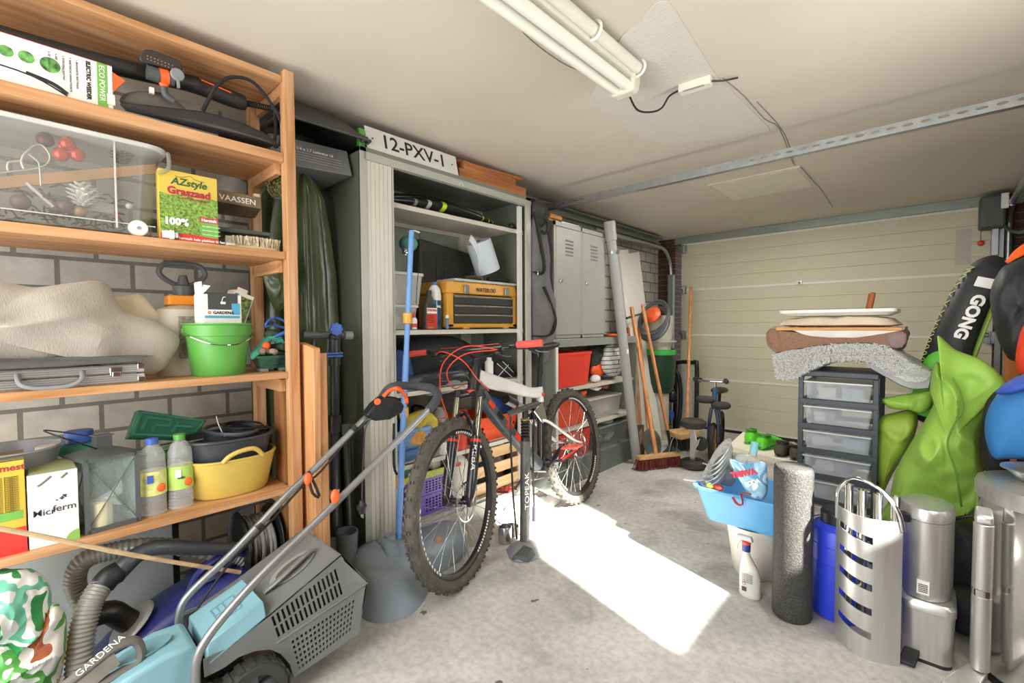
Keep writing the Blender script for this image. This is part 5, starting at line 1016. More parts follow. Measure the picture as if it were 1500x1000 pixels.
MB().hexa([(TX - .28, ty0 - .012, Z + th * .74), (TX + .004, ty0 - .004, Z + th * .74), (TX + .004, ty1 + .008, Z + th * .74), (TX - .28, ty1 + .01, Z + th * .74), (TX - .27, ty0 + .005, Z + th), (TX - .006, ty0 + .005, Z + th), (TX - .006, ty1, Z + th), (TX - .27, ty1, Z + th)]).build('lid', M_ty, t, bev=.01, seg=3)
for k in range(3):
    z0 = Z + .034 + k * (th * .7 - .03) / 3; dz = (th * .7 - .03) / 3 - .004
    d_ = MB().b2((TX - .2, ty0 + .052, z0), (TX + .006, ty1 - .042, z0 + dz)).build('drawer', pm('drawer dark', '#33342f', .45), t, bev=.003)
    MB().b2((TX + .004, ty0 + .052, z0 + dz - .01), (TX + .012, ty1 - .042, z0 + dz)).build('drawer_pull', M_zinc, d_, bev=.002)
for fy in (.24, .82): y = ty0 + (ty1 - ty0) * fy; MB().box((TX + .008, y, Z + th * .84), (.012, .035, .05)).build('latch', M_zinc, t, bev=.003); MB().b2((TX - .2, y - .025, Z), (TX + .004, y + .025, Z + .01)).build('foot', M_ty, t)
text(t, 'WATERLOO', (TX + .0045, (ty0 + ty1) / 2 + .01, Z + th * .8), UY, UZ, .036, M_print, align='CENTER', bold=.0002, sx=.85)
lx = cbox('parts_organizer', 'flat clear parts organizer lid lying on the yellow tool chest', 'organizer', TX - .17, TX + .002, ty0 + .06, ty1 + .02, Z + th + .001, Z + th + .016, clear('organizer clear', '#dfe0dc', .7, .2), .003)
tag(MB().tube([(TX - .05, ty0 + .18, Z + th + .028), (TX - .05, ty0 + .24, Z + th + .036), (TX - .04, ty0 + .3, Z + th + .03)], .012, 8, 4).build('tape_measure', pm('black orange', '#3a3126', .5), loc=(TX - .05, ty0 + .2, Z + th)), 'black and orange small tool lying on the organizer', 'tool')
tag(MB().tube([(TX - .06, ty0 + .38, Z + th + .032), (TX - .05, ty0 + .43, Z + th + .038), (TX - .04, ty0 + .5, Z + th + .036), (TX - .03, ty0 + .54, Z + th + .03)], .015, 10, 4).build('black_bottle', M_black, loc=(TX - .05, ty0 + .4, Z + th)), 'black glossy bottle lying at the right of the organizer', 'bottle')
# paper roll tilted with loose sheet
c0, c1 = q(697, 352, -2.12), q(727, 400, -2.1)
ax = V((0, .42, -.9)).normalized(); c = q(708, 376, -2.12)
t = thing('paper_roll', 'big blue-white paper towel roll tilted on top of the tool chest', 'paper roll', c - V((0, 0, .07)))
MB().lathe([(.02, -.1), (.078, -.1), (.08, -.095), (.08, .095), (.078, .1), (.02, .1)], c, axis=-ax, seg=36, caps=False).build('roll', pm('roll paper', '#c3ced6', .8, var=.03), t)
MB().lathe([(.021, -.1), (.021, .101), (.018, .101), (.018, -.1)], c, axis=-ax, seg=20).build('core', M_card, t)
MB().sheet(6, 10, lambda u, v: c + ax * (-.11 + .22 * v) + V((.03 + .02 * math.sin(v * 5), -.075 - .03 * u * (1 - v * .5), .02 * math.sin(u * 5 + v * 3)))).build('loose_sheet', pm('sheet paper', '#d6dade', .8), t, solid=.0012)
t = thing('black_toolcase', 'black moulded tool case standing at the back of the cabinet shelf', 'tool case', (-2.33, 1.75, Z))
y0, y1 = q(612, 400, -2.3).y, q(700, 400, -2.3).y
MB().hexa([(-2.38, y0, Z), (-2.29, y0, Z), (-2.29, y1, Z), (-2.38, y1, Z), (-2.38, y0 + .02, Z + .55), (-2.31, y0 + .03, Z + .55), (-2.31, y1 - .03, Z + .5), (-2.38, y1, Z + .5)]).build('case_shell', pm('case black', '#3a3b38', .4), t, bev=.012, seg=3)
b = MB(); X = -2.29
for (u0, v0, u1, v1) in ((.3, .4, .3, .85), (.3, .4, .42, .4), (.42, .4, .42, .7), (.3, .85, .9, .82), (.9, .82, .9, .45), (.1, .3, .9, .3), (.5, .55, .85, .55)): b.bar((X - v0 * .02, y0 + (y1 - y0) * u0, Z + .53 * v0), (X - v1 * .02, y0 + (y1 - y0) * u1, Z + .53 * v1), .012, .014)
b.build('moulded_rib', pm('case black', '#3a3b38', .4), t, bev=.003)
# clear crates at left
for i, (z0, z1, lb) in enumerate(((Z, Z + .13, 'frosted clear crate standing lowest at the left of the tool shelf'), (Z + .132, Z + .30, 'frosted clear crate stacked on top at the left of the tool shelf'))):
    y0, y1 = 1.25, q(620 if i else 612, 430, -2.06).y; t = thing('clear_crate', lb, 'crate', (-2.15, (y0 + y1) / 2, z0))
    MB().loft([rrect(-2.27, -2.06, y0, y1 - .02, .02, z0 + .002), rrect(-2.28, -2.05, y0 - .0, y1 - .005, .02, z1 - .015)], caps=False).build('crate_wall', clear('crate clear', '#d6dad4', .55, .25), t, ang=60)
    MB().loft([rrect(-2.27, -2.06, y0, y1 - .02, .02, z0 + .001), rrect(-2.27, -2.06, y0, y1 - .02, .02, z0 + .005)]).build('crate_floor', clear('crate clear', '#d6dad4', .55, .25), t)
    MB().loft([rrect(-2.285, -2.042, y0, y1, .02, z1 - .016), rrect(-2.285, -2.042, y0, y1, .02, z1)]).build('lid', clear('crate lid', '#dadcd6', .85, .25), t, bev=.003)
cbox('white_carton', 'white carton seen inside the upper frosted crate', 'box', -2.2, -2.08, 1.27, 1.37, Z + .14, Z + .25, M_paper)
tag(MB().cyl((-2.12, 1.33, Z + .045), (-2.07, 1.34, Z + .045), .035, seg=24).build('tape_roll', M_white, loc=(-2.1, 1.33, Z)), 'white tape roll inside the lower frosted crate', 'tape roll')
p = q(598, 357, -2.12); tag(MB().puff([p + V((0, .05 * math.cos(a), .045 * math.sin(a) + .0)) for a in [k * PI / 6 for k in range(12)]] , (1, 0, 0), .045, .045, wr=.006, ws=30).build('teal_pouch', pm('teal pouch', '#5a9a94', .6, var=.2), loc=p), 'rounded teal pouch sitting on top of the stacked clear crates', 'pouch')
p = q(592, 369, -2.08); tag(MB().lathe([(.004, 0), (.016, .002), (.018, .02), (.014, .024), (.005, .006)], p, axis=(1, -.2, 0)).build('small_lens', M_chrome, loc=p), 'small round chrome ring lying before the teal pouch', 'ring')
def vial(name, label, px_, X, prof, mats, z0, cat='bottle', extra=None, sx=1, seg=24):
    p = V((X, pt(px_, 470, X=X).y, z0)); t = thing(name, label, cat, p)
    for nm, pr, m in prof: MB().lathe(pr, p, seg=seg, sx=sx).build(nm, m, t)
    if extra: extra(t, p)
    return t
def oil_x(t, p):
    MB().b2(p + V((.0235, -.034, .0)), p + V((.0245, .034, .085))).build('red_label', pm('oil red', '#c83c2e', .5), t); MB().b2(p + V((.0236, -.034, .085)), p + V((.0247, .034, .115))).build('white_label', M_paper, t)
    text(t, 'STRONG', p + V((.0255, -.032, .097)), UY, UZ, .016, pm('oil red', '#c83c2e', .5), bold=.0006)
    for k in range(4): text(t, 'two stroke oil', p + V((.0252, -.03, .07 - k * .011)), UY, UZ, .007, M_print)
    MB().b2(p + V((.0238, -.025, .004)), p + V((.025, .01, .012))).build('green_strip', pm('strip green', '#7aa84a', .5), t)
p = V((-2.045, pt(629, 472, X=-2.045).y, Z)); t = thing('oil_bottle', 'flat dark oil bottle with red and white label', 'bottle', p)
MB().loft([rrect(p.x - .022, p.x + .022, p.y - .038, p.y + .038, .01, z_) for z_ in (Z + .001, Z + .13)] + [rrect(p.x - .02, p.x + .02, p.y - .03, p.y + .03, .01, Z + .15), rrect(p.x - .012, p.x + .012, p.y - .012, p.y + .012, .01, Z + .185), rrect(p.x - .012, p.x + .012, p.y - .012, p.y + .012, .01, Z + .19)]).build('bottle_body', pm('oil dark', '#3c3b36', .4), t, ang=50)
MB().cyl(p + V((0, 0, .19)), p + V((0, 0, .212)), .0135).build('cap', M_black, t); oil_x(t, p)
vial('spray_bottle', 'tall blue metallic bottle with white top and blue cap', 637, -2.075, [('bottle_body', [(.001, 0), (.036, 0), (.037, .005), (.037, .16)], pm('bottle blue metallic', '#3a6684', .3, .5, var=.4, vs=40)), ('white_shoulder', [(.037, .16), (.037, .19), (.03, .225), (.016, .245)], M_white), ('cap', [(.014, .245), (.014, .262), (.001, .264)], M_blue)], None, Z, extra=lambda t, p: text(t, 'SEAL', p + V((.037, -.02, .12)), UY, UZ, .016, M_wprint, bold=.001))
vial('glue_bottle', 'small white glue bottle with a red nozzle', 607, -2.04, [('bottle_body', [(.001, 0), (.014, 0), (.015, .05), (.008, .062)], M_white), ('nozzle', [(.008, .062), (.005, .08), (.001, .095)], M_red), ('red_label', [(.0155, .01), (.0157, .03)], M_red)], None, Z)
vial('marker_tube', 'thin white and blue tube standing by the tool chest', 655, -2.01, [('tube_body', [(.001, 0), (.009, 0), (.009, .06)], pm('tube blue', '#5a7fa6', .5)), ('cap', [(.0095, .06), (.0095, .076), (.001, .078)], M_white)], None, Z)
# --- clothes shelf
Z = SH[2]
def bundle(name, label, cat, X, ps, mat, t1=.06, t2=.06, wr=.015, ws=14, seed=0, sub=0):
    P = [pt(*p, X=X) for p in ps]; c = sum(P, V()) / len(P)
    return tag(MB().puff(P, (1, 0, 0), t1, t2, wr=wr, ws=ws, rings=11, seed=seed).build(name, mat, loc=c, ang=70, sub=sub), label, cat)
M_cloth = pm('black cloth', '#26282a', .8, var=.3, bump=.2, bs=90)
bundle('folded_jacket', 'black folded jacket filling the middle cabinet shelf behind the handlebar', 'jacket', -2.16, [(583, 553), (584, 510), (600, 498), (640, 492), (668, 494), (690, 505), (712, 525), (712, 552), (680, 566), (620, 572)], M_cloth, .1, .1, .02)
bundle('black_bag', 'black shiny bag lying before the folded jacket', 'bag', -2.05, [(598, 575), (600, 552), (625, 545), (670, 540), (705, 548), (708, 560), (660, 570)], pm('black nylon', '#303335', .4), .035, .05, .012, 22)
bundle('grey_bag_corner', 'grey-lined corner of fabric at the shelf edge under the black bag', 'cloth', -2.02, [(625, 578), (650, 560), (668, 556), (690, 560), (672, 571), (640, 578)], pm('grey lining', '#8a8c8a', .8), .012, .02, .006, 30)
bundle('blue_sack', 'blue fabric sack at the left of the middle cabinet shelf', 'bag', -2.12, [(572, 575), (572, 520), (585, 512), (600, 525), (602, 560), (592, 575)], pm('sack blue', '#3f5690', .8), .05, .05)
bundle('black_shoe_bag', 'black bag with white criss-cross cord by the aerosol can', 'bag', -2.07, [(722, 548), (726, 530), (740, 528), (752, 542), (754, 552), (740, 556)], M_cloth, .04, .04)
b = MB()
for a, c in (((728, 532), (750, 552)), ((745, 534), (730, 551)), ((736, 529), (752, 545))): b.tube([pt(*a, X=-2.028), pt(*c, X=-2.022)], .002, 5, 1)
tag(b.build('criss_cross_cord', M_white, loc=pt(740, 540, X=-2.02)), 'thin white criss-cross cord on the small black bag', 'cord')
vial('aerosol_can', 'white and purple aerosol can standing behind the handlebar', 716, -2.04, [('can', [(.001, 0), (.026, 0), (.026, .11)], pm('can purple', '#b9a2c4', .35, .2)), ('white_half', [(.0263, .04), (.0263, .112), (.02, .12)], M_white), ('nozzle_cap', [(.016, .12), (.016, .14), (.001, .142)], M_white)], None, Z)
# --- crate shelf
Z = SH[3]
t = thing('blue_crate', 'light blue plastic crate at the left of the low cabinet shelf', 'crate', (-2.15, 1.4, Z)); y0, y1 = 1.26, pt(632, 640, X=-2.04).y
M_bc = pm('crate blue', '#5f8dca', .4)
MB().loft([rrect(-2.3, -2.05, y0 + .01, y1 - .01, .02, Z + .002), rrect(-2.31, -2.035, y0, y1, .02, Z + .15), rrect(-2.315, -2.03, y0 - .004, y1 + .004, .02, Z + .155), rrect(-2.315, -2.03, y0 - .004, y1 + .004, .02, Z + .17), rrect(-2.3, -2.045, y0 + .01, y1 - .01, .02, Z + .17), rrect(-2.29, -2.06, y0 + .02, y1 - .02, .02, Z + .01)]).build('crate_wall', M_bc, t, ang=50)
MB().b2((-2.034, y0 + .05, Z + .045), (-2.03, y1 - .05, Z + .06)).build('front_rib', M_blue, t)
bundle('yellow_cloth', 'yellow-green cleaning cloth heaped in the blue crate', 'cloth', -2.09, [(588, 640), (590, 615), (605, 604), (625, 600), (640, 615), (636, 640), (610, 650)], pm('cloth yellow', '#c9b84a', .9, var=.2), .05, .05, .02, 20)
bundle('orange_cloth', 'pale orange cloth in front of the yellow one', 'cloth', -2.05, [(598, 650), (602, 632), (618, 628), (624, 640), (618, 652)], pm('cloth orange', '#dca25a', .9), .02, .03, .008, 25)
bundle('black_pot', 'black rounded jar behind the yellow cloth', 'jar', -2.2, [(603, 612), (603, 595), (612, 592), (622, 597), (622, 612)], M_black, .03, .03, .002)
vial('white_jug', 'grey-white jug behind the bicycle fork', 643, -2.16, [('jug_body', [(.001, 0), (.05, 0), (.052, .15), (.045, .2), (.02, .225), (.02, .235)], pm('jug', '#c9c4bc', .4))], None, Z, 'jug')
vial('red_canister', 'bright red round canister behind the bicycle fork', 673, -2.035, [('can', [(.001, 0), (.04, 0), (.04, .2)], M_red), ('lid', [(.042, .2), (.042, .225), (.001, .227)], M_red)], None, Z, 'canister')
vial('pill_bottle', 'small white bottle with a dark blue cap behind the front wheel', 647, -2.02, [('bottle_body', [(.001, 0), (.02, 0), (.02, .06), (.015, .068)], M_white), ('cap', [(.016, .068), (.016, .086), (.001, .088)], M_blue)], None, Z)
oy0, oy1 = pt(700, 640, X=-2.03).y - .08, min(pt(757, 640, X=-2.03).y, 2.27); oz1 = pt(752, 604, X=-2.03).z
t = thing('orange_crate', 'orange plastic basket with round holes on the low cabinet shelf', 'crate', (-2.15, (oy0 + oy1) / 2, Z)); M_oc = pm('crate orange', '#e4572c', .45, var=.05)
f0, f1 = Z + .004, oz1
P = [(-2.04, oy0 + .03, f0), (-2.04, oy1 - .03, f0), (-2.02, oy1, f1), (-2.02, oy0, f1)]
hs = [[(-2.04 + .02 * .55 + .0, yy + .011 * math.cos(a), f0 + (f1 - f0) * .55 + .011 * math.sin(a)) for a in [k * PI / 6 for k in range(12)]] for yy in (oy0 + .12, oy0 + .26, oy0 + .40)]
MB().plate(P, (-.004, 0, 0), hs).build('front_wall', M_oc, t)
b = MB(); b.hexa([(-2.3, oy0 + .03, f0), (-2.04, oy0 + .03, f0), (-2.04, oy0 + .034, f0), (-2.3, oy0 + .034, f0), (-2.31, oy0, f1), (-2.02, oy0, f1), (-2.02, oy0 + .004, f1), (-2.31, oy0 + .004, f1)])
b.hexa([(-2.3, oy1 - .034, f0), (-2.04, oy1 - .034, f0), (-2.04, oy1 - .03, f0), (-2.3, oy1 - .03, f0), (-2.31, oy1 - .004, f1), (-2.02, oy1 - .004, f1), (-2.02, oy1, f1), (-2.31, oy1, f1)])
b.b2((-2.31, oy0, f0), (-2.305, oy1, f1)); b.b2((-2.3, oy0 + .03, f0 - .003), (-2.04, oy1 - .03, f0)); b.build('walls', M_oc, t)
b = MB()
for p_, q_ in (((-2.017, oy0), (-2.017, oy1)), ((-2.017, oy1), (-2.31, oy1)), ((-2.31, oy1), (-2.31, oy0)), ((-2.31, oy0), (-2.017, oy0))): b.bar((*p_, f1), (*q_, f1), .014, .012)
b.build('rim', M_oc, t, bev=.003)
bundle('blue_padded_strap', 'curved dark blue padded bag behind the orange basket', 'bag', -2.12, [(700, 600), (705, 582), (725, 580), (745, 592), (760, 615), (762, 640), (750, 640), (735, 612)], pm('pad blue', '#2f5796', .7), .04, .04, .006)
# --- bottom
Z = .125
def grid_crate(t, z0, z1, y0, y1, mat, xf=-2.02):
    hs = []
    ny = 2
    for s_ in range(2):
        a, c = y0 + (y1 - y0) * (.04 + .5 * s_), y0 + (y1 - y0) * (.46 + .5 * s_)
        for i in range(7):
            for j in range(5):
                u0 = a + (c - a) * i / 7; w_ = (c - a) / 7 * .62; v0 = z0 + .012 + (z1 - z0 - .024) * j / 5; h = (z1 - z0 - .024) / 5 * .6
                hs.append([(xf, u0, v0), (xf, u0 + w_, v0), (xf, u0 + w_, v0 + h), (xf, u0, v0 + h)])
    MB().plate([(xf, y0, z0), (xf, y1, z0), (xf, y1, z1), (xf, y0, z1)], (-.003, 0, 0), hs).build('front_grid', mat, t)
    b = MB(); b.b2((-2.3, y0, z0), (xf - .003, y0 + .003, z1)); b.b2((-2.3, y1 - .003, z0), (xf - .003, y1, z1)); b.b2((-2.3, y0, z0), (-2.297, y1, z1)); b.b2((-2.3, y0, z0), (xf - .003, y1, z0 + .003)); b.build('walls', mat, t)
M_pur = pm('crate purple', '#6a58b8', .4, var=.06)
y0, y1 = 1.29, 1.66
t = thing('purple_crate', 'purple grid crate, the lower of two behind the front wheel', 'crate', (-2.15, 1.48, Z)); grid_crate(t, Z + .002, Z + .105, y0, y1, M_pur)
t = thing('purple_crate', 'purple grid crate with lime rim, the upper of two behind the front wheel', 'crate', (-2.15, 1.48, Z + .107)); grid_crate(t, Z + .108, Z + .2, y0, y1, M_pur)
MB().b2((-2.03, y0 - .003, Z + .2), (-2.014, y1 + .003, Z + .235)).build('lime_rim', pm('lime rim', '#b4c648', .45), t, bev=.003)
r = random.Random(4)
for i, (dy, dz, rx, ry, co, lb, nm, ct) in enumerate(((.1, .25, .05, .09, '#5d9480', 'teal green rag in the lime-rimmed crate', 'rag', 'cloth'), (.2, .245, .02, .02, '#e8c23a', 'yellow ball in the lime-rimmed crate', 'yellow_ball', 'ball'), (.235, .24, .015, .016, '#d8382c', 'small red ball beside the yellow one', 'red_ball', 'ball'), (.3, .25, .03, .05, '#d4d2c8', 'white rag in the lime-rimmed crate', 'rag', 'cloth'), (.33, .25, .02, .03, '#5c4a3c', 'brown rag at the crate right end', 'rag', 'cloth'))):
    p = V((-2.07, y0 + dy, Z + dz)); tag(MB().ell(p, (.03, ry, rx), 14, 8).build(nm, pm('crate bit ' + co, co, .7), loc=p), lb, ct)
P = [pt(*p, X=-2.05) for p in ((665, 735), (664, 672), (680, 668), (690, 690), (698, 722), (690, 735))]
tag(MB().puff(P, (1, 0, 0), .04, .05, wr=.006, ws=20).build('white_bag', pm('paper bag', '#dcd8ce', .7), loc=P[0]), 'white paper bag with small red print behind the fork leg', 'bag')
tag(MB().b2((-2.012, pt(668, 680, X=-2.01).y, .345), (-2.008, pt(675, 680, X=-2.01).y, .365)).build('red_sticker', M_red, loc=(-2.01, 1.69, .35)), 'tiny red sticker on the white paper bag', 'sticker')
# wooden crate
M_cr = wood('crate pine', '#c29a6c', '#e0c096', 1)
y0, y1 = pt(698, 740, X=-2.0).y, min(pt(762, 700, X=-2.0).y, 2.275)
t = thing('wooden_crate', 'slatted pine fruit crate on the cabinet floor behind the bicycle', 'crate', (-2.12, (y0 + y1) / 2, Z))
for k in range(3): MB().b2((-2.008, y0, Z + .01 + k * .1), (-2.0, y1, Z + .075 + k * .1)).build('front_slat', M_cr, t, bev=.001); MB().b2((-2.3, y0, Z + .01 + k * .1), (-2.292, y1, Z + .075 + k * .1)).build('back_slat', M_cr, t)
for yy in (y0, y1 - .012): MB().b2((-2.29, yy, Z), (-2.01, yy + .012, Z + .28)).build('end_board', M_cr, t)
MB().b2((-2.29, y0, Z), (-2.01, y1, Z + .008)).build('base_board', M_cr, t)
MB().tube([(-1.999, y0 + .3 + .014 * math.cos(a), Z + .24 + .014 * math.sin(a)) for a in [k * PI / 6 for k in range(12)]], .0015, 5, 1, True).build('logo_ring', pm('brown print2', '#7a5530', .7), t)
for i, (yy, co, lb) in enumerate(((y0 + .1, '#3f5a52', 'dark green tin in the wooden crate, left'), (y0 + .26, '#8b8b86', 'grey tin in the wooden crate, middle'), (y0 + .42, '#2f3b3a', 'dark bottle in the wooden crate, right'))):
    tag(MB().cyl((-2.1, yy, Z + .01), (-2.1, yy, Z + .27), .05, seg=20).build('tin', pm('tin ' + co, co, .5, var=.4, vs=30), loc=(-2.1, yy, Z)), lb, 'tin')
# ================================================================== BLUE POLE IN A GREY BASE
t = thing('blue_pole_stand', 'light blue telescopic pole with yellow joints in a grey plastic foot', 'pole stand', (-1.78, 1.2, 0))
pts = [pt(*p, X=x) for p, x in (((603, 338), -1.86), ((599, 420), -1.855), ((595, 520), -1.85), ((591, 620), -1.84), ((586, 710), -1.83), ((583, 795), -1.82))]
MB().tube([pts[0], pts[2]], .0125, 14, 1).build('upper_tube', pm('pole blue', '#6f9fe0', .35, var=.05), t); MB().tube([pts[2], pts[5] - V((0, 0, .02))], .0145, 14, 1).build('lower_tube', pm('pole blue', '#6f9fe0', .35), t)
for f in ((597, 466), (592, 604), (586, 705)):
    c = pt(*f, X=-1.847); MB().cyl(c - V((0, 0, .026)), c + V((0, 0, .026)), .021, seg=18).build('yellow_joint', pm('joint yellow', '#e0a848', .4), t, bev=.004)
MB().tube([pts[0] + V((0, 0, 0)), pts[0] + V((0, .02, .003)), pts[0] + V((0, .045, -.002))], .004, 6, 2).build('top_hook', M_white, t)
MB().tube([pts[0] + V((0, .045, -.002)), pts[0] + V((.01, .04, -.1)), pts[0] + V((.012, .02, -.25)), pts[0] + V((.015, .01, -.35))], .0018, 5, 4).build('guy_cord', M_black, t)
MB().tube([pt(577, 620, X=-1.86), pt(577, 680, X=-1.86), pt(582, 695, X=-1.85)], .006, 8, 3).build('side_rod', M_black, t)
M_ft = pm('foot grey', '#8c969f', .5, var=.08, vs=5)
def lump(O, hs, nm):
    R_ = []; O = catmull(O, 5, True); c = sum(O, V()) / len(O)
    for z, s_ in hs: R_.append([V((c.x + (p.x - c.x) * s_, c.y + (p.y - c.y) * s_, z)) for p in O])
    return MB().loft(R_).build(nm, M_ft, t, ang=50, bev=.0)
O1 = [V(p) for p in ((-1.63, .92, 0), (-1.56, .97, 0), (-1.545, 1.06, 0), (-1.62, 1.18, 0), (-1.75, 1.23, 0), (-1.88, 1.18, 0), (-1.92, 1.08, 0), (-1.88, .98, 0), (-1.76, .93, 0))]
lump(O1, ((.0, 1.12), (.02, 1.1), (.05, 1.02), (.09, .97), (.135, .95), (.165, .86), (.177, .6)), 'front_tank')
O2 = [V(p) for p in ((-1.72, 1.2, 0), (-1.66, 1.27, 0), (-1.7, 1.5, 0), (-1.78, 1.56, 0), (-1.9, 1.54, 0), (-1.92, 1.4, 0), (-1.92, 1.22, 0), (-1.8, 1.18, 0))]
lump(O2, ((.0, .92), (.02, .96), (.1, .95), (.125, .88), (.135, .7)), 'rear_tank')
MB().tube([(-1.86, 1.12, .17), (-1.76, 1.1, .185), (-1.66, 1.06, .175)], .03, 10, 4, flat=.4).build('saddle_ridge', M_ft, t)
MB().cyl((-1.82, 1.14, .15), (-1.82, 1.14, .2), .026, seg=16).build('socket', M_ft, t)
MB().cyl((-1.72, 1.34, .125), (-1.715, 1.34, .142), .018, seg=16).build('filler_cap', pm('cap tan', '#b98a5a', .6), t)
MB().tube([(-1.62, 1.1, .16), (-1.6, 1.14, .165), (-1.63, 1.17, .155)], .012, 8, 3).build('clip', M_dgrey, t)
# ================================================================== MOUNTAIN BIKE (leans towards the cabinet)
bike = thing('mountain_bike', 'white and black mountain bike with red grips and pedals leaning by the cabinet', 'bicycle', (0, 0, 0), local=True)
lean, WR, WB = R(-9.5), .371, 1.165
h = V((-1.509 + 1.68, 1.333 - 2.485, 0)).normalized(); lf = V((-h.y, h.x, 0)); lf = lf if lf.x > 0 else -lf
up = V((0, 0, 1)) * math.cos(lean) + lf * math.sin(lean); lt = lf * math.cos(lean) - V((0, 0, 1)) * math.sin(lean)
m = Matrix((h, lt, up)).transposed().to_4x4(); m.translation = (-1.680, 2.485, 0); bike.matrix_world = m; bike.rotation_mode = 'XYZ'
# local frame: x forward, y rider's left, z up; rear hub (0,0,WR), front hub (WB,0,WR)
ax = V((-math.cos(R(69)), 0, math.sin(R(69)))); S0 = V((WB - .04, 0, WR))
ST = Matrix.Translation(S0) @ Matrix.Rotation(-.204 if h.x * 0 + 1 < 0 else .204, 4, ax) @ Matrix.Translation(-S0)
M_tyre = pm('tyre rubber', '#57534c', .85, var=.3, vs=20, bump=.2); M_rim = pm('rim black', '#2b2b2c', .35, .2); M_spoke = pm('spoke steel', '#c9c9c6', .25, .9)
M_bw = pm('frame white', '#e4e4e0', .25, var=.03, coat=.5); M_bk = pm('frame black', '#232426', .3, coat=.4); M_br = pm('frame red', '#e0402c', .35, var=.05); M_st2 = pm('stanchion', '#8b8a78', .2, .8)
def wheel(c, M, nm, disc=1):
    W = lambda: MB(M)
    c = V(c); t_ = W().lathe([(WR - .052, -.014), (WR - .045, -.022), (WR - .03, -.027), (WR - .012, -.022), (WR - .004, -.009), (WR - .003, 0), (WR - .004, .009), (WR - .012, .022), (WR - .03, .027), (WR - .045, .022), (WR - .052, .014)], c, axis=(0, 1, 0), seg=72).build('tyre', M_tyre, bike, ang=50)
    b = W(); n = 76
    for k in range(n):
        a = 2 * PI * k / n
        for y, dr, s_ in (((-.02, -.007, .011), (.02, -.007, .011)) if k % 2 else ((-.007, 0, .009), (.007, 0, .009), (-.026, -.016, .008), (.026, -.016, .008))):
            rr = WR + dr; p = c + V((rr * math.cos(a), y, rr * math.sin(a))); er = V((math.cos(a), 0, math.sin(a))); b.bar(p - er * .004, p + er * .003, s_ * 1.2, s_, up=(0, 1, 0))
    b.build('tread_knobs', M_tyre, t_, flat=True)
    W().lathe([(WR - .05, -.013), (WR - .05, .013), (WR - .058, .014), (WR - .074, .009), (WR - .076, 0), (WR - .074, -.009), (WR - .058, -.014), (WR - .05, -.013)], c, axis=(0, 1, 0), seg=72).build('rim', M_rim, bike, ang=50)
    for s_ in (-1, 1):
        for a0, a1 in ((-.9, .25), (1.6, 2.5), (3.6, 4.3)):
            b = W()
            for q_ in range(14):
                t0, t1 = a0 + (a1 - a0) * q_ / 14, a0 + (a1 - a0) * (q_ + .6) / 14
                ps = [c + V((r_ * math.cos(t), s_ * y, r_ * math.sin(t))) for r_, t, y in ((WR - .062, t0, .0145), (WR - .062, t1, .0145), (WR - .072, t1, .0115), (WR - .072, t0, .0115))]
                f = [b._v(p) for p in ps]; b._f(f)
            b.build('rim_decal', M_wprint, bike, solid=.0006)
    b = W()
    for k in range(28):
        a = 2 * PI * k / 28; s_ = 1 if k % 2 else -1; a2 = a + (.9 if (k // 2) % 2 else -.9)
        b.tube([c + V((.024 * math.cos(a2), s_ * .03, .024 * math.sin(a2))), c + V(((WR - .07) * math.cos(a), 0, (WR - .07) * math.sin(a)))], .0012, 4, 1)
    sp = b.build('spokes', M_spoke, bike); 
    W().lathe([(.001, -.055), (.012, -.055), (.014, -.035), (.026, -.032), (.014, -.025), (.013, .025), (.026, .032), (.014, .035), (.012, .055), (.001, .055)], c, axis=(0, 1, 0), seg=20).build('hub', M_bk, bike)
    ro = W(); ro.ring(c + V((0, .045, 0)), (0, 1, 0), .083, .005, 48, 6)
    for k in range(6): a = k * PI / 3; ro.bar(c + V((.02 * math.cos(a), .045, .02 * math.sin(a))), c + V((.08 * math.cos(a + .5), .045, .08 * math.sin(a + .5))), .007, .003, up=(0, 1, 0))
    ro.build('brake_disc', M_chrome, bike)
    b = W(); b.tube([c + V((WR * .80 * math.cos(2.2), 0, WR * .8 * math.sin(2.2))), c + V((WR * .7 * math.cos(2.2), 0, WR * .7 * math.sin(2.2)))], .003, 6, 1); b.build('valve', M_black, bike)
wheel((0, 0, WR), None, 'rear'); wheel((WB, 0, WR), ST, 'front')
A = lambda z: S0 + ax * ((z - WR) / ax.z)
# fork
SB = lambda: MB(ST)
crown = .815
for s_ in (-1, 1):
    y = s_ * .062; top = A(crown) + V((.038, y, 0)); bot = V((WB, y, WR)); d = (top - bot).normalized()
    SB().tube([bot + d * .0, bot + d * .06, bot + d * .29], lambda t_: .014 + .010 * min(1, t_ * 2), 14, 3).build('fork_lower', M_bk, bike, ang=60)
    SB().cyl(bot + d * .28, top, .0165, seg=16).build('stanchion', M_st2, bike); SB().cyl(top - d * .0, top + d * .035, .021, seg=16).build('fork_cap', M_black, bike, bev=.003)
    SB().cyl(bot + d * .262, bot + d * .276, .0248, seg=16).build('red_ring', M_br, bike)
    SB().box(bot + V((0, 0, 0)), (.03, .022, .04)).build('dropout', M_bk, bike, bev=.004)
bl_, br_ = V((WB, .062, WR)), V((WB, -.062, WR)); dd = (A(crown) + V((.038, .062, 0)) - bl_).normalized()
SB().tube([bl_ + dd * .27, bl_ + dd * .34 + V((.03, -.01, 0)), V((WB, 0, WR)) + dd * .405 + V((.03, 0, 0)), br_ + dd * .34 + V((.03, .01, 0)), br_ + dd * .27], .013, 10, 5, flat=.7).build('fork_arch', M_bk, bike)
SB().tube([A(crown) + V((.038, .075, 0)), A(crown + .01) + V((.01, 0, .005)), A(crown) + V((.038, -.075, 0))], .022, 12, 5, flat=.8).build('fork_crown', M_bk, bike)
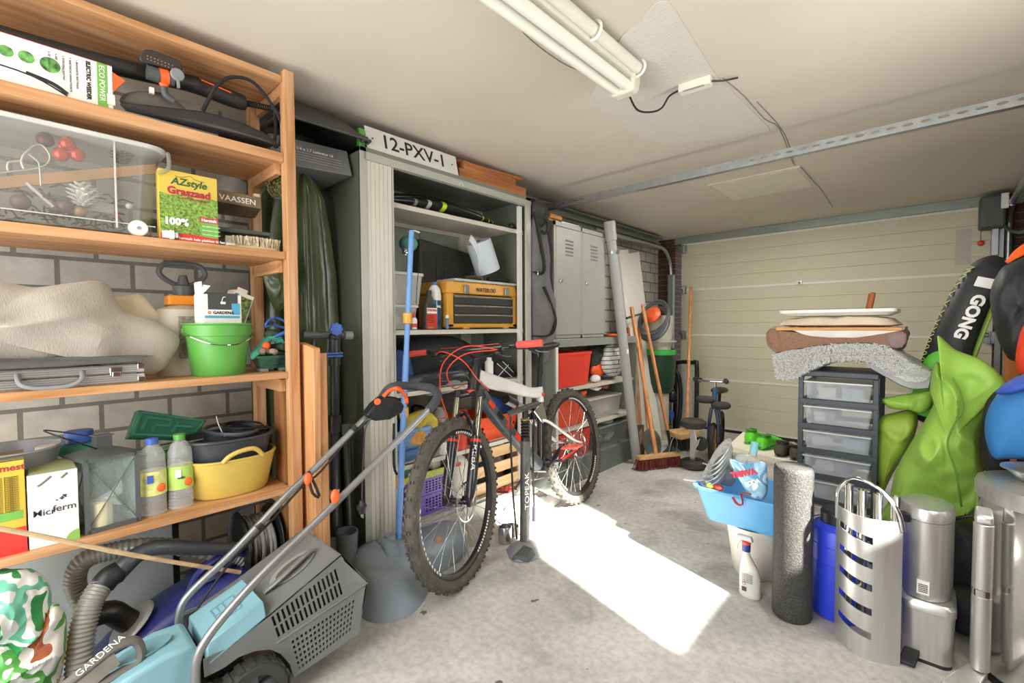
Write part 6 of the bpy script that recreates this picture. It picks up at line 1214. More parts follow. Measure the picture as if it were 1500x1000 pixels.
c_ = ST @ (bl_ + dd * .2 + V((.026, .012, 0)))
text(bike, 'REBA', bl_ + dd * .2 + V((.026, .0258, 0)), -dd, V((-1, 0, 0)), .05, M_wprint, align='CENTER')
SB().box(V((WB - .055, .05, WR + .06)), (.04, .03, .07)).build('brake_caliper', M_black, bike, bev=.006)
# head tube and bar
MB().cyl(A(.83), A(.955), .029, seg=20).build('head_tube', M_bk, bike); MB().cyl(A(.822), A(.84), .033, seg=20).build('red_headset_ring', M_br, bike, bev=.002)
SB().cyl(A(.95), A(1.03), .019, seg=16).build('spacer_stack', M_black, bike)
bc = V((.965, 0, 1.045)); SB().bar(A(1.015), bc, .034, .036).build('stem', M_black, bike, bev=.007)
SB().tube([bc + V((-.035, -.37, .005)), bc + V((-.03, -.25, .005)), bc + V((-.006, -.09, 0)), bc, bc + V((-.006, .09, 0)), bc + V((-.03, .25, .005)), bc + V((-.035, .37, .005))], lambda t_: .0115 + .004 * max(0, 1 - abs(t_ - .5) * 5), 12, 4).build('handlebar', M_bk, bike, ang=60)
for s_ in (-1, 1):
    y0_, y1_ = s_ * .25, s_ * .378
    b = SB(); b.cyl(bc + V((-.03, y0_, .005)), bc + V((-.036, y1_, .005)), .017, seg=18); b.build('grip', pm('grip red', '#e2574c', .6), bike, bev=.003)
    SB().cyl(bc + V((-.03, s_ * .236, .005)), bc + V((-.03, s_ * .25, .005)), .02, seg=18).build('grip_clamp', M_black, bike)
    b = SB(); p = bc + V((-.028, s_ * .2, 0)); b.box(p + V((.012, 0, -.008)), (.035, .045, .028)); b.build('brake_lever_body', M_black, bike, bev=.007)
    SB().tube([p + V((.03, 0, -.01)), p + V((.055, s_ * .03, -.012)), p + V((.058, s_ * .09, -.015)), p + V((.065, s_ * .14, -.018))], .0055, 8, 4, flat=.6).build('brake_lever', M_black, bike)
    SB().box(p + V((.005, -s_ * .045, -.024)), (.04, .03, .022)).build('shifter', M_black, bike, bev=.006)
    SB().tube([p + V((.0, -s_ * .05, -.03)), p + V((-.02, -s_ * .02, -.045)), p + V((-.035, 0, -.045))], .006, 8, 3, flat=.5).build('shift_paddle', M_dgrey, bike)
    SB().bar(bc + V((.0, s_ * .06, .017)), bc + V((-.02, s_ * .16, .018)), .012, .002).build('red_bar_decal', M_br, bike)
for (P, m_, r_) in (([bc + V((.02, .17, -.01)), bc + V((.13, .06, .015)), bc + V((.16, -.05, -.06)), bc + V((.13, -.09, -.2)), bc + V((.12, -.075, -.30)), V((WB + .0, -.07, .74))], M_br, .0028),
                 ([bc + V((.02, .16, -.012)), bc + V((.12, .05, -.02)), bc + V((.14, -.04, -.09)), bc + V((.06, -.06, -.18)), bc + V((-.06, -.05, -.17)), V((.80, -.02, .83))], M_br, .0028),
                 ([bc + V((.02, -.17, -.01)), bc + V((.1, -.08, -.0)), bc + V((.11, .03, -.05)), bc + V((.04, .06, -.14)), V((.84, .035, .83))], M_br, .0028),
                 ([bc + V((.01, .14, -.03)), bc + V((.11, .02, -.06)), bc + V((.13, -.1, -.1)), bc + V((.09, -.13, -.2)), bc + V((.02, -.08, -.24)), V((.86, -.03, .84))], M_black, .0022),
                 ([bc + V((.01, -.15, -.03)), bc + V((.08, -.06, -.06)), bc + V((.1, .04, -.12)), bc + V((.07, .08, -.26)), V((WB - .03, .085, .68)), V((WB - .05, .085, .5)), V((WB - .055, .065, .44))], M_black, .0025)):
    MB(ST).tube(P, r_, 6, 6).build('brake_hose' if m_ is M_br else 'shift_cable', m_, bike)
# frame
BBp = V((.44, 0, .335)); seat = V((.305, 0, .80))
def oct_(P, ws, hs, nm, mat, M=None):
    P = catmull(P, 5); n = len(P); R_ = []
    for i, p in enumerate(P):
        d = (P[min(i + 1, n - 1)] - P[max(i - 1, 0)]).normalized(); s_ = V((0, 1, 0)); v = d.cross(s_).normalized(); f = i / (n - 1) * (len(ws) - 1); k = min(int(f), len(ws) - 2); g = f - k
        w_, h_ = ws[k] * (1 - g) + ws[k + 1] * g, hs[k] * (1 - g) + hs[k + 1] * g
        R_.append([p + s_ * w_ * math.copysign(abs(math.cos(a)) ** .7, math.cos(a)) + v * h_ * math.copysign(abs(math.sin(a)) ** .7, math.sin(a)) for a in [2 * PI * q_ / 16 for q_ in range(16)]])
    return MB().loft(R_).build(nm, mat, bike, ang=60)
oct_([A(.92) + V((-.01, 0, 0)), V((.80, 0, .875)), V((.62, 0, .825)), V((.45, 0, .775)), V((.32, 0, .755))], [.024, .028, .027, .024, .022], [.03, .04, .036, .03, .036], 'top_tube', M_bw)
oct_([A(.865) + V((-.02, 0, 0)), V((.80, 0, .70)), V((.62, 0, .52)), BBp + V((.02, 0, .02))], [.026, .03, .03, .034], [.036, .034, .032, .036], 'down_tube', pm('frame slate', '#6b6a66', .35, .3))
for k in range(5):
    a = V((.89, 0, .80)).lerp(BBp + V((.1, 0, .09)), .06 + k * .18); c = V((.89, 0, .80)).lerp(BBp + V((.1, 0, .09)), .06 + k * .18 + .10)
    d = (c - a).normalized(); n_ = V((-d.z, 0, d.x)); 
    MB().hexa([a + V((0, .0275, 0)) + n_ * .012, c + V((0, .029, 0)) + n_ * .012, c + V((0, .031, 0)) + n_ * -.012, a + V((0, .03, 0)) + n_ * -.012, a + V((0, .034, 0)) + n_ * .012, c + V((0, .036, 0)) + n_ * .012, c + V((0, .036, 0)) - n_ * .012, a + V((0, .034, 0)) - n_ * .012]).build('red_decal', M_br if k % 2 == 0 or k > 2 else M_bk, bike)
MB().tube([BBp, V((.39, 0, .5)), V((.335, 0, .70))], .021, 14, 4).build('seat_tube', M_bk, bike); MB().tube([V((.335, 0, .70)), V((.325, 0, .79))], .023, 14, 1).build('seat_collar', M_bw, bike)
for y in (.026, -.026): MB().cyl((.33, y - .002, .745), (.33, y + .002, .745), .013, seg=16).build('red_pivot_bolt', M_br, bike)
MB().cyl((.328, 0, .78), (.235, 0, 1.0), .0145, seg=14).build('seat_post', M_black, bike); MB().cyl((.29, 0, .87), (.283, 0, .89), .0175, seg=14).build('post_collar', M_black, bike)
R_ = []
for x, w_, z, hh in ((.36, .018, 1.035, .016), (.3, .022, 1.035, .018), (.22, .035, 1.033, .02), (.15, .062, 1.036, .024), (.11, .07, 1.042, .022), (.09, .06, 1.044, .012)):
    R_.append([V((x, w_ * math.cos(a), z - hh * .3 + hh * math.sin(a))) for a in [2 * PI * q_ / 18 for q_ in range(18)]])
MB().loft(R_).build('saddle', pm('saddle black', '#2a2a2b', .5), bike, ang=60)
b = MB()
for s_ in (-1, 1): b.tube([(.33, s_ * .01, 1.02), (.28, s_ * .02, 1.0), (.18, s_ * .02, 1.0), (.13, s_ * .03, 1.025)], .0035, 6, 4)
b.build('saddle_rails', M_zinc, bike)
# rear suspension
for s_ in (-1, 1):
    MB().tube([V((.40, s_ * .03, .60)), V((.34, s_ * .05, .575)), V((.12, s_ * .068, .43)), V((.02, s_ * .068, WR + .02))], lambda t_: .016 - .004 * t_, 10, 4, flat=.6).build('seat_stay', M_bw if s_ > 0 else M_bw, bike)
    MB().tube([BBp + V((-.02, s_ * .04, .04)), V((.3, s_ * .06, .34)), V((.1, s_ * .068, .355)), V((.0, s_ * .068, WR))], .0145, 10, 4, flat=.7).build('chain_stay', M_bk, bike)
    MB().bar((.3, s_ * .062 + s_ * .011, .35), (.1, s_ * .068 + s_ * .011, .362), .003, .014).build('red_stay_decal', M_br, bike)
    MB().hexa([(.36, s_ * .028, .70), (.47, s_ * .028, .66), (.40, s_ * .034, .58), (.35, s_ * .034, .6), (.36, s_ * .036, .71), (.47, s_ * .036, .67), (.40, s_ * .042, .58), (.35, s_ * .042, .6)]).build('rocker_link', M_chrome, bike, bev=.004)
MB().tube([(.64, 0, .745), (.56, 0, .71), (.47, 0, .67)], .02, 14, 1).build('shock_body', M_grey, bike); MB().tube([(.68, 0, .765), (.6, 0, .727)], .026, 14, 1).build('shock_can', M_bk, bike); MB().cyl((.60, -.02, .70), (.60, .04, .70), .01).build('shock_dial', M_red, bike)
# drivetrain on the right side (-y)
MB().cyl(BBp - V((0, .045, 0)), BBp + V((0, .045, 0)), .026, seg=20).build('bottom_bracket', M_bk, bike)
b = MB(); b.ring(BBp - V((0, .055, 0)), (0, 1, 0), .07, .0035, 40, 5)
for k in range(34): a = 2 * PI * k / 34; b.box(BBp + V((.075 * math.cos(a), -.055, .075 * math.sin(a))), (.006, .003, .005), ry=-a)
for k in range(4): a = k * PI / 2 + .4; b.bar(BBp - V((0, .055, 0)), BBp + V((.068 * math.cos(a), -.055, .068 * math.sin(a))), .014, .003, up=(0, 1, 0))
b.build('chainring', M_zinc, bike)
b = MB()
for k in range(8): b.cyl((0, -.02 - k * .0045, WR), (0, -.0215 - k * .0045, WR), .065 - k * .006, seg=30)
b.build('cassette', M_chrome, bike, flat=True)
b = MB(); b.tube([BBp + V((0, -.055, .072)), V((.2, -.05, .415)), V((0, -.045, WR + .045))], .0035, 5, 2); b.tube([BBp + V((0, -.055, -.072)), V((.2, -.055, .23)), V((-.02, -.05, .22))], .0035, 5, 3); b.build('chain', M_zinc, bike)
b = MB(); b.bar((-.01, -.06, WR - .04), (.03, -.055, .2), .02, .012); b.cyl((.03, -.06, .2), (.03, -.05, .2), .02); b.cyl((.0, -.06, .27), (.0, -.05, .27), .018); b.build('derailleur', M_black, bike, bev=.003)
cr = V((-.10, 0, .14)).normalized()
def pedal(o, y):
    b = MB(); 
    for dx, dy, L_, W_ in ((-.045, 0, .01, .095), (.045, 0, .01, .095), (0, -.045, .095, .012), (0, .045, .095, .012), (0, .012, .09, .01), (0, -.015, .09, .01)): b.box(o + V((dx, y + dy, 0)), (L_, W_, .014))
    b.cyl(o + V((0, y - .05, 0)), o + V((0, y + .05, 0)), .008)
    return b
L1 = BBp + V((0, .06, 0)); e1 = L1 + V((-.155, .012, .085)); MB().bar(L1, e1, .016, .026, up=(0, 1, 0)).build('crank_arm', M_bk, bike, bev=.006); pedal(e1, .075).build('pedal', pm('pedal red', '#e2685a', .45), bike, bev=.002)
L2_ = BBp + V((0, -.07, 0)); e2 = L2_ + V((.155, -.012, -.085)); MB().bar(L2_, e2, .016, .026, up=(0, 1, 0)).build('crank_arm', M_bk, bike, bev=.006); pedal(e2, -.07).build('pedal', pm('pedal red shaded', '#a8443a', .45), bike, bev=.002)  # far pedal: same red darkened, its shade put into the colour
# ================================================================== TRACK PUMP
pb = V((-1.53, 1.745, 0)); t = thing('bicycle_pump', 'silver-grey track pump with black handle standing before the bicycle', 'bicycle pump', pb)
ptop = V((-1.545, 1.77, pt(769, 612, X=-1.54).z)); M_pump = pm('pump grey', '#6e6e6c', .4, .4, var=.25, vs=18)
MB().cyl(pb + V((0, 0, .05)), ptop - V((0, 0, .12)), .026, seg=20).build('barrel', M_pump, t)
b = MB()
for k in range(6): p = ptop - V((0, 0, .02 + k * .016)); b.lathe([(.018, -.007), (.024, -.004), (.024, .003), (.018, .007)], p)
b.lathe([(.0225, -.13), (.0225, -.105), (.019, -.1)], ptop); b.build('ribbed_sleeve', M_black, t)
MB().lathe([(.0248, -.0), (.0248, .006)], ptop - V((0, 0, .012))).build('gold_ring', pm('gold ring', '#c9a640', .3, .8), t)
MB().cyl(ptop, ptop + V((0, 0, .04)), .016).build('neck', M_black, t)
MB().tube([ptop + V((-.03, -.095, .028)), ptop + V((0, -.05, .045)), ptop + V((0, 0, .05)), ptop + V((0, .05, .055)), ptop + V((.0, .1, .06))], .0155, 12, 4).build('handle', pm('handle slate', '#42403d', .5), t)
ppl = V((0, 0, 1)); text(t, 'TOPEAK', pb + V((.0265, .004, .22)), UZ, V((-.25, -.9, 0)) * 1, .036, M_wprint, sx=1.4)
b = MB(); b.puff([pb + V(p) for p in ((.05, -.12, .004), (.1, -.06, .004), (.09, .05, .004), (.03, .1, .004), (-.06, .06, .004), (-.08, -.04, .004), (-.02, -.1, .004))], (0, 0, 1), .05, .004, wr=.001, pw=.8); b.build('foot_base', M_grey, t)
MB().hexa([pb + V(p) for p in ((.02, -.13, .004), (.1, -.09, .004), (.1, -.02, .004), (.02, -.03, .004), (.03, -.12, .03), (.09, -.085, .026), (.08, -.03, .05), (.03, -.04, .055))]).build('foot_pad', M_dgrey, t, bev=.006)
g = pb + V((-.02, -.1, .0)); 
MB().tube([ptop + V((-.02, -.09, .02)), ptop + V((.0, -.11, -.1)), pb + V((.01, -.1, .35)), pb + V((0, -.06, .08))], .005, 8, 5).build('hose', M_black, t)
MB().tube([ptop + V((0, .03, .04)), ptop + V((.01, .055, 0)), ptop + V((.01, .05, -.2)), pb + V((.02, .05, .22))], .005, 8, 5).build('hose', M_black, t)
MB().cyl(pb + V((.02, .05, .22)), pb + V((.02, .05, .14)), .009).build('valve_head', M_dgrey, t, bev=.003); MB().tube([pb + V((.02, .05, .15)), pb + V((.03, .065, .13)), pb + V((.03, .08, .11))], .006, 8, 3).build('valve_lever', pm('lever yellow', '#d8d6a0', .5), t)
c = pt(737, 770, X=-1.72); c = V((-1.665, 1.74, 0)); tag(MB().lathe([(.001, .008), (.034, .0), (.036, .004), (.036, .085), (.034, .088), (.03, .085), (.028, .06), (.001, .058)], c).build('tin_can', M_steel, loc=c), 'small open metal can standing to the left of the pump foot', 'can')
c = V((-1.70, 1.83, 0)); tag(MB().lathe([(.001, .004), (.038, .0), (.04, .004), (.04, .05), (.036, .05), (.034, .01), (.001, .008)], c).build('metal_cup', pm('cup grey', '#7d7a74', .5, .5), loc=c), 'low grey cup just behind the small metal can', 'cup')
# cloth or mat heap under bike
tag(MB().puff([V((-1.93, 2.0, .002)), V((-1.8, 2.05, .002)), V((-1.76, 2.25, .002)), V((-1.8, 2.42, .002)), V((-1.93, 2.4, .002)), V((-1.95, 2.2, .002))], (0, 0, 1), .07, 0, wr=.02, ws=16).build('white_plastic_bag', pm('bag whitish', '#d4d2ca', .5), loc=(-1.86, 2.2, 0)), 'whitish crumpled plastic bag on the floor behind the bicycle bottom bracket', 'bag')
# ================================================================== LOCKER ON ITS OPEN CABINET
LF = -1.93
t = thing('metal_locker', 'grey two-door steel locker with vent slots standing on the open cabinet', 'locker', (-2.15, 2.85, 1.06))
ly0, ly1, lz0, lz1 = 2.52, 3.18, 1.062, 1.87
M_lk = pm('locker grey', '#a3a39c', .45, .2, var=.04); M_lks = pm('locker side', '#7b7f7c', .45, .2)
MB().b2((-2.38, ly0, lz0), (LF - .012, ly1, lz1)).build('carcass', M_lks, t, bev=.002)
b = MB(); b.b2((LF - .012, ly0, lz0), (LF - .002, ly0 + .018, lz1)); b.b2((LF - .012, ly1 - .018, lz0), (LF - .002, ly1, lz1)); b.b2((LF - .012, ly0, lz1 - .03), (LF - .002, ly1, lz1)); b.b2((LF - .012, ly0, lz0), (LF - .002, ly1, lz0 + .02)); b.b2((LF - .012, (ly0 + ly1) / 2 - .009, lz0), (LF - .002, (ly0 + ly1) / 2 + .009, lz1)); b.build('front_frame', M_lk, t)
mid = (ly0 + ly1) / 2
for a, c in ((ly0 + .02, mid - .012), (mid + .012, ly1 - .02)):
    d_ = MB().b2((LF - .01, a, lz0 + .024), (LF, c, lz1 - .034)).build('door', M_lk, t, bev=.002)
    for k in range(5): z = lz1 - .12 - k * .025; MB().hexa([(LF, a + .11, z - .006), (LF + .005, a + .11, z - .006), (LF + .005, a + .20, z - .006), (LF, a + .20, z - .006), (LF, a + .11, z + .006), (LF + .001, a + .11, z + .006), (LF + .001, a + .20, z + .006), (LF, a + .20, z + .006)]).build('vent_slot', M_lks, d_)
    MB().box((LF + .008, a + .045, lz0 + .40), (.016, .028, .022)).build('lock', M_chrome, d_, bev=.004)
b_y1 = 3.66
t = thing('open_cabinet', 'low grey open steel cabinet below the locker, filled with red bins and boxes', 'cabinet', (-2.15, 3.1, 0))
M_oc2 = pm('open cabinet grey', '#8d928c', .45, .2, var=.05)
MB().b2((-2.4, ly0 - .03, 1.0), (LF + .02, b_y1, 1.058)).build('top_panel', M_oc2, t, bev=.003)
MB().b2((-2.4, ly0 - .03, .0), (LF + .02, ly0 - .01, 1.0)).build('side_panel', M_oc2, t); MB().b2((-2.4, b_y1 - .02, 0), (LF + .02, b_y1, 1.0)).build('side_panel', M_oc2, t)
MB().b2((-2.4, ly0, .0), (-2.39, b_y1, 1.0)).build('back_panel', M_oc2, t); MB().b2((LF - .0, ly0 - .01, .0), (LF + .02, b_y1 - .02, .16)).build('plinth', pm('plinth grey', '#737a78', .45, .2), t)
MB().b2((-2.39, ly0 - .01, .15), (LF, b_y1 - .02, .165)).build('floor_shelf', M_oc2, t); MB().b2((LF + .0, ly0 - .01, .16), (LF + .021, ly0 + .015, 1.0)).build('front_strip', M_white, t)
SL2 = [.70, .41]
for z in SL2: MB().b2((-2.39, ly0 - .01, z - .022), (LF + .005, b_y1 - .02, z)).build('shelf', M_cabi, t)
for i, (z0, z1, y1_, lb) in enumerate(((.705, .955, 3.0, 'bright red plastic bin on the top level of the open cabinet'), (.415, .655, 2.93, 'orange-red plastic bin on the middle level, behind the rear wheel'), (.17, .375, 3.0, 'red plastic bin on the lowest level behind the rear wheel'))):
    t = thing('red_bin', lb, 'bin', (-2.1, 2.66, z0), group=None); y0_ = 2.53
    MB().loft([rrect(-2.3, LF - .03, y0_ + .01, y1_ - .015, .015, z0 + .001), rrect(-2.32, LF - .01, y0_, y1_, .015, z1 - .02), rrect(-2.325, LF - .005, y0_ - .0, y1_ + .005, .015, z1 - .02), rrect(-2.325, LF - .005, y0_, y1_ + .005, .015, z1), rrect(-2.31, LF - .02, y0_ + .01, y1_ - .01, .015, z1), rrect(-2.29, LF - .04, y0_ + .02, y1_ - .02, .015, z0 + .01)]).build('bin_wall', (pm('bin red', '#e2402e', .45, var=.06), pm('bin orange', '#e35433', .45, var=.08), pm('bin red2', '#d83c2c', .45, var=.06))[i], t, ang=50)
for i, (z0, z1, ya_, yb_, co, lb) in enumerate(((.415, .57, 2.95, 3.45, '#d2cfc6', 'clear plastic box full of small packets on the middle level of the open cabinet'), (.17, .33, 3.03, 3.58, '#8c9392', 'grey translucent plastic box on the lowest level of the open cabinet'))):
    t = thing('clear_box', lb, 'box', (-2.1, (ya_ + yb_) / 2, z0)); mm = clear('box clear %d' % i, co, .45, .2)
    MB().loft([rrect(-2.3, LF - .02, ya_ + .01, yb_ - .01, .02, z0 + .001), rrect(-2.31, LF - .005, ya_, yb_, .02, z1)], caps=False).build('box_wall', mm, t, ang=60); MB().loft([rrect(-2.315, LF, ya_ - .004, yb_ + .004, .02, z1), rrect(-2.315, LF, ya_ - .004, yb_ + .004, .02, z1 + .014)]).build('lid', clear('boxlid %d' % i, co, .8, .2), t, bev=.003)
    r = random.Random(i + 20)
    if i == 0:
        for k in range(9):
            y = ya_ + .03 + k * .046; tag(MB().box((LF - .05 - r.uniform(0, .04), y + .01, z0 + .05 + r.uniform(0, .02)), (.03, .04, .06 + r.uniform(0, .03)), rx=r.uniform(-.3, .3)).build('small_packet', pm('packet %d' % (k % 4), ('#c9b9a0', '#cf5a44', '#dedbd2', '#6f93a8')[k % 4], .6), bev=.002, loc=(LF - .05, y, z0 + .02)), ('tan', 'red', 'white', 'blue')[k % 4] + ' small packet inside the clear box of the middle level, number %s from the left' % ('one', 'two', 'three', 'four', 'five', 'six', 'seven', 'eight', 'nine')[k], 'packet', 'packets in the clear box')
    else:
        for k, lb2 in enumerate(('left', 'right')): tag(MB().box((LF - .06, ya_ + .12 + k * .2, z0 + .06), (.03, .11, .03), rx=.4).build('wooden_block', pm('pale block', '#c0a98c', .7), bev=.003, loc=(LF - .06, ya_ + .12 + k * .2, z0 + .03)), 'pale wooden block in the grey translucent box, ' + lb2, 'block')
def bun2(name, label, cat, X, ps, mat, **k): return bundle(name, label, cat, X, ps, mat, **k)
stripe = blockmat('striped fabric', '#dedcd6', '#e4e2dc', '#3f3f42', .4, .035, .0035, 1)
bun2('striped_bag', 'white bag with grey and red stripes hanging out of the top level', 'bag', -1.98, [(884, 520), (890, 505), (905, 503), (912, 520), (908, 545), (895, 552), (882, 540)], stripe, t1=.05, t2=.05)
bun2('black_shoe', 'black and grey shoe squeezed between red bin and striped bag', 'shoe', -2.03, [(866, 540), (866, 512), (875, 508), (885, 515), (884, 530)], pm('shoe black', '#33342f', .6, var=.4, vs=30), t1=.04, t2=.04)
bun2('orange_toy', 'orange rounded toy piece behind the white helmet', 'toy', -2.02, [(866, 548), (868, 535), (880, 530), (884, 545), (876, 552)], M_orange, t1=.03, t2=.03, wr=.002)
p = pt(872, 551, X=-1.97); p.z = .702; tag(MB().ell(p + V((0, 0, .03)), (.04, .05, .03)).build('white_helmet', M_white, loc=p), 'small white rounded helmet shell on the top level', 'helmet')
b = MB()
for k in range(4): b.ring(pt(868, 568, X=-1.99) + V((0, k * .012, k * .004)), (.3, .1, 1), .05, .0035, 26, 5)
tag(b.build('white_cable', M_white, loc=pt(868, 568, X=-1.99)), 'coil of white cable on the clear box of the middle level', 'cable')
tag(MB().box(pt(885, 566, X=-1.99), (.06, .09, .02), rz=.3).build('brown_box', pm('brown red', '#9a5a44', .7), bev=.002, loc=pt(885, 566, X=-1.99)), 'small brown-red flat box beside the white cable coil', 'box')
for k in range(4):
    z0 = .345 + k * .012; tag(MB().lathe([(.03, 0), (.09, .008), (.1, .014), (.092, .011), (.03, .003)], (-2.03, 3.28, z0), seg=30).build('white_plate', M_white, loc=(-2.03, 3.28, z0)), 'white plate, %s of the stack of four on the grey box' % ('lowest', 'second from the bottom', 'third from the bottom', 'topmost')[k], 'plate', 'stacked plates')
tag(MB().lathe([(.001, 0), (.04, 0), (.05, .04), (.046, .04), (.036, .006), (.001, .005)], (-2.0, 3.1, .346)).build('glass_bowl', clear('bowl glass', '#dfe6e4', .5, .1), loc=(-2, 3.1, .346)), 'small clear bowl to the left of the white plates', 'bowl')
# backpack hanging by the cabinet corner
M_bp = pm('backpack grey', '#6a6a6c', .8, var=.15, bump=.3, bs=60)
t = thing('backpack', 'grey backpack with black straps hanging on the right cabinet corner', 'backpack', (-1.97, 2.42, 1.05))
Pb = [(782, 505), (780, 440), (779, 370), (780, 320), (790, 315), (797, 330), (799, 370), (803, 420), (812, 460), (812, 500), (808, 525), (795, 530)]
MB().puff([pt(*p, X=-1.955) for p in Pb], (1, 0, 0), .05, .06, wr=.012, ws=11, rings=13).build('bag_body', M_bp, t, ang=70)
M_strap = pm('strap black', '#222325', .7)
MB().tube([pt(*p, X=-1.90) for p in ((783, 310), (790, 345), (797, 390), (792, 402), (783, 398))], .016, 8, 5, flat=.3).build('shoulder_strap', M_strap, t)
MB().tube([pt(*p, X=-1.90) for p in ((796, 420), (806, 445), (813, 470), (806, 490), (782, 492))], .018, 8, 5, flat=.3).build('waist_strap', M_strap, t)
MB().box(pt(790, 400, X=-1.89), (.012, .04, .03)).build('buckle', M_chrome, t, bev=.003)
MB().puff([pt(*p, X=-1.95) for p in ((780, 300), (790, 292), (800, 305), (797, 330), (785, 335))], (1, 0, 0), .04, .04, wr=.015, ws=25).build('top_hood', pm('hood dark', '#3b3c3c', .7), t)
MB().tube([pt(*p, X=-1.9) for p in ((795, 318), (803, 325), (800, 342), (794, 338))], .012, 8, 4, flat=.5).build('lid_flap', pm('hood dark', '#3b3c3c', .7), t)
# things on the locker top
t = thing('wood_trowel', 'plastering trowel with round wooden handle lying on the locker top', 'trowel', (-1.98, 2.6, 1.872))
MB().cyl((-1.96, 2.5, 1.905), (-1.95, 2.62, 1.9), .017, seg=16).build('handle', wood('trowel wood', '#b8763c', '#dca468', 1), t, bev=.005)
MB().hexa([(-2.0, 2.62, 1.875), (-1.94, 2.62, 1.875), (-1.93, 2.82, 1.873), (-2.0, 2.82, 1.873), (-2.0, 2.62, 1.878), (-1.94, 2.62, 1.878), (-1.93, 2.82, 1.876), (-2.0, 2.82, 1.876)]).build('steel_blade', M_zinc, t)
tag(MB().hexa([(-2.05, 2.53, 1.871), (-1.96, 2.53, 1.871), (-1.95, 2.6, 1.871), (-2.05, 2.62, 1.871), (-2.05, 2.47, 1.885), (-1.96, 2.47, 1.885), (-1.95, 2.6, 1.88), (-2.05, 2.62, 1.88)]).build('wood_wedge', wood('trowel wood', '#b8763c', '#dca468', 1), loc=(-2.0, 2.55, 1.871)), 'thin pale wooden wedge beside the trowel handle', 'wedge')
# ================================================================== FAR LEFT CORNER: PIPES, BROOMS, POTS, BALANCE BIKE
fl_ = lambda a, b: pt(a, b, Z=0)
t = thing('drain_pipe', 'long grey plastic drain pipe with a socket end leaning beside the locker', 'pipe', (-1.84, 3.5, 0))
p0, p1 = V((-1.82, 3.50, .002)), pt(893, 330, X=-1.90); d = (p1 - p0).normalized()
M_pvc = pm('pvc grey', '#a3a3a0', .4, var=.05)
MB().cyl(p0, p1 - d * .1, .038, seg=24).build('pipe_body', M_pvc, t); MB().cyl(p1 - d * .12, p1 + d * .03, .046, seg=24).build('socket', M_pvc, t, bev=.004)
b = MB(); c = p1 - d * .22; b.cyl(c, c + d * .02, .041, seg=24); b.box(c + V((.045, 0, .01)), (.02, .02, .03)); b.build('pipe_clamp', M_zinc, t)
MB().box(p0 + d * .95 + V((.037, -.01, 0)), (.004, .03, .035)).build('paper_sticker', M_paper, t)
M_wb = pm('white laminate', '#f0ede2', .4, var=.03)
def P3(X, *ps): return [pt(*p, X=X) for p in ps]
for i, (ps, lb) in enumerate(((((904, 367), (918, 366), (955, 660), (938, 664)), 'narrow white laminate board leaning behind the drain pipe'), (((915, 372), (932, 369), (965, 648), (948, 655)), 'white laminate board leaning at the wall, right of the narrow one'))):
    X1, X0 = -2.3, -2.0; xs = (X1, X1, X0, X0); q_ = [pt(*p, X=x) for p, x in zip(ps, xs)]
    q_[2].z = q_[3].z = .002
    o_ = V((.018, 0, .004)); q_ = [p + V((0, .03 * i, 0)) for p in q_]
    tag(MB().hexa([*q_, *[p + o_ for p in q_]]).build('white_board', M_wb, bev=.002, loc=q_[3]), lb, 'board')
def pole(name, label, cat, top, bot, r, mat, Xt, head=None, zb=None):
    a = pt(*top, X=Xt); b_ = fl_(*bot) if zb is None else pt(*bot, Z=zb)
    t = thing(name, label, cat, (b_.x, b_.y, 0)); MB().cyl(b_, a, r, seg=12).build('handle', mat, t, bev=.003)
    if head: head(t, a, b_, (a - b_).normalized())
    return t
M_hd = wood('broom handle', '#b87440', '#dc9c64', 2); M_hd2 = wood('dark handle', '#a8622e', '#c98850', 2)
def broomhead(t, a, b_, d):
    c = b_ + V((0, 0, .0)); e0, e1 = pt(927, 668, X=-1.66), pt(991, 658, X=-1.5)
    e0 = V((-1.72, 3.32, .10)); e1 = V((-1.53, 3.66, .10))
    MB().bar(e0, e1, .055, .028).build('head_block', wood('head wood', '#b88a54', '#d8b07a', 1), t, bev=.004)
    b = MB(); r = random.Random(9)
    for k in range(420):
        f, g = r.random(), r.uniform(-.024, .024); u_ = (e1 - e0); n_ = V((-u_.y, u_.x, 0)).normalized(); p = e0 + u_ * f + n_ * g + V((0, 0, -.012)); b.bar(p, p + u_ * (f - .5) * .1 + n_ * (g * .8) + V((r.uniform(-.004, .004), 0, -.084)), .004, .003)
    o = b.build('bristles', pm('bristle red brown', '#6e2c22', .8, var=.3, vs=60), t, flat=True); o['kind'] = 'stuff'
t = thing('push_broom', 'wide push broom with dark red bristles and long wooden handle', 'broom', (-1.63, 3.5, 0))
MB().cyl(V((-1.64, 3.48, .11)), pt(925, 450, X=-2.0), .016, seg=12).build('handle', M_hd, t, bev=.003); broomhead(t, None, V((-1.63, 3.5, 0)), None)
MB().tube([V((-1.57, 3.56, .115)), V((-1.56, 3.58, .2)), V((-1.55, 3.62, .24)), V((-1.54, 3.65, .2)), V((-1.54, 3.64, .115))], .003, 6, 4).build('wire_brace', M_zinc, t)
t = thing('long_handled_scraper', 'long wooden pole with a short dark metal foot, leaning before the hose', 'tool', (-1.75, 3.85, 0))
MB().cyl(pt(978, 630, X=-1.75), pt(941, 446, X=-2.05), .016, seg=12).build('handle', M_hd, t, bev=.003); a = pt(978, 630, X=-1.75); MB().cyl(V((-1.73, a.y + .03, .02)), a, .012, .014, seg=10).build('steel_socket', M_black, t)
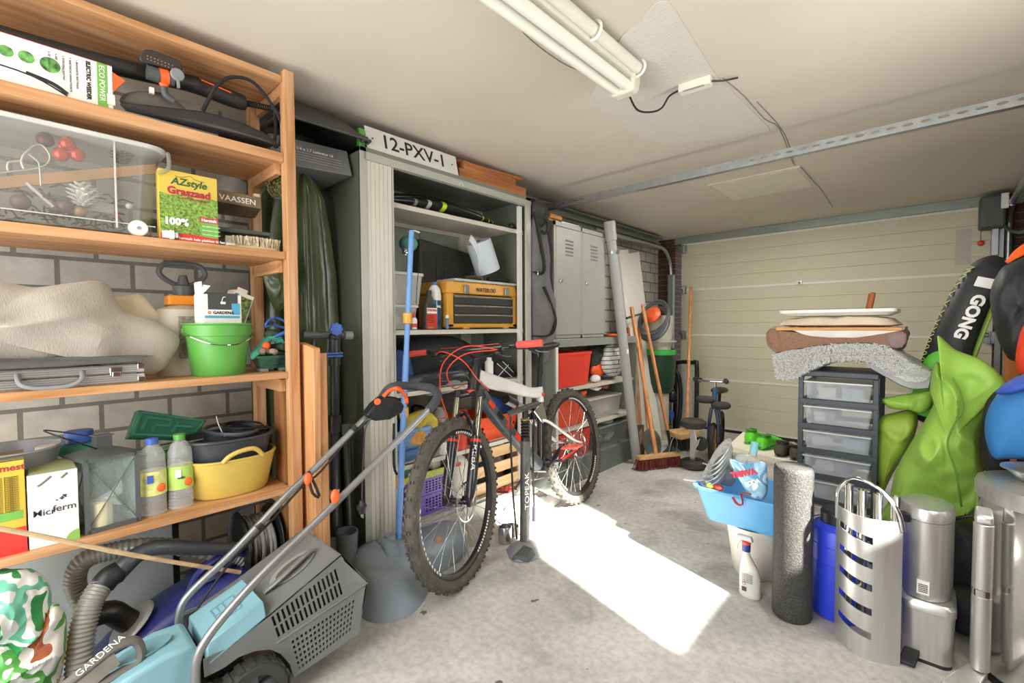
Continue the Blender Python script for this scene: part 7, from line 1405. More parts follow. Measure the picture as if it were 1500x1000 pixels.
MB().hexa([V((-1.8, a.y, .002)), V((-1.66, a.y + .06, .002)), V((-1.66, a.y + .07, .002)), V((-1.8, a.y + .01, .002)), V((-1.76, a.y + .02, .05)), V((-1.7, a.y + .04, .05)), V((-1.7, a.y + .05, .05)), V((-1.76, a.y + .03, .05))]).build('metal_foot', M_dgrey, t)
t = thing('garden_rake', 'green metal rake pole with a short black grip, crossing behind the broom handle', 'rake', (-1.8, 3.7, 0))
MB().cyl(V((-1.72, 3.68, .06)), pt(928, 470, X=-2.05), .0085, seg=10).build('handle', pm('pole green', '#2f7a44', .4), t)
MB().hexa([V((-1.78, 3.6, .002)), V((-1.62, 3.7, .002)), V((-1.62, 3.71, .002)), V((-1.78, 3.61, .002)), V((-1.76, 3.63, .07)), V((-1.66, 3.7, .07)), V((-1.66, 3.71, .07)), V((-1.76, 3.64, .07))]).build('rake_head', M_zinc, t)
t = thing('steel_shovel', 'grey steel shovel with wooden shaft standing behind the broom', 'shovel', (-1.9, 3.75, 0))
sa = pt(945, 632, X=-1.82); MB().puff([pt(*p, X=-1.80) for p in ((941, 638), (950, 628), (962, 632), (968, 645), (967, 664), (955, 672), (945, 660))], (1, .3, 0), .012, .008, wr=0).build('blade', pm('shovel steel', '#8b8c88', .45, .6, var=.2), t)
MB().cyl(pt(950, 635, X=-1.81), pt(936, 480, X=-2.1), .014, seg=12).build('shaft', M_hd2, t)
t = thing('garden_spade', 'old spade with weathered wooden shaft leaning between pipe and broom', 'spade', (-1.95, 3.6, 0))
MB().cyl(V((-1.9, 3.66, .28)), pt(920, 480, X=-2.12), .015, seg=12).build('shaft', M_hd2, t); MB().hexa([V((-1.95, 3.58, .01)), V((-1.86, 3.72, .01)), V((-1.86, 3.725, .01)), V((-1.95, 3.585, .01)), V((-1.95, 3.58, .28)), V((-1.87, 3.72, .28)), V((-1.87, 3.725, .28)), V((-1.95, 3.585, .28))]).build('blade', pm('rusty steel', '#6b5f52', .7, .4, var=.3), t, bev=.003)
t = thing('wooden_stake', 'flat weathered timber stake leaning in front of the spade', 'stake', (-1.87, 3.62, 0))
MB().bar(V((-1.85, 3.66, .003)), pt(930, 520, X=-2.0), .035, .012).build('batten', wood('old batten', '#8a6a4a', '#b09070', 2), t)
t = thing('wooden_mallet', 'orange-handled wooden paddle resting on the cabinet top end', 'mallet', (-2.0, 3.5, 1.06))
MB().b2((-2.03, 3.28, 1.06), (-1.96, 3.62, 1.078)).build('orange_bar', M_orange, t, bev=.005)
MB().tube([V((-2.0, 3.55, 1.08)), V((-2.02, 3.58, 1.17)), V((-2.05, 3.6, 1.24))], .022, 10, 4).build('wood_grip', M_hd2, t)
tag(MB().cyl((-2.2, 3.3, 1.06), (-2.2, 3.3, 1.45), .03, seg=18).build('silver_tube', M_steel, loc=(-2.2, 3.3, 1.06)), 'upright silver metal tube standing on the cabinet top behind the pipe', 'tube')
tag(MB().b2((-2.3, 3.22, 1.06), (-2.22, 3.27, 1.62)).build('white_strip', M_white, loc=(-2.26, 3.25, 1.06)), 'thin white and black strip standing beside the locker side', 'strip')
M_gt = pm('green tube', '#2a5f3c', .4)
tag(MB().tube([pt(918, 466, X=-2.02), pt(938, 460, X=-2.06), pt(958, 457, X=-2.1)], lambda s: .011 - .003 * s, 8, 3).build('garden_sprayer_lance', M_gt, loc=pt(938, 460, X=-2.06)), 'dark green lance lying horizontally across the pole handles', 'lance')
# stacked planters
c = V((-2.12, 4.45, 0)); zt_ = lambda a, b: pt(a, b, Y=4.45).z
t = thing('green_planter', 'large dark green round planter pot in the corner by the door track', 'planter', c)
pc = pt(965, 560, Y=4.4); rp_ = (pt(985, 560, Y=4.4).x - pt(943, 560, Y=4.4).x) / 2
zz = lambda y: pt(965, y, Y=4.4).z
C_ = V((pc.x, 4.42, 0))
MB().cyl((C_.x, C_.y, .0), (C_.x, C_.y, zz(574)), rp_ * .6, seg=24).build('stand', pm('stand cream', '#c3bfb0', .6), t)
MB().lathe([(rp_ * .75, zz(574)), (rp_ * .95, zz(560)), (rp_, zz(530)), (rp_ * 1.02, zz(512)), (rp_ * .96, zz(511)), (rp_ * .9, zz(530)), (.001, zz(570))], (C_.x, C_.y, 0), seg=40).build('pot', pm('pot green', '#23402e', .4, var=.2), t)
MB().lathe([(rp_ * 1.03, zz(519)), (rp_ * 1.045, zz(514)), (rp_ * 1.0, zz(511))], (C_.x, C_.y, 0), seg=40).build('bright_rim', pm('rim green', '#3fae4c', .5), t)
t = thing('cream_bucket', 'cream plastic bucket stacked on the green planter', 'bucket', (C_.x, C_.y, zz(512)))
MB().lathe([(rp_ * .7, zz(514)), (rp_ * .82, zz(480)), (rp_ * .84, zz(462)), (rp_ * .78, zz(462)), (.001, zz(510))], (C_.x, C_.y, 0), seg=36).build('bucket_body', pm('bucket cream', '#c9c4b2', .5), t)
MB().ring((C_.x, C_.y, zz(500)), (0, 0, 1), rp_ * .98, .012, 40, 8).build('saucer_rim', pm('saucer', '#a9a698', .5), t)
hc = pt(958, 468, Y=4.2); b = MB(); r = random.Random(12)
for k in range(9): b.ring(hc + V((0, r.uniform(-.02, .02), -.01 * k + .03)) , (-.15 + r.uniform(-.1, .1), -1, .55 + r.uniform(-.08, .08)), .165 + r.uniform(-.012, .012), .0085, 44, 8, sx=.9, sy=1.1)
t = thing('garden_hose', 'coiled grey garden hose with an orange hub lying on the cream bucket', 'hose', hc); b.build('hose_coil', pm('hose slate', '#5c6468', .4), t)
MB().lathe([(.001, .03), (.05, .03), (.075, .01), (.085, 0), (.08, -.02), (.001, -.02)], hc + V((-.01, -.02, .05)), axis=(-.1, -1, .5), seg=24).build('orange_hub', M_orange, t)
# dark backpack frame / caddy with grey panel
gx = pt(1003, 570, Y=4.75)
t = thing('golf_trolley', 'folded black trolley frame with light grey panel standing against the door', 'trolley', (pt(1003, 655, Y=4.8).x, 4.8, 0))
pp_ = lambda a, b, Y=4.8: pt(a, b, Y=Y)
MB().tube([pp_(988, 652), pp_(990, 540), pp_(993, 531), pp_(1015, 531), pp_(1021, 540), pp_(1019, 650)], .022, 10, 3).build('outer_frame', M_black, t)
MB().hexa([pp_(996, 640, 4.84), pp_(1014, 640, 4.84), pp_(1016, 542, 4.84), pp_(998, 542, 4.84), pp_(996, 640, 4.82), pp_(1014, 640, 4.82), pp_(1016, 542, 4.82), pp_(998, 542, 4.82)]).build('grey_panel', pm('panel grey', '#b4b4b0', .5), t)
MB().tube([pp_(985, 540, 4.7), pp_(993, 548, 4.68), pp_(997, 575, 4.68), pp_(994, 620, 4.68), pp_(984, 650, 4.7)], .022, 10, 4).build('curved_arm', M_black, t)
MB().ell(pp_(984, 580, 4.62), (.055, .05, .07)).build('motor_lump', M_black, t); MB().cyl(pp_(978, 540, 4.65), pp_(984, 540, 4.65), .03).build('blue_collar', M_blue, t); MB().cyl(pp_(982, 608, 4.62) - V((.02, 0, 0)), pp_(982, 608, 4.62) + V((.02, 0, 0)), .05).build('blue_wheel', M_blue, t)
MB().cyl(pp_(976, 640, 4.6) - V((.03, 0, 0)), pp_(976, 640, 4.6) + V((.03, 0, 0)), .12, seg=28).build('brown_wheel', pm('wheel brown', '#6e5a48', .7, var=.2), t)
# broom with pale block
t = thing('floor_broom', 'broom with pale pine block head and long wooden handle against the door', 'broom', (-1.72, 4.2, 0))
hb = pt(997, 645, Y=4.15)
MB().cyl(V((-1.70, 4.25, .17)), pt(1012, 420, Y=4.95), .016, seg=12).build('handle', M_hd, t, bev=.003)
MB().hexa([V((-1.86, 4.12, .12)), V((-1.66, 4.02, .12)), V((-1.58, 4.3, .12)), V((-1.72, 4.38, .12)), V((-1.86, 4.12, .17)), V((-1.66, 4.02, .17)), V((-1.58, 4.3, .17)), V((-1.72, 4.38, .17))]).build('head_block', wood('pale block wood', '#c79a5e', '#e2bd84', 1), t, bev=.005)
b = MB(); r = random.Random(8)
for k in range(160): p = V((-1.72 + r.uniform(-.08, .08), 4.2 + r.uniform(-.1, .1), .122)); b.bar(p, p + V((r.uniform(-.01, .01), r.uniform(-.01, .01), -.118)), .005, .005)
o = b.build('bristles', pm('dark bristle', '#3c332c', .9), t, flat=True); o['kind'] = 'stuff'
# stacked hand truck wheels
t = thing('stabiliser_wheels', 'two small black wheels on a silver bracket standing upright', 'wheel set', (-1.42, 3.68, 0))
for z in (.035, .36): MB().lathe([(.03, -.03), (.075, -.034), (.098, -.02), (.1, 0), (.098, .02), (.075, .034), (.03, .03)], (-1.42, 3.68, z), seg=32, caps=True).build('wheel', pm('small tyre', '#3a3835', .8, var=.2), t, ang=50)
MB().prism([(-1.44, 3.66, .06), (-1.40, 3.66, .06), (-1.395, 3.66, .16), (-1.37, 3.66, .2), (-1.36, 3.66, .25), (-1.385, 3.66, .23), (-1.405, 3.66, .33), (-1.44, 3.66, .33)], (0, .006, 0)).build('silver_bracket', M_steel, t, bev=.002)
MB().cyl((-1.37, 3.72, .2), (-1.37, 3.68, .2), .055, seg=24).build('small_wheel', M_black, t, bev=.005)
# blue children's bike
t = thing('kids_bike', 'small dark blue children bicycle with yellow-rimmed wheel facing the camera', 'bicycle', (-1.36, 4.0, 0))
kc = V((-1.36, 3.95, .165)); kd = V((-.22, .97, 0)).normalized(); ka = V((.97, .22, 0)).normalized()
M_kb = pm('kids blue', '#2f4f70', .35, coat=.3)
MB().lathe([(.12, -.02), (.15, -.022), (.163, -.01), (.165, 0), (.163, .01), (.15, .022), (.12, .02)], kc, axis=ka, seg=40, caps=False).build('front_tyre', pm('kids tyre', '#2f2e2c', .8, var=.2), t, ang=50)
MB().lathe([(.118, -.016), (.123, -.01), (.123, .01), (.118, .016), (.085, .012), (.085, -.012), (.118, -.016)], kc, axis=ka, seg=40).build('yellow_rim', pm('kids yellow', '#e0a82a', .4), t, ang=50)
b = MB()
for k in range(5): a = 2 * PI * k / 5; b.bar(kc, kc + kd * math.cos(a) * .1 + V((0, 0, 1)) * math.sin(a) * .1, .02, .012, up=ka)
b.build('rim_spokes', pm('kids yellow', '#e0a82a', .4), t)
hd0 = kc + kd * .06 + V((0, 0, .28)); hd1 = kc + kd * .12 + V((0, 0, .44))
for s_ in (-1, 1): MB().tube([kc + ka * s_ * .035, kc + ka * s_ * .035 + kd * .04 + V((0, 0, .16)), hd0 + ka * s_ * .02], .014, 10, 3).build('fork_leg', M_kb, t)
MB().tube([hd0, hd1], .022, 12, 1).build('head_tube', M_kb, t); MB().tube([hd0 + V((0, 0, .03)), kc + kd * .3 + V((0, 0, .2)), kc + kd * .42 + V((0, 0, .1))], .02, 12, 4).build('main_tube', M_kb, t)
MB().tube([hd1, hd1 + V((0, 0, .06))], .012, 10, 1).build('stem', M_chrome, t); hh = hd1 + V((0, 0, .06))
MB().tube([hh - ka * .14 + kd * .05, hh - ka * .06, hh + ka * .06, hh + ka * .1 - V((0, 0, 0)) + kd * -.02], .01, 10, 4).build('handlebar', M_chrome, t)
for p, dd_ in ((hh - ka * .12 + kd * .05, -ka + kd), (hh + ka * .09, kd * -.8 + V((0, 0, .2)))): MB().cyl(p, p + dd_.normalized() * .09, .02, seg=14).build('grip', M_black, t, bev=.004)
MB().tube([kc + kd * .4 + V((0, 0, .1)), kc + kd * .5 + V((0, 0, .36))], .014, 10, 1).build('seat_post', M_black, t); MB().ell(kc + kd * .48 + V((0, 0, .38)), (.07, .12, .03)).build('saddle', M_black, t)
k2 = kc + kd * .62; MB().lathe([(.12, -.02), (.15, -.022), (.163, -.01), (.165, 0), (.163, .01), (.15, .022), (.12, .02)], k2, axis=ka, seg=36).build('rear_tyre', pm('kids tyre', '#2f2e2c', .8), t, ang=50)
MB().tube([kc + kd * .42 + V((0, 0, .1)), k2], .014, 10, 1).build('chain_stay', M_kb, t)
for z_, dx in ((.40, -.06), (.36, .06)): MB().lathe([(.02, -.022), (.06, -.024), (.075, -.01), (.075, .01), (.06, .024), (.02, .022)], kc + ka * dx + V((0, .0, z_ - .14 + .1)) + kd * -.02, axis=(0, 0, 1), seg=26, caps=True).build('spare_pad', pm('small tyre', '#3a3835', .8), t, ang=50)
# ================================================================== BENCH WITH SHOES
t = thing('low_bench', 'low cream bench table with slim grey legs carrying the shoes', 'bench', (-.8, 3.3, 0))
bz = .36; A0, A1, A2 = pt(1066, 652, Z=bz), pt(1176, 681, Z=bz), pt(1088, 632, Z=bz)
A1.x = min(A1.x, -.56); A3 = A1 + (A2 - A0)
qd = [A0, A1, A3, A2]
MB().hexa([p - V((0, 0, .035)) for p in qd] + qd).build('bench_top', pm('bench cream', '#dcd6c0', .5, var=.04), t, bev=.004)
for i, p in enumerate(qd): p = p + (sum(qd, V()) / 4 - p) * .07; MB().b2((p.x - .012, p.y - .012, 0), (p.x + .012, p.y + .012, bz - .035)).build('leg', pm('leg grey', '#8d8c86', .4, .3), t)
def shoe(label, px_, py_, mat, mat2, rot, s_=1.0, group=None):
    p = pt(px_, py_, Z=bz + .001); t = thing('shoe', label, 'shoe', (p.x, p.y, bz + .001), (0, 0, rot), local=True)
    def ringx(y, w_, h, z0=.0): return [V((w_ * math.copysign(abs(math.cos(a)) ** .8, math.cos(a)), y, z0 + (h - z0) * (.5 + .5 * math.sin(a)))) * s_ for a in [2 * PI * k / 20 for k in range(20)]]
    MB().loft([ringx(-.135, .015, .04), ringx(-.125, .034, .075), ringx(-.09, .041, .088), ringx(-.03, .042, .085), ringx(.03, .045, .072), ringx(.08, .047, .055), ringx(.12, .036, .042), ringx(.14, .015, .03)]).build('upper', mat, t, ang=60)
    MB().loft([[V((w_ * math.cos(a), y0 + L_ * math.sin(a), z)) * s_ for a in [2 * PI * k / 24 for k in range(24)]] for z, w_, L_, y0 in ((0, .044, .135, 0), (.018, .048, .142, 0))]).build('sole', mat2, t)
    MB().ring(V((0, -.07, .088)) * s_, (0, .2, 1), .03 * s_, .008, 20, 6, sx=1, sy=1.3).build('collar', mat2, t); MB().ell(V((0, -.07, .078)) * s_, (.028 * s_, .038 * s_, .01)).build('opening', pm('shoe dark', '#2b2d28', .8), t)
    b = MB()
    for k in range(4): y = (-.02 + k * .02) * s_; b.tube([V((-.02 * s_, y, .085 - k * .005)), V((0, y + .004, .09 * s_ - k * .005)), V((.02 * s_, y, .085 - k * .005))], .0025, 5, 2)
    b.build('laces', mat2, t); return t
M_sg = pm('shoe lime', '#62d432', .45, var=.08); M_sg2 = pm('shoe green dark', '#3f8a2c', .6); M_so = pm('shoe olive', '#4a4a38', .6, var=.15); M_so2 = pm('shoe black2', '#2b2b28', .7)
shoe('bright lime green trainer, the left one of the lime pair on the bench', 1103, 645, M_sg, M_sg2, .1, .95); shoe('bright lime green trainer, the right one of the lime pair on the bench', 1128, 654, M_sg, M_sg2, -.25, .95)
shoe('dark olive shoe with black laces, left of its pair on the bench', 1151, 663, M_so, M_so2, -.1, .9); shoe('dark olive shoe half hidden by the drawer tower', 1170, 668, M_so, M_so2, .0, .85)
# ================================================================== DRAWER TOWER AND ITS PILE
TY = 2.75; tx0, tx1 = pt(1169, 600, Y=TY).x, pt(1287, 600, Y=TY).x; tz = .885
t = thing('drawer_tower', 'black framed storage tower with clear plastic drawers, textiles piled on top', 'drawer unit', ((tx0 + tx1) / 2, TY + .19, 0))
M_tf = pm('tower frame', '#3f464e', .45)
for x in (tx0, tx1 - .022):
    for y in (TY, TY + .34): MB().b2((x, y, 0), (x + .022, y + .022, tz)).build('upright', M_tf, t, bev=.003)
MB().b2((tx0, TY, tz), (tx1, TY + .36, tz + .03)).build('top_tray', M_tf, t, bev=.006)
pit = .1265; zb = tz - .015; k = 0
while zb - pit > .0:
    z0 = zb - pit
    b = MB(); b.b2((tx0, TY - .004, z0), (tx1, TY + .012, z0 + .027)); b.b2((tx0, TY, z0 + .005), (tx0 + .02, TY + .36, z0 + .02)); b.b2((tx1 - .02, TY, z0 + .005), (tx1, TY + .36, z0 + .02)); b.b2((tx0 + .02, TY + .34, z0), (tx1 - .02, TY + .36, z0 + .027)); b.build('frame_rail', M_tf, t, bev=.002)
    M_dr = clear('drawer clear', '#ccd3da', .45, .25)
    d_ = MB().loft([rrect(tx0 + .035, tx1 - .035, TY + .006, TY + .33, .012, z0 + .03), rrect(tx0 + .026, tx1 - .026, TY - .001, TY + .335, .012, zb - .012)], caps=False).build('drawer', M_dr, t, ang=50)
    MB().b2((tx0 + .024, TY - .012, zb - .014), (tx1 - .024, TY + .335, zb - .008)).build('drawer_lip', clear('lip clear', '#dfe3e2', .75, .2), d_)
    r = random.Random(k)
    for j in range(2): MB().box(((tx0 + tx1) / 2 + r.uniform(-.09, .09), TY + .12, z0 + .06), (r.uniform(.05, .1), .12, .05), rz=r.uniform(-.4, .4)).build('contents', pm('contents %d' % (j + k % 2), ('#a9b4c4', '#d8d4cc', '#8f86a0')[(j + k) % 3], .8), d_, bev=.003)
    zb -= pit; k += 1
pY = TY + .1
def py_(Y, ps): return [pt(*p, Y=Y) for p in ps]
def drape(name, label, cat, top, bot, Y0, Y1, mat, th=.02, wr=.006, n=40, sub=0, ws=20, **kw):
    """thick layer: front silhouette given by upper and lower pixel curves on plane Y0, running back to Y1"""
    T = catmull([pt(*p, Y=Y0) for p in top], 6); B = catmull([pt(*p, Y=Y0) for p in bot], 6)
    def samp(L_, u): f = u * (len(L_) - 1); i = min(int(f), len(L_) - 2); return L_[i].lerp(L_[i + 1], f - i)
    b = MB(); R_ = []
    for j in range(11):
        v = j / 10; y = Y0 + (Y1 - Y0) * v; e = .012 * (1 - (2 * v - 1) ** 4)
        ring = []
        for i in range(n + 1): p = samp(T, i / n); ring.append(V((p.x, y, p.z + e + wr * noise.noise(V((p.x * ws, y * ws, p.z * ws))))))
        for i in range(n, -1, -1): p = samp(B, i / n); ring.append(V((p.x, y, p.z - e + wr * noise.noise(V((p.x * ws + 5, y * ws, p.z * ws))))))
        R_.append(ring)
    b.loft(R_); c = sum(T, V()) / len(T)
    t = thing(name, label, cat, (c.x, (Y0 + Y1) / 2, min(p.z for p in B))); b.build('fabric_layer', mat, t, ang=60, sub=sub); return t
M_shag = pm('shaggy grey', '#f2f3f1', .95, var=.18, vs=150, bump=1.0, bs=240, sheen=.3)
t = drape('bath_mat', 'shaggy light grey bath mat draped over the drawer tower', 'bath mat', [(1133, 520), (1150, 514), (1180, 510), (1215, 505), (1260, 503), (1295, 505), (1312, 516), (1335, 532), (1362, 545)], [(1138, 556), (1165, 553), (1190, 540), (1215, 530), (1245, 527), (1275, 531), (1305, 548), (1335, 560), (1358, 556)], TY - .03, TY + .36, M_shag, wr=.008, ws=40)
b = MB(); r = random.Random(6); TT = catmull([pt(*p, Y=TY - .045) for p in [(1133, 520), (1150, 514), (1180, 510), (1215, 505), (1260, 503), (1295, 505), (1312, 516), (1335, 532), (1362, 545)]], 6); BB = catmull([pt(*p, Y=TY - .045) for p in [(1138, 556), (1165, 553), (1190, 540), (1215, 530), (1245, 527), (1275, 531), (1305, 546), (1335, 545), (1358, 550)]], 6)
for k in range(2600):
    f = r.random() * (len(TT) - 1.01); i = int(f); g = r.random(); p = TT[i].lerp(TT[i + 1], f - i).lerp(BB[i].lerp(BB[i + 1], f - i), g); d = V((r.uniform(-1, 1), -.7, r.uniform(-1.2, .6))).normalized(); b.bar(p, p + d * .013, .0035, .0025)
o = b.build('shaggy_pile', M_shag, t, flat=True); o['kind'] = 'stuff'
drape('mat_underside', 'grey folded cotton underside of the bath mat at its hanging right end', 'cloth', [(1270, 531), (1300, 540), (1335, 548), (1364, 548)], [(1270, 535), (1305, 556), (1335, 569), (1360, 568)], TY - .02, TY + .32, pm('cotton grey', '#b3b4b8', .9, var=.1), wr=.006)
M_wv = pm('brown waffle cloth', '#92705c', .9, var=.18, vs=120, bump=.5, bs=220)
t = drape('brown_blanket', 'folded brown waffle blanket lying on the bath mat', 'blanket', [(1122, 492), (1128, 482), (1142, 484), (1180, 488), (1240, 488), (1295, 486), (1318, 484), (1328, 490)], [(1124, 505), (1135, 515), (1148, 514), (1180, 508), (1225, 503), (1270, 502), (1300, 508), (1322, 508)], TY - .04, TY + .34, M_wv, wr=.006)
MB().puff(py_(TY - .035, [(1122, 492), (1128, 481), (1139, 484), (1145, 500), (1144, 514), (1132, 511)]), (0, -1, 0), .015, .1, wr=.003).build('rolled_end', M_wv, t)
MB().puff(py_(TY - .035, [(1298, 492), (1310, 486), (1325, 488), (1328, 500), (1318, 509), (1302, 508)]), (0, -1, 0), .015, .1, wr=.003).build('rolled_end', pm('grey brown cloth', '#8a7674', .9, var=.2), t)
drape('white_towel', 'white waffle towel folded between blanket and wooden tray', 'towel', [(1158, 483), (1200, 484), (1260, 484), (1325, 482)], [(1165, 485), (1190, 492), (1250, 494), (1315, 485)], TY - .045, TY + .33, pm('white waffle', '#dedbd4', .95, bump=.3, bs=200), wr=.002)
z_b = pt(1230, 484, Y=TY - .05).z; xa, xb = pt(1136, 482, Y=TY - .05).x, pt(1322, 482, Y=TY - .05).x
tag(MB().b2((xa, TY - .05, z_b), (xb, TY + .32, z_b + .016)).build('wooden_tray', wood('tray wood', '#c08a50', '#e0b074', 0), bev=.005, loc=((xa + xb) / 2, TY + .1, z_b)), 'flat pale wooden tray lying on the white towel', 'tray')
zc = z_b + .017; xa, xb = pt(1142, 470, Y=TY - .03).x, pt(1312, 470, Y=TY - .03).x; z2 = pt(1230, 462, Y=TY - .03).z
t = thing('plastic_bag_tray', 'cream plastic wrapping crumpled under the white tray', 'wrap', ((xa + xb) / 2, TY + .1, zc))
MB().puff([V((xa + .01, TY - .02, zc + .01)), V(((xa + xb) / 2, TY - .03, zc + .01)), V((xb - .01, TY - .02, zc + .01)), V((xb, TY + .15, zc + .01)), V((xb - .02, TY + .28, zc + .01)), V((xa + .02, TY + .28, zc + .01)), V((xa, TY + .12, zc + .01))], (0, 0, 1), z2 - zc - .012, .006, wr=.008, ws=18, pw=.3).build('wrap_body', pm('cream wrap', '#dccdb8', .4, var=.15), t)
t = thing('white_tray', 'white rimmed tray at the very top of the pile on the drawer tower', 'tray', ((xa + xb) / 2, TY + .1, z2))
MB().loft([rrect(xa + .03, xb - .03, TY - .01, TY + .27, .02, z2 - .0), rrect(xa, xb, TY - .035, TY + .3, .025, z2 + .014), rrect(xa - .004, xb + .004, TY - .04, TY + .305, .025, z2 + .016), rrect(xa - .004, xb + .004, TY - .04, TY + .305, .025, z2 + .03), rrect(xa + .008, xb - .008, TY - .028, TY + .29, .02, z2 + .03), rrect(xa + .03, xb - .03, TY, TY + .26, .02, z2 + .008)]).build('tray_body', M_white, t, ang=40, bev=.001)
hz = pt(1278, 428, Y=TY + .15); ha = V((pt(1272, 455, Y=TY + .15).x, TY + .15, z2 + .014)); tag(MB().cyl(ha, hz, .0145, seg=14).build('wooden_rod', wood('reddish handle', '#7a3f1c', '#a8602e', 2), bev=.006, loc=ha), 'reddish brown wooden handle standing up from the white tray', 'handle')
# ================================================================== RIGHT: BAGS, BOARD, WING
GY = 2.95
def ply(name, label, cat, Y, ps, mat, t1, t2, **k):
    P = py_(Y, ps); c = sum(P, V()) / len(P); t = thing(name, label, cat, (c.x, Y, min(p.z for p in P))); MB().puff(P, (0, -1, 0), t1, t2, **k).build('bag_body', mat, t, ang=70); return t
t = ply('foil_board_bag', 'black inflatable wing tube with white GONG lettering leaning by the door', 'inflatable wing', GY, [(1330, 600), (1340, 565), (1352, 520), (1372, 470), (1400, 415), (1425, 385), (1455, 374), (1480, 384), (1478, 402), (1460, 435), (1440, 480), (1425, 530), (1405, 600), (1370, 625)], pm('wing black', '#303134', .55, var=.12), .1, .08, wr=.002, rings=12)
u_ = (pt(1404, 485, Y=GY) - pt(1440, 412, Y=GY)).normalized(); g0 = pt(1433, 425, Y=GY - .115); vv = V((u_.z * -1, 0, u_.x))
text(t, 'GONG', pt(1428, 430, Y=GY - .116), u_, V((-u_.z, 0, u_.x)), .058, M_wprint, bold=.0028, sx=1.12)
a_ = pt(1437, 416, Y=GY - .112); MB().hexa([a_ + u_ * s + vv * w_ * -1 + V((0, dy, 0)) for dy in (0, .004) for s, w_ in ((-.03, -.035), (.012, -.035), (.012, .02), (-.03, .02))]).build('logo_patch', M_wprint, t)
b = MB(); L_ = catmull(py_(GY - .03, [(1333, 588), (1345, 548), (1356, 512), (1374, 472), (1402, 418), (1424, 390)]), 8); 
for i in range(len(L_) - 1): s_ = .012 if i % 2 else -.012; b.bar(L_[i] + V((s_, -.012, 0)), L_[i + 1] + V((-s_, -.012, 0)), .006, .003)
b.build('zigzag_print', pm('lime print', '#b8c46a', .6), t)
MB().puff(py_(GY - .09, [(1336, 600), (1346, 548), (1360, 520), (1385, 512), (1403, 510), (1398, 560), (1385, 610)]), (0, -1, 0), .035, .02, wr=.002).build('green_panel', pm('panel lime', '#5fc23c', .5), t)
MB().puff(py_(GY - .06, [(1476, 392), (1481, 398), (1468, 430), (1448, 475), (1432, 520), (1420, 540), (1425, 515), (1450, 450)]), (0, -1, 0), .03, .01, wr=0).build('green_edge', pm('edge lime', '#8fb04a', .5), t)
t = ply('black_wing_bag', 'big puffy black and orange-red bag hanging at the right wall', 'bag', 2.75, [(1462, 400), (1480, 385), (1540, 370), (1560, 450), (1550, 530), (1490, 530), (1470, 515), (1455, 475), (1450, 430)], pm('puffy black', '#2a2b2e', .6, var=.2), .09, .08, wr=.02, ws=14)
MB().puff(py_(2.64, [(1500, 475), (1520, 470), (1540, 500), (1545, 545), (1500, 550), (1488, 535), (1490, 505)]), (0, -1, 0), .03, .05, wr=.004).build('red_panel', pm('bag orange red', '#e2401f', .55), t)
MB().cyl((.50, 2.75, 1.2), (.519, 2.75, 1.2), .01).build('wall_hook', M_zinc, t)
b = MB()
for k in range(6): b.tube([pt(1474 + k, 384 - k * .5, Y=2.62), pt(1486, 377 - k * 1.2, Y=2.62), pt(1500, 370 - k * 2.0, Y=2.62), pt(1530, 352 - k * 2, Y=2.65)], .008, 6, 3)
tag(b.build('orange_strap', pm('strap orange', '#f0641e', .6), loc=pt(1500, 368, Y=2.62)), 'bundle of bright orange straps lying over the black bag', 'strap')
tag(MB().b2((.33, 4.4, 0), (.40, 4.42, 1.05)).build('orange_timber', wood('orange timber', '#a8622a', '#d08a48', 2), loc=(.36, 4.41, 0)), 'upright orange timber board standing by the right door track', 'board')
# green bag
M_gb = pm('lime nylon', '#98c650', .5, var=.1, vs=4, bump=.8, bs=9)
t = ply('green_storage_bag', 'huge crumpled lime green nylon bag standing behind the bins', 'bag', 2.62, [(1290, 760), (1300, 740), (1312, 690), (1330, 655), (1352, 620), (1368, 590), (1362, 570), (1370, 530), (1385, 540), (1373, 492), (1400, 512), (1440, 528), (1468, 552), (1472, 568), (1452, 592), (1440, 620), (1438, 660), (1442, 700), (1435, 760), (1400, 800), (1340, 800)], M_gb, .12, .14, wr=.05, ws=5.5, rings=34, k=7, pw=.6)
P = py_(2.46, [(1395, 552), (1407, 575), (1410, 600), (1398, 620), (1388, 650), (1400, 690), (1408, 740)]); MB().tube([p + V((0, -.015, 0)) for p in P], .004, 6, 5).build('seam', pm('seam green', '#5c8a2c', .7), t)
t2 = ply('green_folded_flap', 'lime green flap of fabric sticking out left beside the drawer tower', 'cloth', 2.78, [(1292, 585), (1310, 580), (1340, 575), (1368, 572), (1365, 595), (1350, 605), (1330, 600), (1305, 598)], M_gb, .04, .04, wr=.015, ws=14)
t3 = ply('green_rolled_bag', 'rolled olive-lime fabric bundle low between tower and green bag', 'bag', 2.85, [(1284, 640), (1290, 612), (1310, 604), (1335, 600), (1345, 615), (1335, 650), (1310, 690), (1290, 730), (1284, 720)], pm('olive lime nylon', '#a3c048', .5, var=.12, bump=.3, bs=18), .08, .08, wr=.02, ws=10)
t = ply('blue_bag', 'rounded bright blue and teal bag at the right edge', 'bag', 2.35, [(1443, 640), (1444, 610), (1455, 585), (1475, 562), (1500, 548), (1540, 545), (1545, 610), (1540, 668), (1480, 672), (1455, 670)], pm('blue fabric', '#2f78b8', .7, var=.08, vs=3), .07, .12, wr=.006, ws=8, rings=12)
MB().puff(py_(2.29, [(1458, 574), (1480, 556), (1510, 545), (1540, 548), (1540, 565), (1500, 572), (1475, 578)]), (0, -1, 0), .05, .02, wr=.004).build('top_panel', pm('royal blue fabric', '#2f50b0', .7), t)
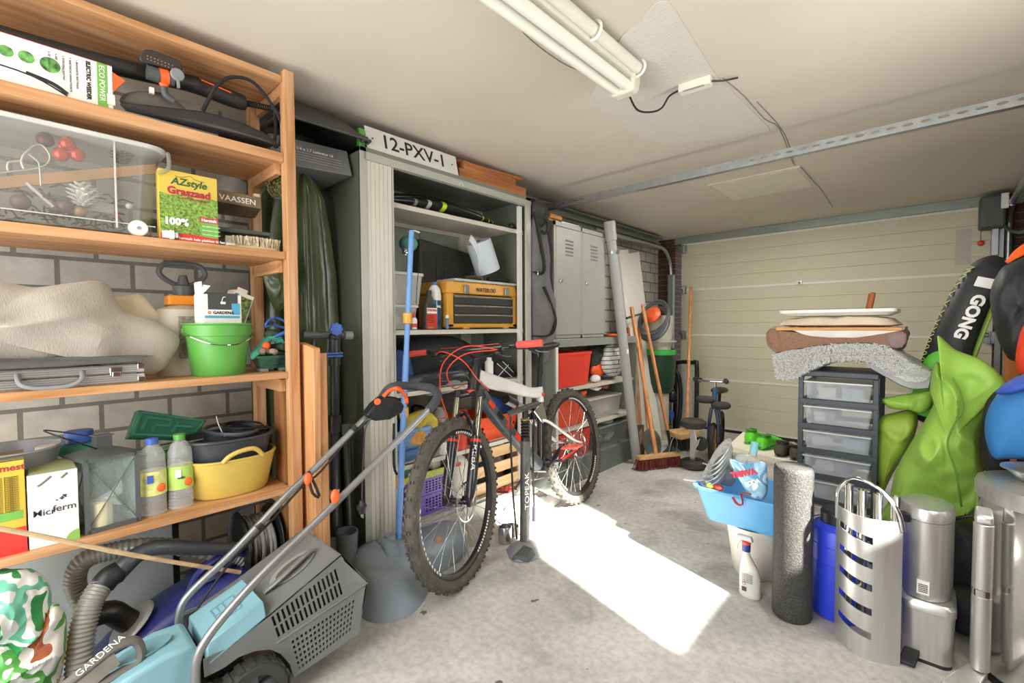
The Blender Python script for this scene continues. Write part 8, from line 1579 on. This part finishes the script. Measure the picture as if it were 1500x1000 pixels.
t = ply('black_rucksack', 'black fabric rucksack squeezed between green bag and blue bag', 'bag', 2.5, [(1440, 600), (1455, 575), (1475, 570), (1480, 640), (1475, 690), (1445, 690), (1438, 650)], M_cloth, .07, .07, wr=.012)
for (Y, ps, lb, nm) in ((2.45, [(1385, 790), (1400, 770), (1430, 775), (1450, 800), (1448, 880), (1430, 920), (1395, 900)], 'dark crumpled bag on the floor between the bins', 'dark_bag'), (2.35, [(1380, 880), (1410, 870), (1440, 880), (1445, 930), (1400, 935)], 'low black bag on the floor beside the small bins', 'low_bag')):
    P = py_(Y, ps); mn = min(p.z for p in P); P = [V((p.x, p.y, p.z - min(0, mn) + .002)) if mn < 0 else p for p in P]; c = sum(P, V()) / len(P); t = thing(nm, lb, 'bag', (c.x, Y, max(0, min(p.z for p in P)))); MB().puff(P, (0, -1, 0), .06, .08, wr=.015).build('bag_body', pm('bag charcoal', '#34363a', .6, var=.3), t, ang=70)
tag(MB().tube([pt(1388, 762, Y=2.3), pt(1405, 758, Y=2.3), pt(1425, 755, Y=2.3)], .006, 8, 3).build('dark_rod', M_black, loc=pt(1405, 758, Y=2.3)), 'thin dark rod sticking out between small bin and big bin', 'rod')
# drawers stack under the blue bag
# ================================================================== BINS
M_st3 = pm('bin steel', '#dcdcd8', .15, .95, var=.1, vs=8, stretch=(1, 1, .3)); M_stb = pm('bin steel brushed', '#d2d2d0', .36, .8, var=.08, stretch=(1, 1, .05), vs=60)
bcx, bcy, br_ = .308, 2.22, .20
zt = pt(1425, 712, Y=2.2).z
t = thing('pedal_bin', 'large shiny steel pedal bin at the right edge with a foil tray on its lid', 'bin', (bcx, bcy, 0))
MB().lathe([(br_ * .97, 0), (br_, .01), (br_, zt - .02)], (bcx, bcy, 0), seg=64, caps=True).build('bin_body', M_st3, t, ang=50)
MB().lathe([(br_ * 1.012, zt - .02), (br_ * 1.012, zt + .02), (br_ * .99, zt + .032), (br_ * .6, zt + .042), (.001, zt + .045)], (bcx, bcy, 0), seg=64).build('lid', M_stb, t, ang=40)
ang = math.atan2(-.8, -.75); hx, hy = bcx + (br_ + .012) * math.cos(ang), bcy + (br_ + .012) * math.sin(ang)
hx, hy = pt(1439, 850, Y=2.05).x, 2.06
for z0, z1 in ((.05, .29), (.31, .52)): MB().cyl((hx, hy, z0), (hx, hy, z1), .024, seg=24).build('pedal_column', M_stb, t, bev=.003)
MB().cyl((hx, hy, .29), (hx, hy, .31), .0245, seg=24).build('column_ring', M_chrome, t); MB().hexa([(hx - .022, hy - .02, .52), (hx + .022, hy - .02, .52), (hx + .022, hy + .022, .52), (hx - .022, hy + .022, .52), (hx - .02, hy - .018, .545), (hx + .02, hy - .018, .545), (hx + .02, hy + .02, .57), (hx - .02, hy + .02, .57)]).build('column_cap', M_stb, t, bev=.008, seg=3)
MB().hexa([(hx - .09, hy - .1, .012), (hx - .02, hy - .12, .006), (hx + .02, hy + .0, .02), (hx - .02, hy + .02, .03), (hx - .09, hy - .1, .022), (hx - .02, hy - .12, .016), (hx + .02, hy + .0, .05), (hx - .02, hy + .02, .06)]).build('foot_pedal', M_stb, t, bev=.004)
MB().lathe([(br_ * .99, 0), (br_ * 1.015, .002), (br_ * 1.015, .02)], (bcx, bcy, 0), seg=64).build('plastic_base', M_black, t)
c = V((bcx + .03, bcy - .01, zt + .046)); tag(MB().lathe([(.001, 0), (.13, 0), (.165, .035), (.175, .036), (.175, .04), (.16, .038), (.128, .004), (.001, .004)], c, seg=48, sx=1, sy=.7).build('foil_tray', pm('foil', '#dcdcda', .3, .9), loc=c), 'oval silver foil tray resting on the big bin lid', 'tray')
# small bins
lx0, lx1 = pt(1319, 950, Y=2.05).x, pt(1398, 950, Y=2.12).x; lw = (lx1 - lx0); ly = 2.06; zl = pt(1360, 885, Y=2.06).z
t = thing('small_steel_bin', 'small rectangular steel pedal bin, the lower of two stacked', 'bin', (lx0 + lw / 2, ly + .1, 0))
MB().loft([rrect(lx0 + .004, lx1 - .004, ly, ly + .2, .03, 0), rrect(lx0 + .004, lx1 - .004, ly, ly + .2, .03, .012)]).build('black_base', M_black, t)
MB().loft([rrect(lx0 + .004, lx1 - .004, ly, ly + .2, .03, .012), rrect(lx0, lx1, ly - .004, ly + .2, .03, zl - .03)]).build('bin_body', M_stb, t, ang=50)
MB().loft([rrect(lx0 - .003, lx1 + .003, ly - .007, ly + .203, .03, zl - .028), rrect(lx0 - .003, lx1 + .003, ly - .007, ly + .203, .03, zl - .004), rrect(lx0 + .006, lx1 - .006, ly, ly + .195, .03, zl + .006)]).build('lid', M_stb, t, ang=40)
MB().hexa([(lx0 - .005, ly - .06, .006), (lx0 + .04, ly - .06, .004), (lx0 + .05, ly, .02), (lx0 + .01, ly, .02), (lx0 - .005, ly - .06, .016), (lx0 + .04, ly - .06, .012), (lx0 + .05, ly, .04), (lx0 + .01, ly, .04)]).build('foot_pedal', M_black, t, bev=.003)
zu = pt(1355, 750, Y=2.08).z; ucx, ucy = (lx0 + lx1) / 2 - .01, ly + .1
t = thing('small_oval_bin', 'small oval steel bin with domed lid, stacked on the rectangular one', 'bin', (ucx, ucy, zl + .007))
def ovl(cx, cy, sx, sy, z, n=40): return [V((cx + sx * math.cos(a), cy + sy * math.sin(a), z)) for a in [2 * PI * k / n for k in range(n)]]
sx_, sy_ = lw / 2 + .004, .10
MB().loft([ovl(ucx, ucy, sx_ * .96, sy_ * .96, zl + .008), ovl(ucx, ucy, sx_, sy_, zl + .03), ovl(ucx, ucy, sx_, sy_, zu - .03)]).build('bin_body', M_stb, t, ang=50)
MB().loft([ovl(ucx, ucy, sx_ * 1.02, sy_ * 1.02, zu - .028), ovl(ucx, ucy, sx_ * 1.02, sy_ * 1.02, zu + .0), ovl(ucx, ucy, sx_ * .96, sy_ * .96, zu + .012), ovl(ucx, ucy, sx_ * .5, sy_ * .5, zu + .02)]).build('lid', M_stb, t, ang=40)
MB().b2((ucx - .02, ucy - sy_ - .004, zl + .03), (ucx + .012, ucy - sy_ + .012, zl + .075)).build('bar_code_label', M_paper, t)
b = MB()
for k in range(5): b.b2((ucx - .016, ucy - sy_ - .0052, zl + .038 + k * .006), (ucx + .008, ucy - sy_ - .004, zl + .0405 + k * .006))
b.build('label_lines', M_print, t)
MB().box((ucx - sx_ * .8, ucy - sy_ * .75, zu - .03), (.03, .03, .03)).build('hinge_block', M_black, t, bev=.004)
# curved steel rack
RL, RR = V((-.256, 2.03, 0)), V((-.069, 1.985, 0)); zr0, zr1 = pt(1216, 738, Y=2.03).z, pt(1318, 762, Y=1.985).z; zr = (zr0 + zr1) / 2
cc = (RL + RR) / 2; du = (RR - RL); nn = V((du.y, -du.x, 0)).normalized()
def arc(u, z, o=0): return RL + du * u + nn * (.055 * math.sin(PI * u) + o) + V((0, 0, z))
t = thing('steel_rack', 'curved brushed steel holder with five slots, hoop handle and four tubes', 'holder', cc)
slots = [(.84, .06), (.67, .06), (.51, .06), (.34, .06), (.17, .06)]
b = MB(); nu = 50; zsl = [0.0]
for f, hgt in slots[::-1]: zsl += [zr * f, zr * f + .024]
zsl.append(zr)
for j in range(len(zsl) - 1):
    sl = (j % 2 == 1)
    for i in range(nu):
        u0, u1 = i / nu, (i + 1) / nu
        if sl and .08 < (u0 + u1) / 2 < .67: continue
        sk0 = -.012 * (u0 - .3) if 0 < j else 0; 
        def zz_(z, u): return z - .03 * (u - .3) * (0 if z in (0.0, zr) else 1)
        b._f([b._v(arc(u0, zz_(zsl[j], u0))), b._v(arc(u1, zz_(zsl[j], u1))), b._v(arc(u1, zz_(zsl[j + 1], u1))), b._v(arc(u0, zz_(zsl[j + 1], u0)))])
b.build('front_plate', M_stb, t, solid=.0025, flat=True)
b = MB()
for i in range(nu):
    u0, u1 = i / nu, (i + 1) / nu; b._f([b._v(arc(u0, .003)), b._v(arc(u1, .003)), b._v(RL + du * u1 - nn * .06 * math.sin(PI * u1) + V((0, 0, .003))), b._v(RL + du * u0 - nn * .06 * math.sin(PI * u0) + V((0, 0, .003)))])
b.build('base_plate', M_stb, t, solid=.004)
MB().tube([arc(0, zr - .05), arc(0, zr + .02), arc(.04, zr + .06), arc(.2, zr + .105, -.03), arc(.45, zr + .115, -.04), arc(.75, zr + .085, -.03), arc(.95, zr + .03), arc(1, zr - .03)], .0065, 10, 6).build('hoop_handle', M_chrome, t)
for k, (u, o, h_) in enumerate(((.2, -.03, .085), (.42, -.04, .08), (.66, -.035, .08), (.88, -.025, .08))):
    p = arc(u, .1, o); tag(MB().cyl(p, V((p.x, p.y, zr + h_)), .0125, seg=18, caps=False).build('steel_tube', M_chrome, solid=.0015, loc=(p.x, p.y, .1)), ('leftmost', 'second from the left', 'third from the left', 'rightmost')[k] + ' of the four chrome tubes standing in the steel holder', 'tube', 'chrome tubes in the holder')
# blue canister
c = V((-.27, 2.19, 0)); zc_ = pt(1205, 775, Y=2.15).z
t = thing('blue_canister', 'bright blue plastic canister with black screw lid behind the steel holder', 'canister', c)
MB().lathe([(.065, 0), (.085, .006), (.09, .02), (.092, .1), (.09, zc_), (.08, zc_ + .02), (.06, zc_ + .03)], c, seg=40).build('body', pm('canister blue', '#2f45d8', .35, var=.06), t, ang=50)
b = MB()
for k in range(5): b.ring(c + V((0, 0, .08 + k * .07)), (0, 0, 1), .0915, .002, 40, 5)
b.build('moulded_ring', pm('canister blue', '#2f45d8', .35), t)
MB().lathe([(.058, zc_ + .02), (.06, zc_ + .07), (.052, zc_ + .08), (.001, zc_ + .082)], c, seg=30).build('screw_lid', M_black, t, bev=.002)
# foam roller
c = V((-.40, 2.055, 0)); zf = pt(1152, 680, Y=2.05).z
t = thing('foam_roller', 'dark grey speckled foam roller standing upright', 'foam roller', c)
M_fr = pm('roller foam', '#434342', .5, var=.5, vs=170, bump=.4, bs=150, spec=.25)
MB().lathe([(.001, 0), (.06, 0), (.068, .008), (.069, .02), (.067, zf * .5), (.069, zf - .02), (.067, zf - .006), (.06, zf), (.001, zf)], c, seg=56).build('roller_body', M_fr, t, ang=45)
# spray bottle
c = V((-.56, 2.085, 0)); t = thing('spray_cleaner', 'white trigger spray bottle with grey label facing the camera', 'spray bottle', c)
H_ = .17
R_ = [[V((c.x + sx * math.cos(a) + ox, c.y + sy * math.sin(a), z)) for a in [2 * PI * k / 28 for k in range(28)]] for z, sx, sy, ox in ((0, .038, .024, 0), (.006, .042, .028, 0), (.08, .042, .028, 0), (.12, .036, .026, -.004), (.155, .022, .02, -.012), (.175, .015, .015, -.016), (.19, .0135, .0135, -.016))]
MB().loft(R_).build('bottle_body', pm('bottle cream', '#e2e0d6', .35, var=.03), t, ang=50)
n0 = V((c.x - .016, c.y, .19)); MB().lathe([(.016, 0), (.017, .035), (.001, .036)], n0).build('blue_collar', pm('collar navy', '#2c3f8c', .4), t); MB().lathe([(.0175, .03), (.018, .042), (.001, .043)], n0).build('red_ring', M_red, t)
MB().hexa([n0 + V(p) for p in ((-.045, -.012, .042), (.028, -.012, .042), (.028, .012, .042), (-.045, .012, .042), (-.035, -.009, .066), (.02, -.011, .066), (.02, .011, .066), (-.035, .009, .066))]).build('trigger_head', pm('head grey', '#c9ccd0', .35), t, bev=.007, seg=3)
MB().tube([n0 + V((-.022, 0, .045)), n0 + V((-.036, 0, .02)), n0 + V((-.038, 0, .0))], .005, 8, 3).build('trigger', M_white, t)
b = MB(); b.sheet(10, 1, lambda u, v: V((c.x + .043 * math.cos(-PI / 2 + (u - .5) * 1.7), c.y + .029 * math.sin(-PI / 2 + (u - .5) * 1.7), .02 + .09 * v))); b.build('label', pm('label grey', '#cfd0cc', .5), t)
for k in range(5): text(t, 'ALLES REINIGER', (c.x - .025, c.y - .0298, .1 - k * .008), (1, 0, 0), UZ, .006, pm('grey text', '#77797c', .6))
MB().b2((c.x - .024, c.y - .0305, .03), (c.x - .006, c.y - .029, .048)).build('bar_code', M_dgrey, t); MB().ring((c.x - .016, c.y - .030, .062), (0, 1, 0), .006, .001, 16, 5).build('hazard_mark', M_red, t)
# bucket and tub
c = V((-.60, 2.32, 0)); zb_ = pt(1095, 770, Y=2.25).z
t = thing('white_bucket', 'cream-white bucket standing under the light blue tub', 'bucket', c)
MB().lathe([(.09, 0), (.095, .004), (.125, zb_ - .02), (.13, zb_ - .018), (.13, zb_), (.124, zb_), (.09, .008), (.001, .006)], c, seg=40).build('bucket_wall', pm('bucket white', '#dedad0', .45, var=.04), t, ang=50)
z1 = pt(1095, 722, Y=2.22).z; tw = zb_ + .002
x0, x1 = pt(1028, 710, Y=2.3).x, -.44
t = thing('blue_tub', 'light blue plastic tub heaped with kitchen things on the white bucket', 'tub', ((x0 + x1) / 2, 2.32, tw))
M_tb = pm('tub sky', '#5fa8dc', .4, var=.05)
MB().loft([rrect(x0 + .05, x1 - .03, 2.2, 2.44, .05, tw), rrect(x0 + .012, x1 - .01, 2.16, 2.48, .05, z1 - .012), rrect(x0, x1, 2.15, 2.49, .05, z1 - .01), rrect(x0, x1, 2.15, 2.49, .05, z1), rrect(x0 + .014, x1 - .012, 2.165, 2.475, .05, z1), rrect(x0 + .055, x1 - .035, 2.21, 2.43, .05, tw + .006)]).build('tub_wall', M_tb, t, ang=50)
yb = 2.27
def bl2(name, label, cat, Y, ps, mat, a_=.04, b_=.04, **k):
    P = py_(Y, ps); c = sum(P, V()) / len(P); return tag(MB().puff(P, (0, -1, 0), a_, b_, **k).build(name, mat, loc=c, ang=60), label, cat)
M_sb = bagmat('soda bag', ['#8fbfe0', '#c9e0f0', '#6fa6d4', '#a8d0ea', '#8fc4e4', '#e6eef4'], 7)
ob = bl2('detergent_bag', 'light blue detergent bag with red and white lettering in the blue tub', 'bag', 2.18, [(1068, 672), (1090, 678), (1118, 676), (1124, 690), (1124, 722), (1112, 734), (1098, 726), (1086, 708)], M_sb, .03, .04, wr=.006, ws=22)
RM[ob.name] = Matrix.Translation(-ob.location)
text(ob, 'TRIWA', pt(1073, 700, Y=2.148), pt(1120, 694, Y=2.15) - pt(1073, 702, Y=2.15), UZ, .034, pm('triwa red', '#c8283c', .5), bold=.002)
text(ob, 'SODA', pt(1093, 712, Y=2.146), pt(1122, 704, Y=2.15) - pt(1093, 712, Y=2.15), UZ, .024, M_wprint, bold=.0015)
bl2('clear_bag', 'crumpled clear plastic bag behind the detergent bag', 'bag', 2.3, [(1075, 668), (1090, 664), (1112, 672), (1120, 690), (1095, 700), (1078, 690)], clear('bag clear', '#d4d8d2', .6, .2), .03, .03, wr=.012, ws=30)
t = thing('sealing_tube', 'turquoise round-ended tube sticking up out of the blue tub', 'tube', pt(1101, 690, Y=2.32)); MB().cyl(pt(1099, 690, Y=2.32), pt(1106, 648, Y=2.32), .017, seg=20).build('tube_body', pm('tube turquoise', '#8fd0d4', .35), t, bev=.003); MB().cyl(pt(1101.5, 674, Y=2.32), pt(1103, 664, Y=2.32), .0178, seg=20).build('pink_band', pm('band pink', '#e0b0a4', .5), t)
for k in range(5):
    p = pt(1052 + k * 3, 700 - k * 8, Y=2.26); tag(MB().lathe([(.001, .0), (.05, .0), (.075, .03), (.08, .03), (.08, .034), (.073, .033), (.048, .004), (.001, .004)], p, axis=(-.6 - .1 * k, -.5, .75), seg=30).build('clear_bowl', clear('bowl clear', '#c9cccc', .5, .12), loc=p), ('lowest', 'second from below', 'middle', 'second from the top', 'topmost')[k] + ' of the clear bowls nested in the blue tub', 'bowl', 'nested clear bowls in the tub')
tag(MB().tube([pt(1002, 702, Y=2.26), pt(1020, 704, Y=2.25), pt(1034, 703, Y=2.24), pt(1048, 712, Y=2.22)], .007, 8, 3, flat=.5).build('white_ladle', M_white, loc=pt(1020, 704, Y=2.25)), 'white plastic utensil handle sticking out left of the tub', 'utensil')
tag(MB().tube([pt(1030, 678, Y=2.3), pt(1038, 682, Y=2.29), pt(1046, 692, Y=2.28)], .006, 8, 3, flat=.5).build('clear_ladle', M_clear, loc=pt(1036, 682, Y=2.3)), 'short clear utensil handle above the white one', 'utensil')
for (a, b_, r_, co, lb, nm) in ((1040, 715, .014, '#c9c84a', 'yellow-green striped ball in the left end of the tub', 'striped_ball'), (1052, 718, .016, '#d8483c', 'red peg-like ball beside the striped ball', 'red_ball')):
    p = pt(a, b_, Y=2.19); p.z = z1 + .004; tag(MB().ell(p, (r_ * 1.4, r_, r_)).build(nm, pm('tubball ' + co, co, .5, var=.3, vs=80), loc=p), lb, 'ball')
tag(MB().tube([pt(1073, 728, Y=2.145), pt(1080, 738, Y=2.14), pt(1088, 738, Y=2.14), pt(1086, 722, Y=2.15), pt(1100, 724, Y=2.15)], .009, 8, 3, flat=.35).build('red_ribbon', M_red, loc=pt(1080, 735, Y=2.14)), 'red plastic loop hanging over the tub rim', 'ribbon')
bl2('dark_strainer', 'smoky grey plastic sieve lying on the clear bowls', 'sieve', 2.24, [(1042, 690), (1050, 672), (1064, 664), (1068, 680), (1078, 700), (1070, 712), (1052, 706)], clear('smoky plastic', '#6f7174', .6, .2), .02, .02, wr=.003)
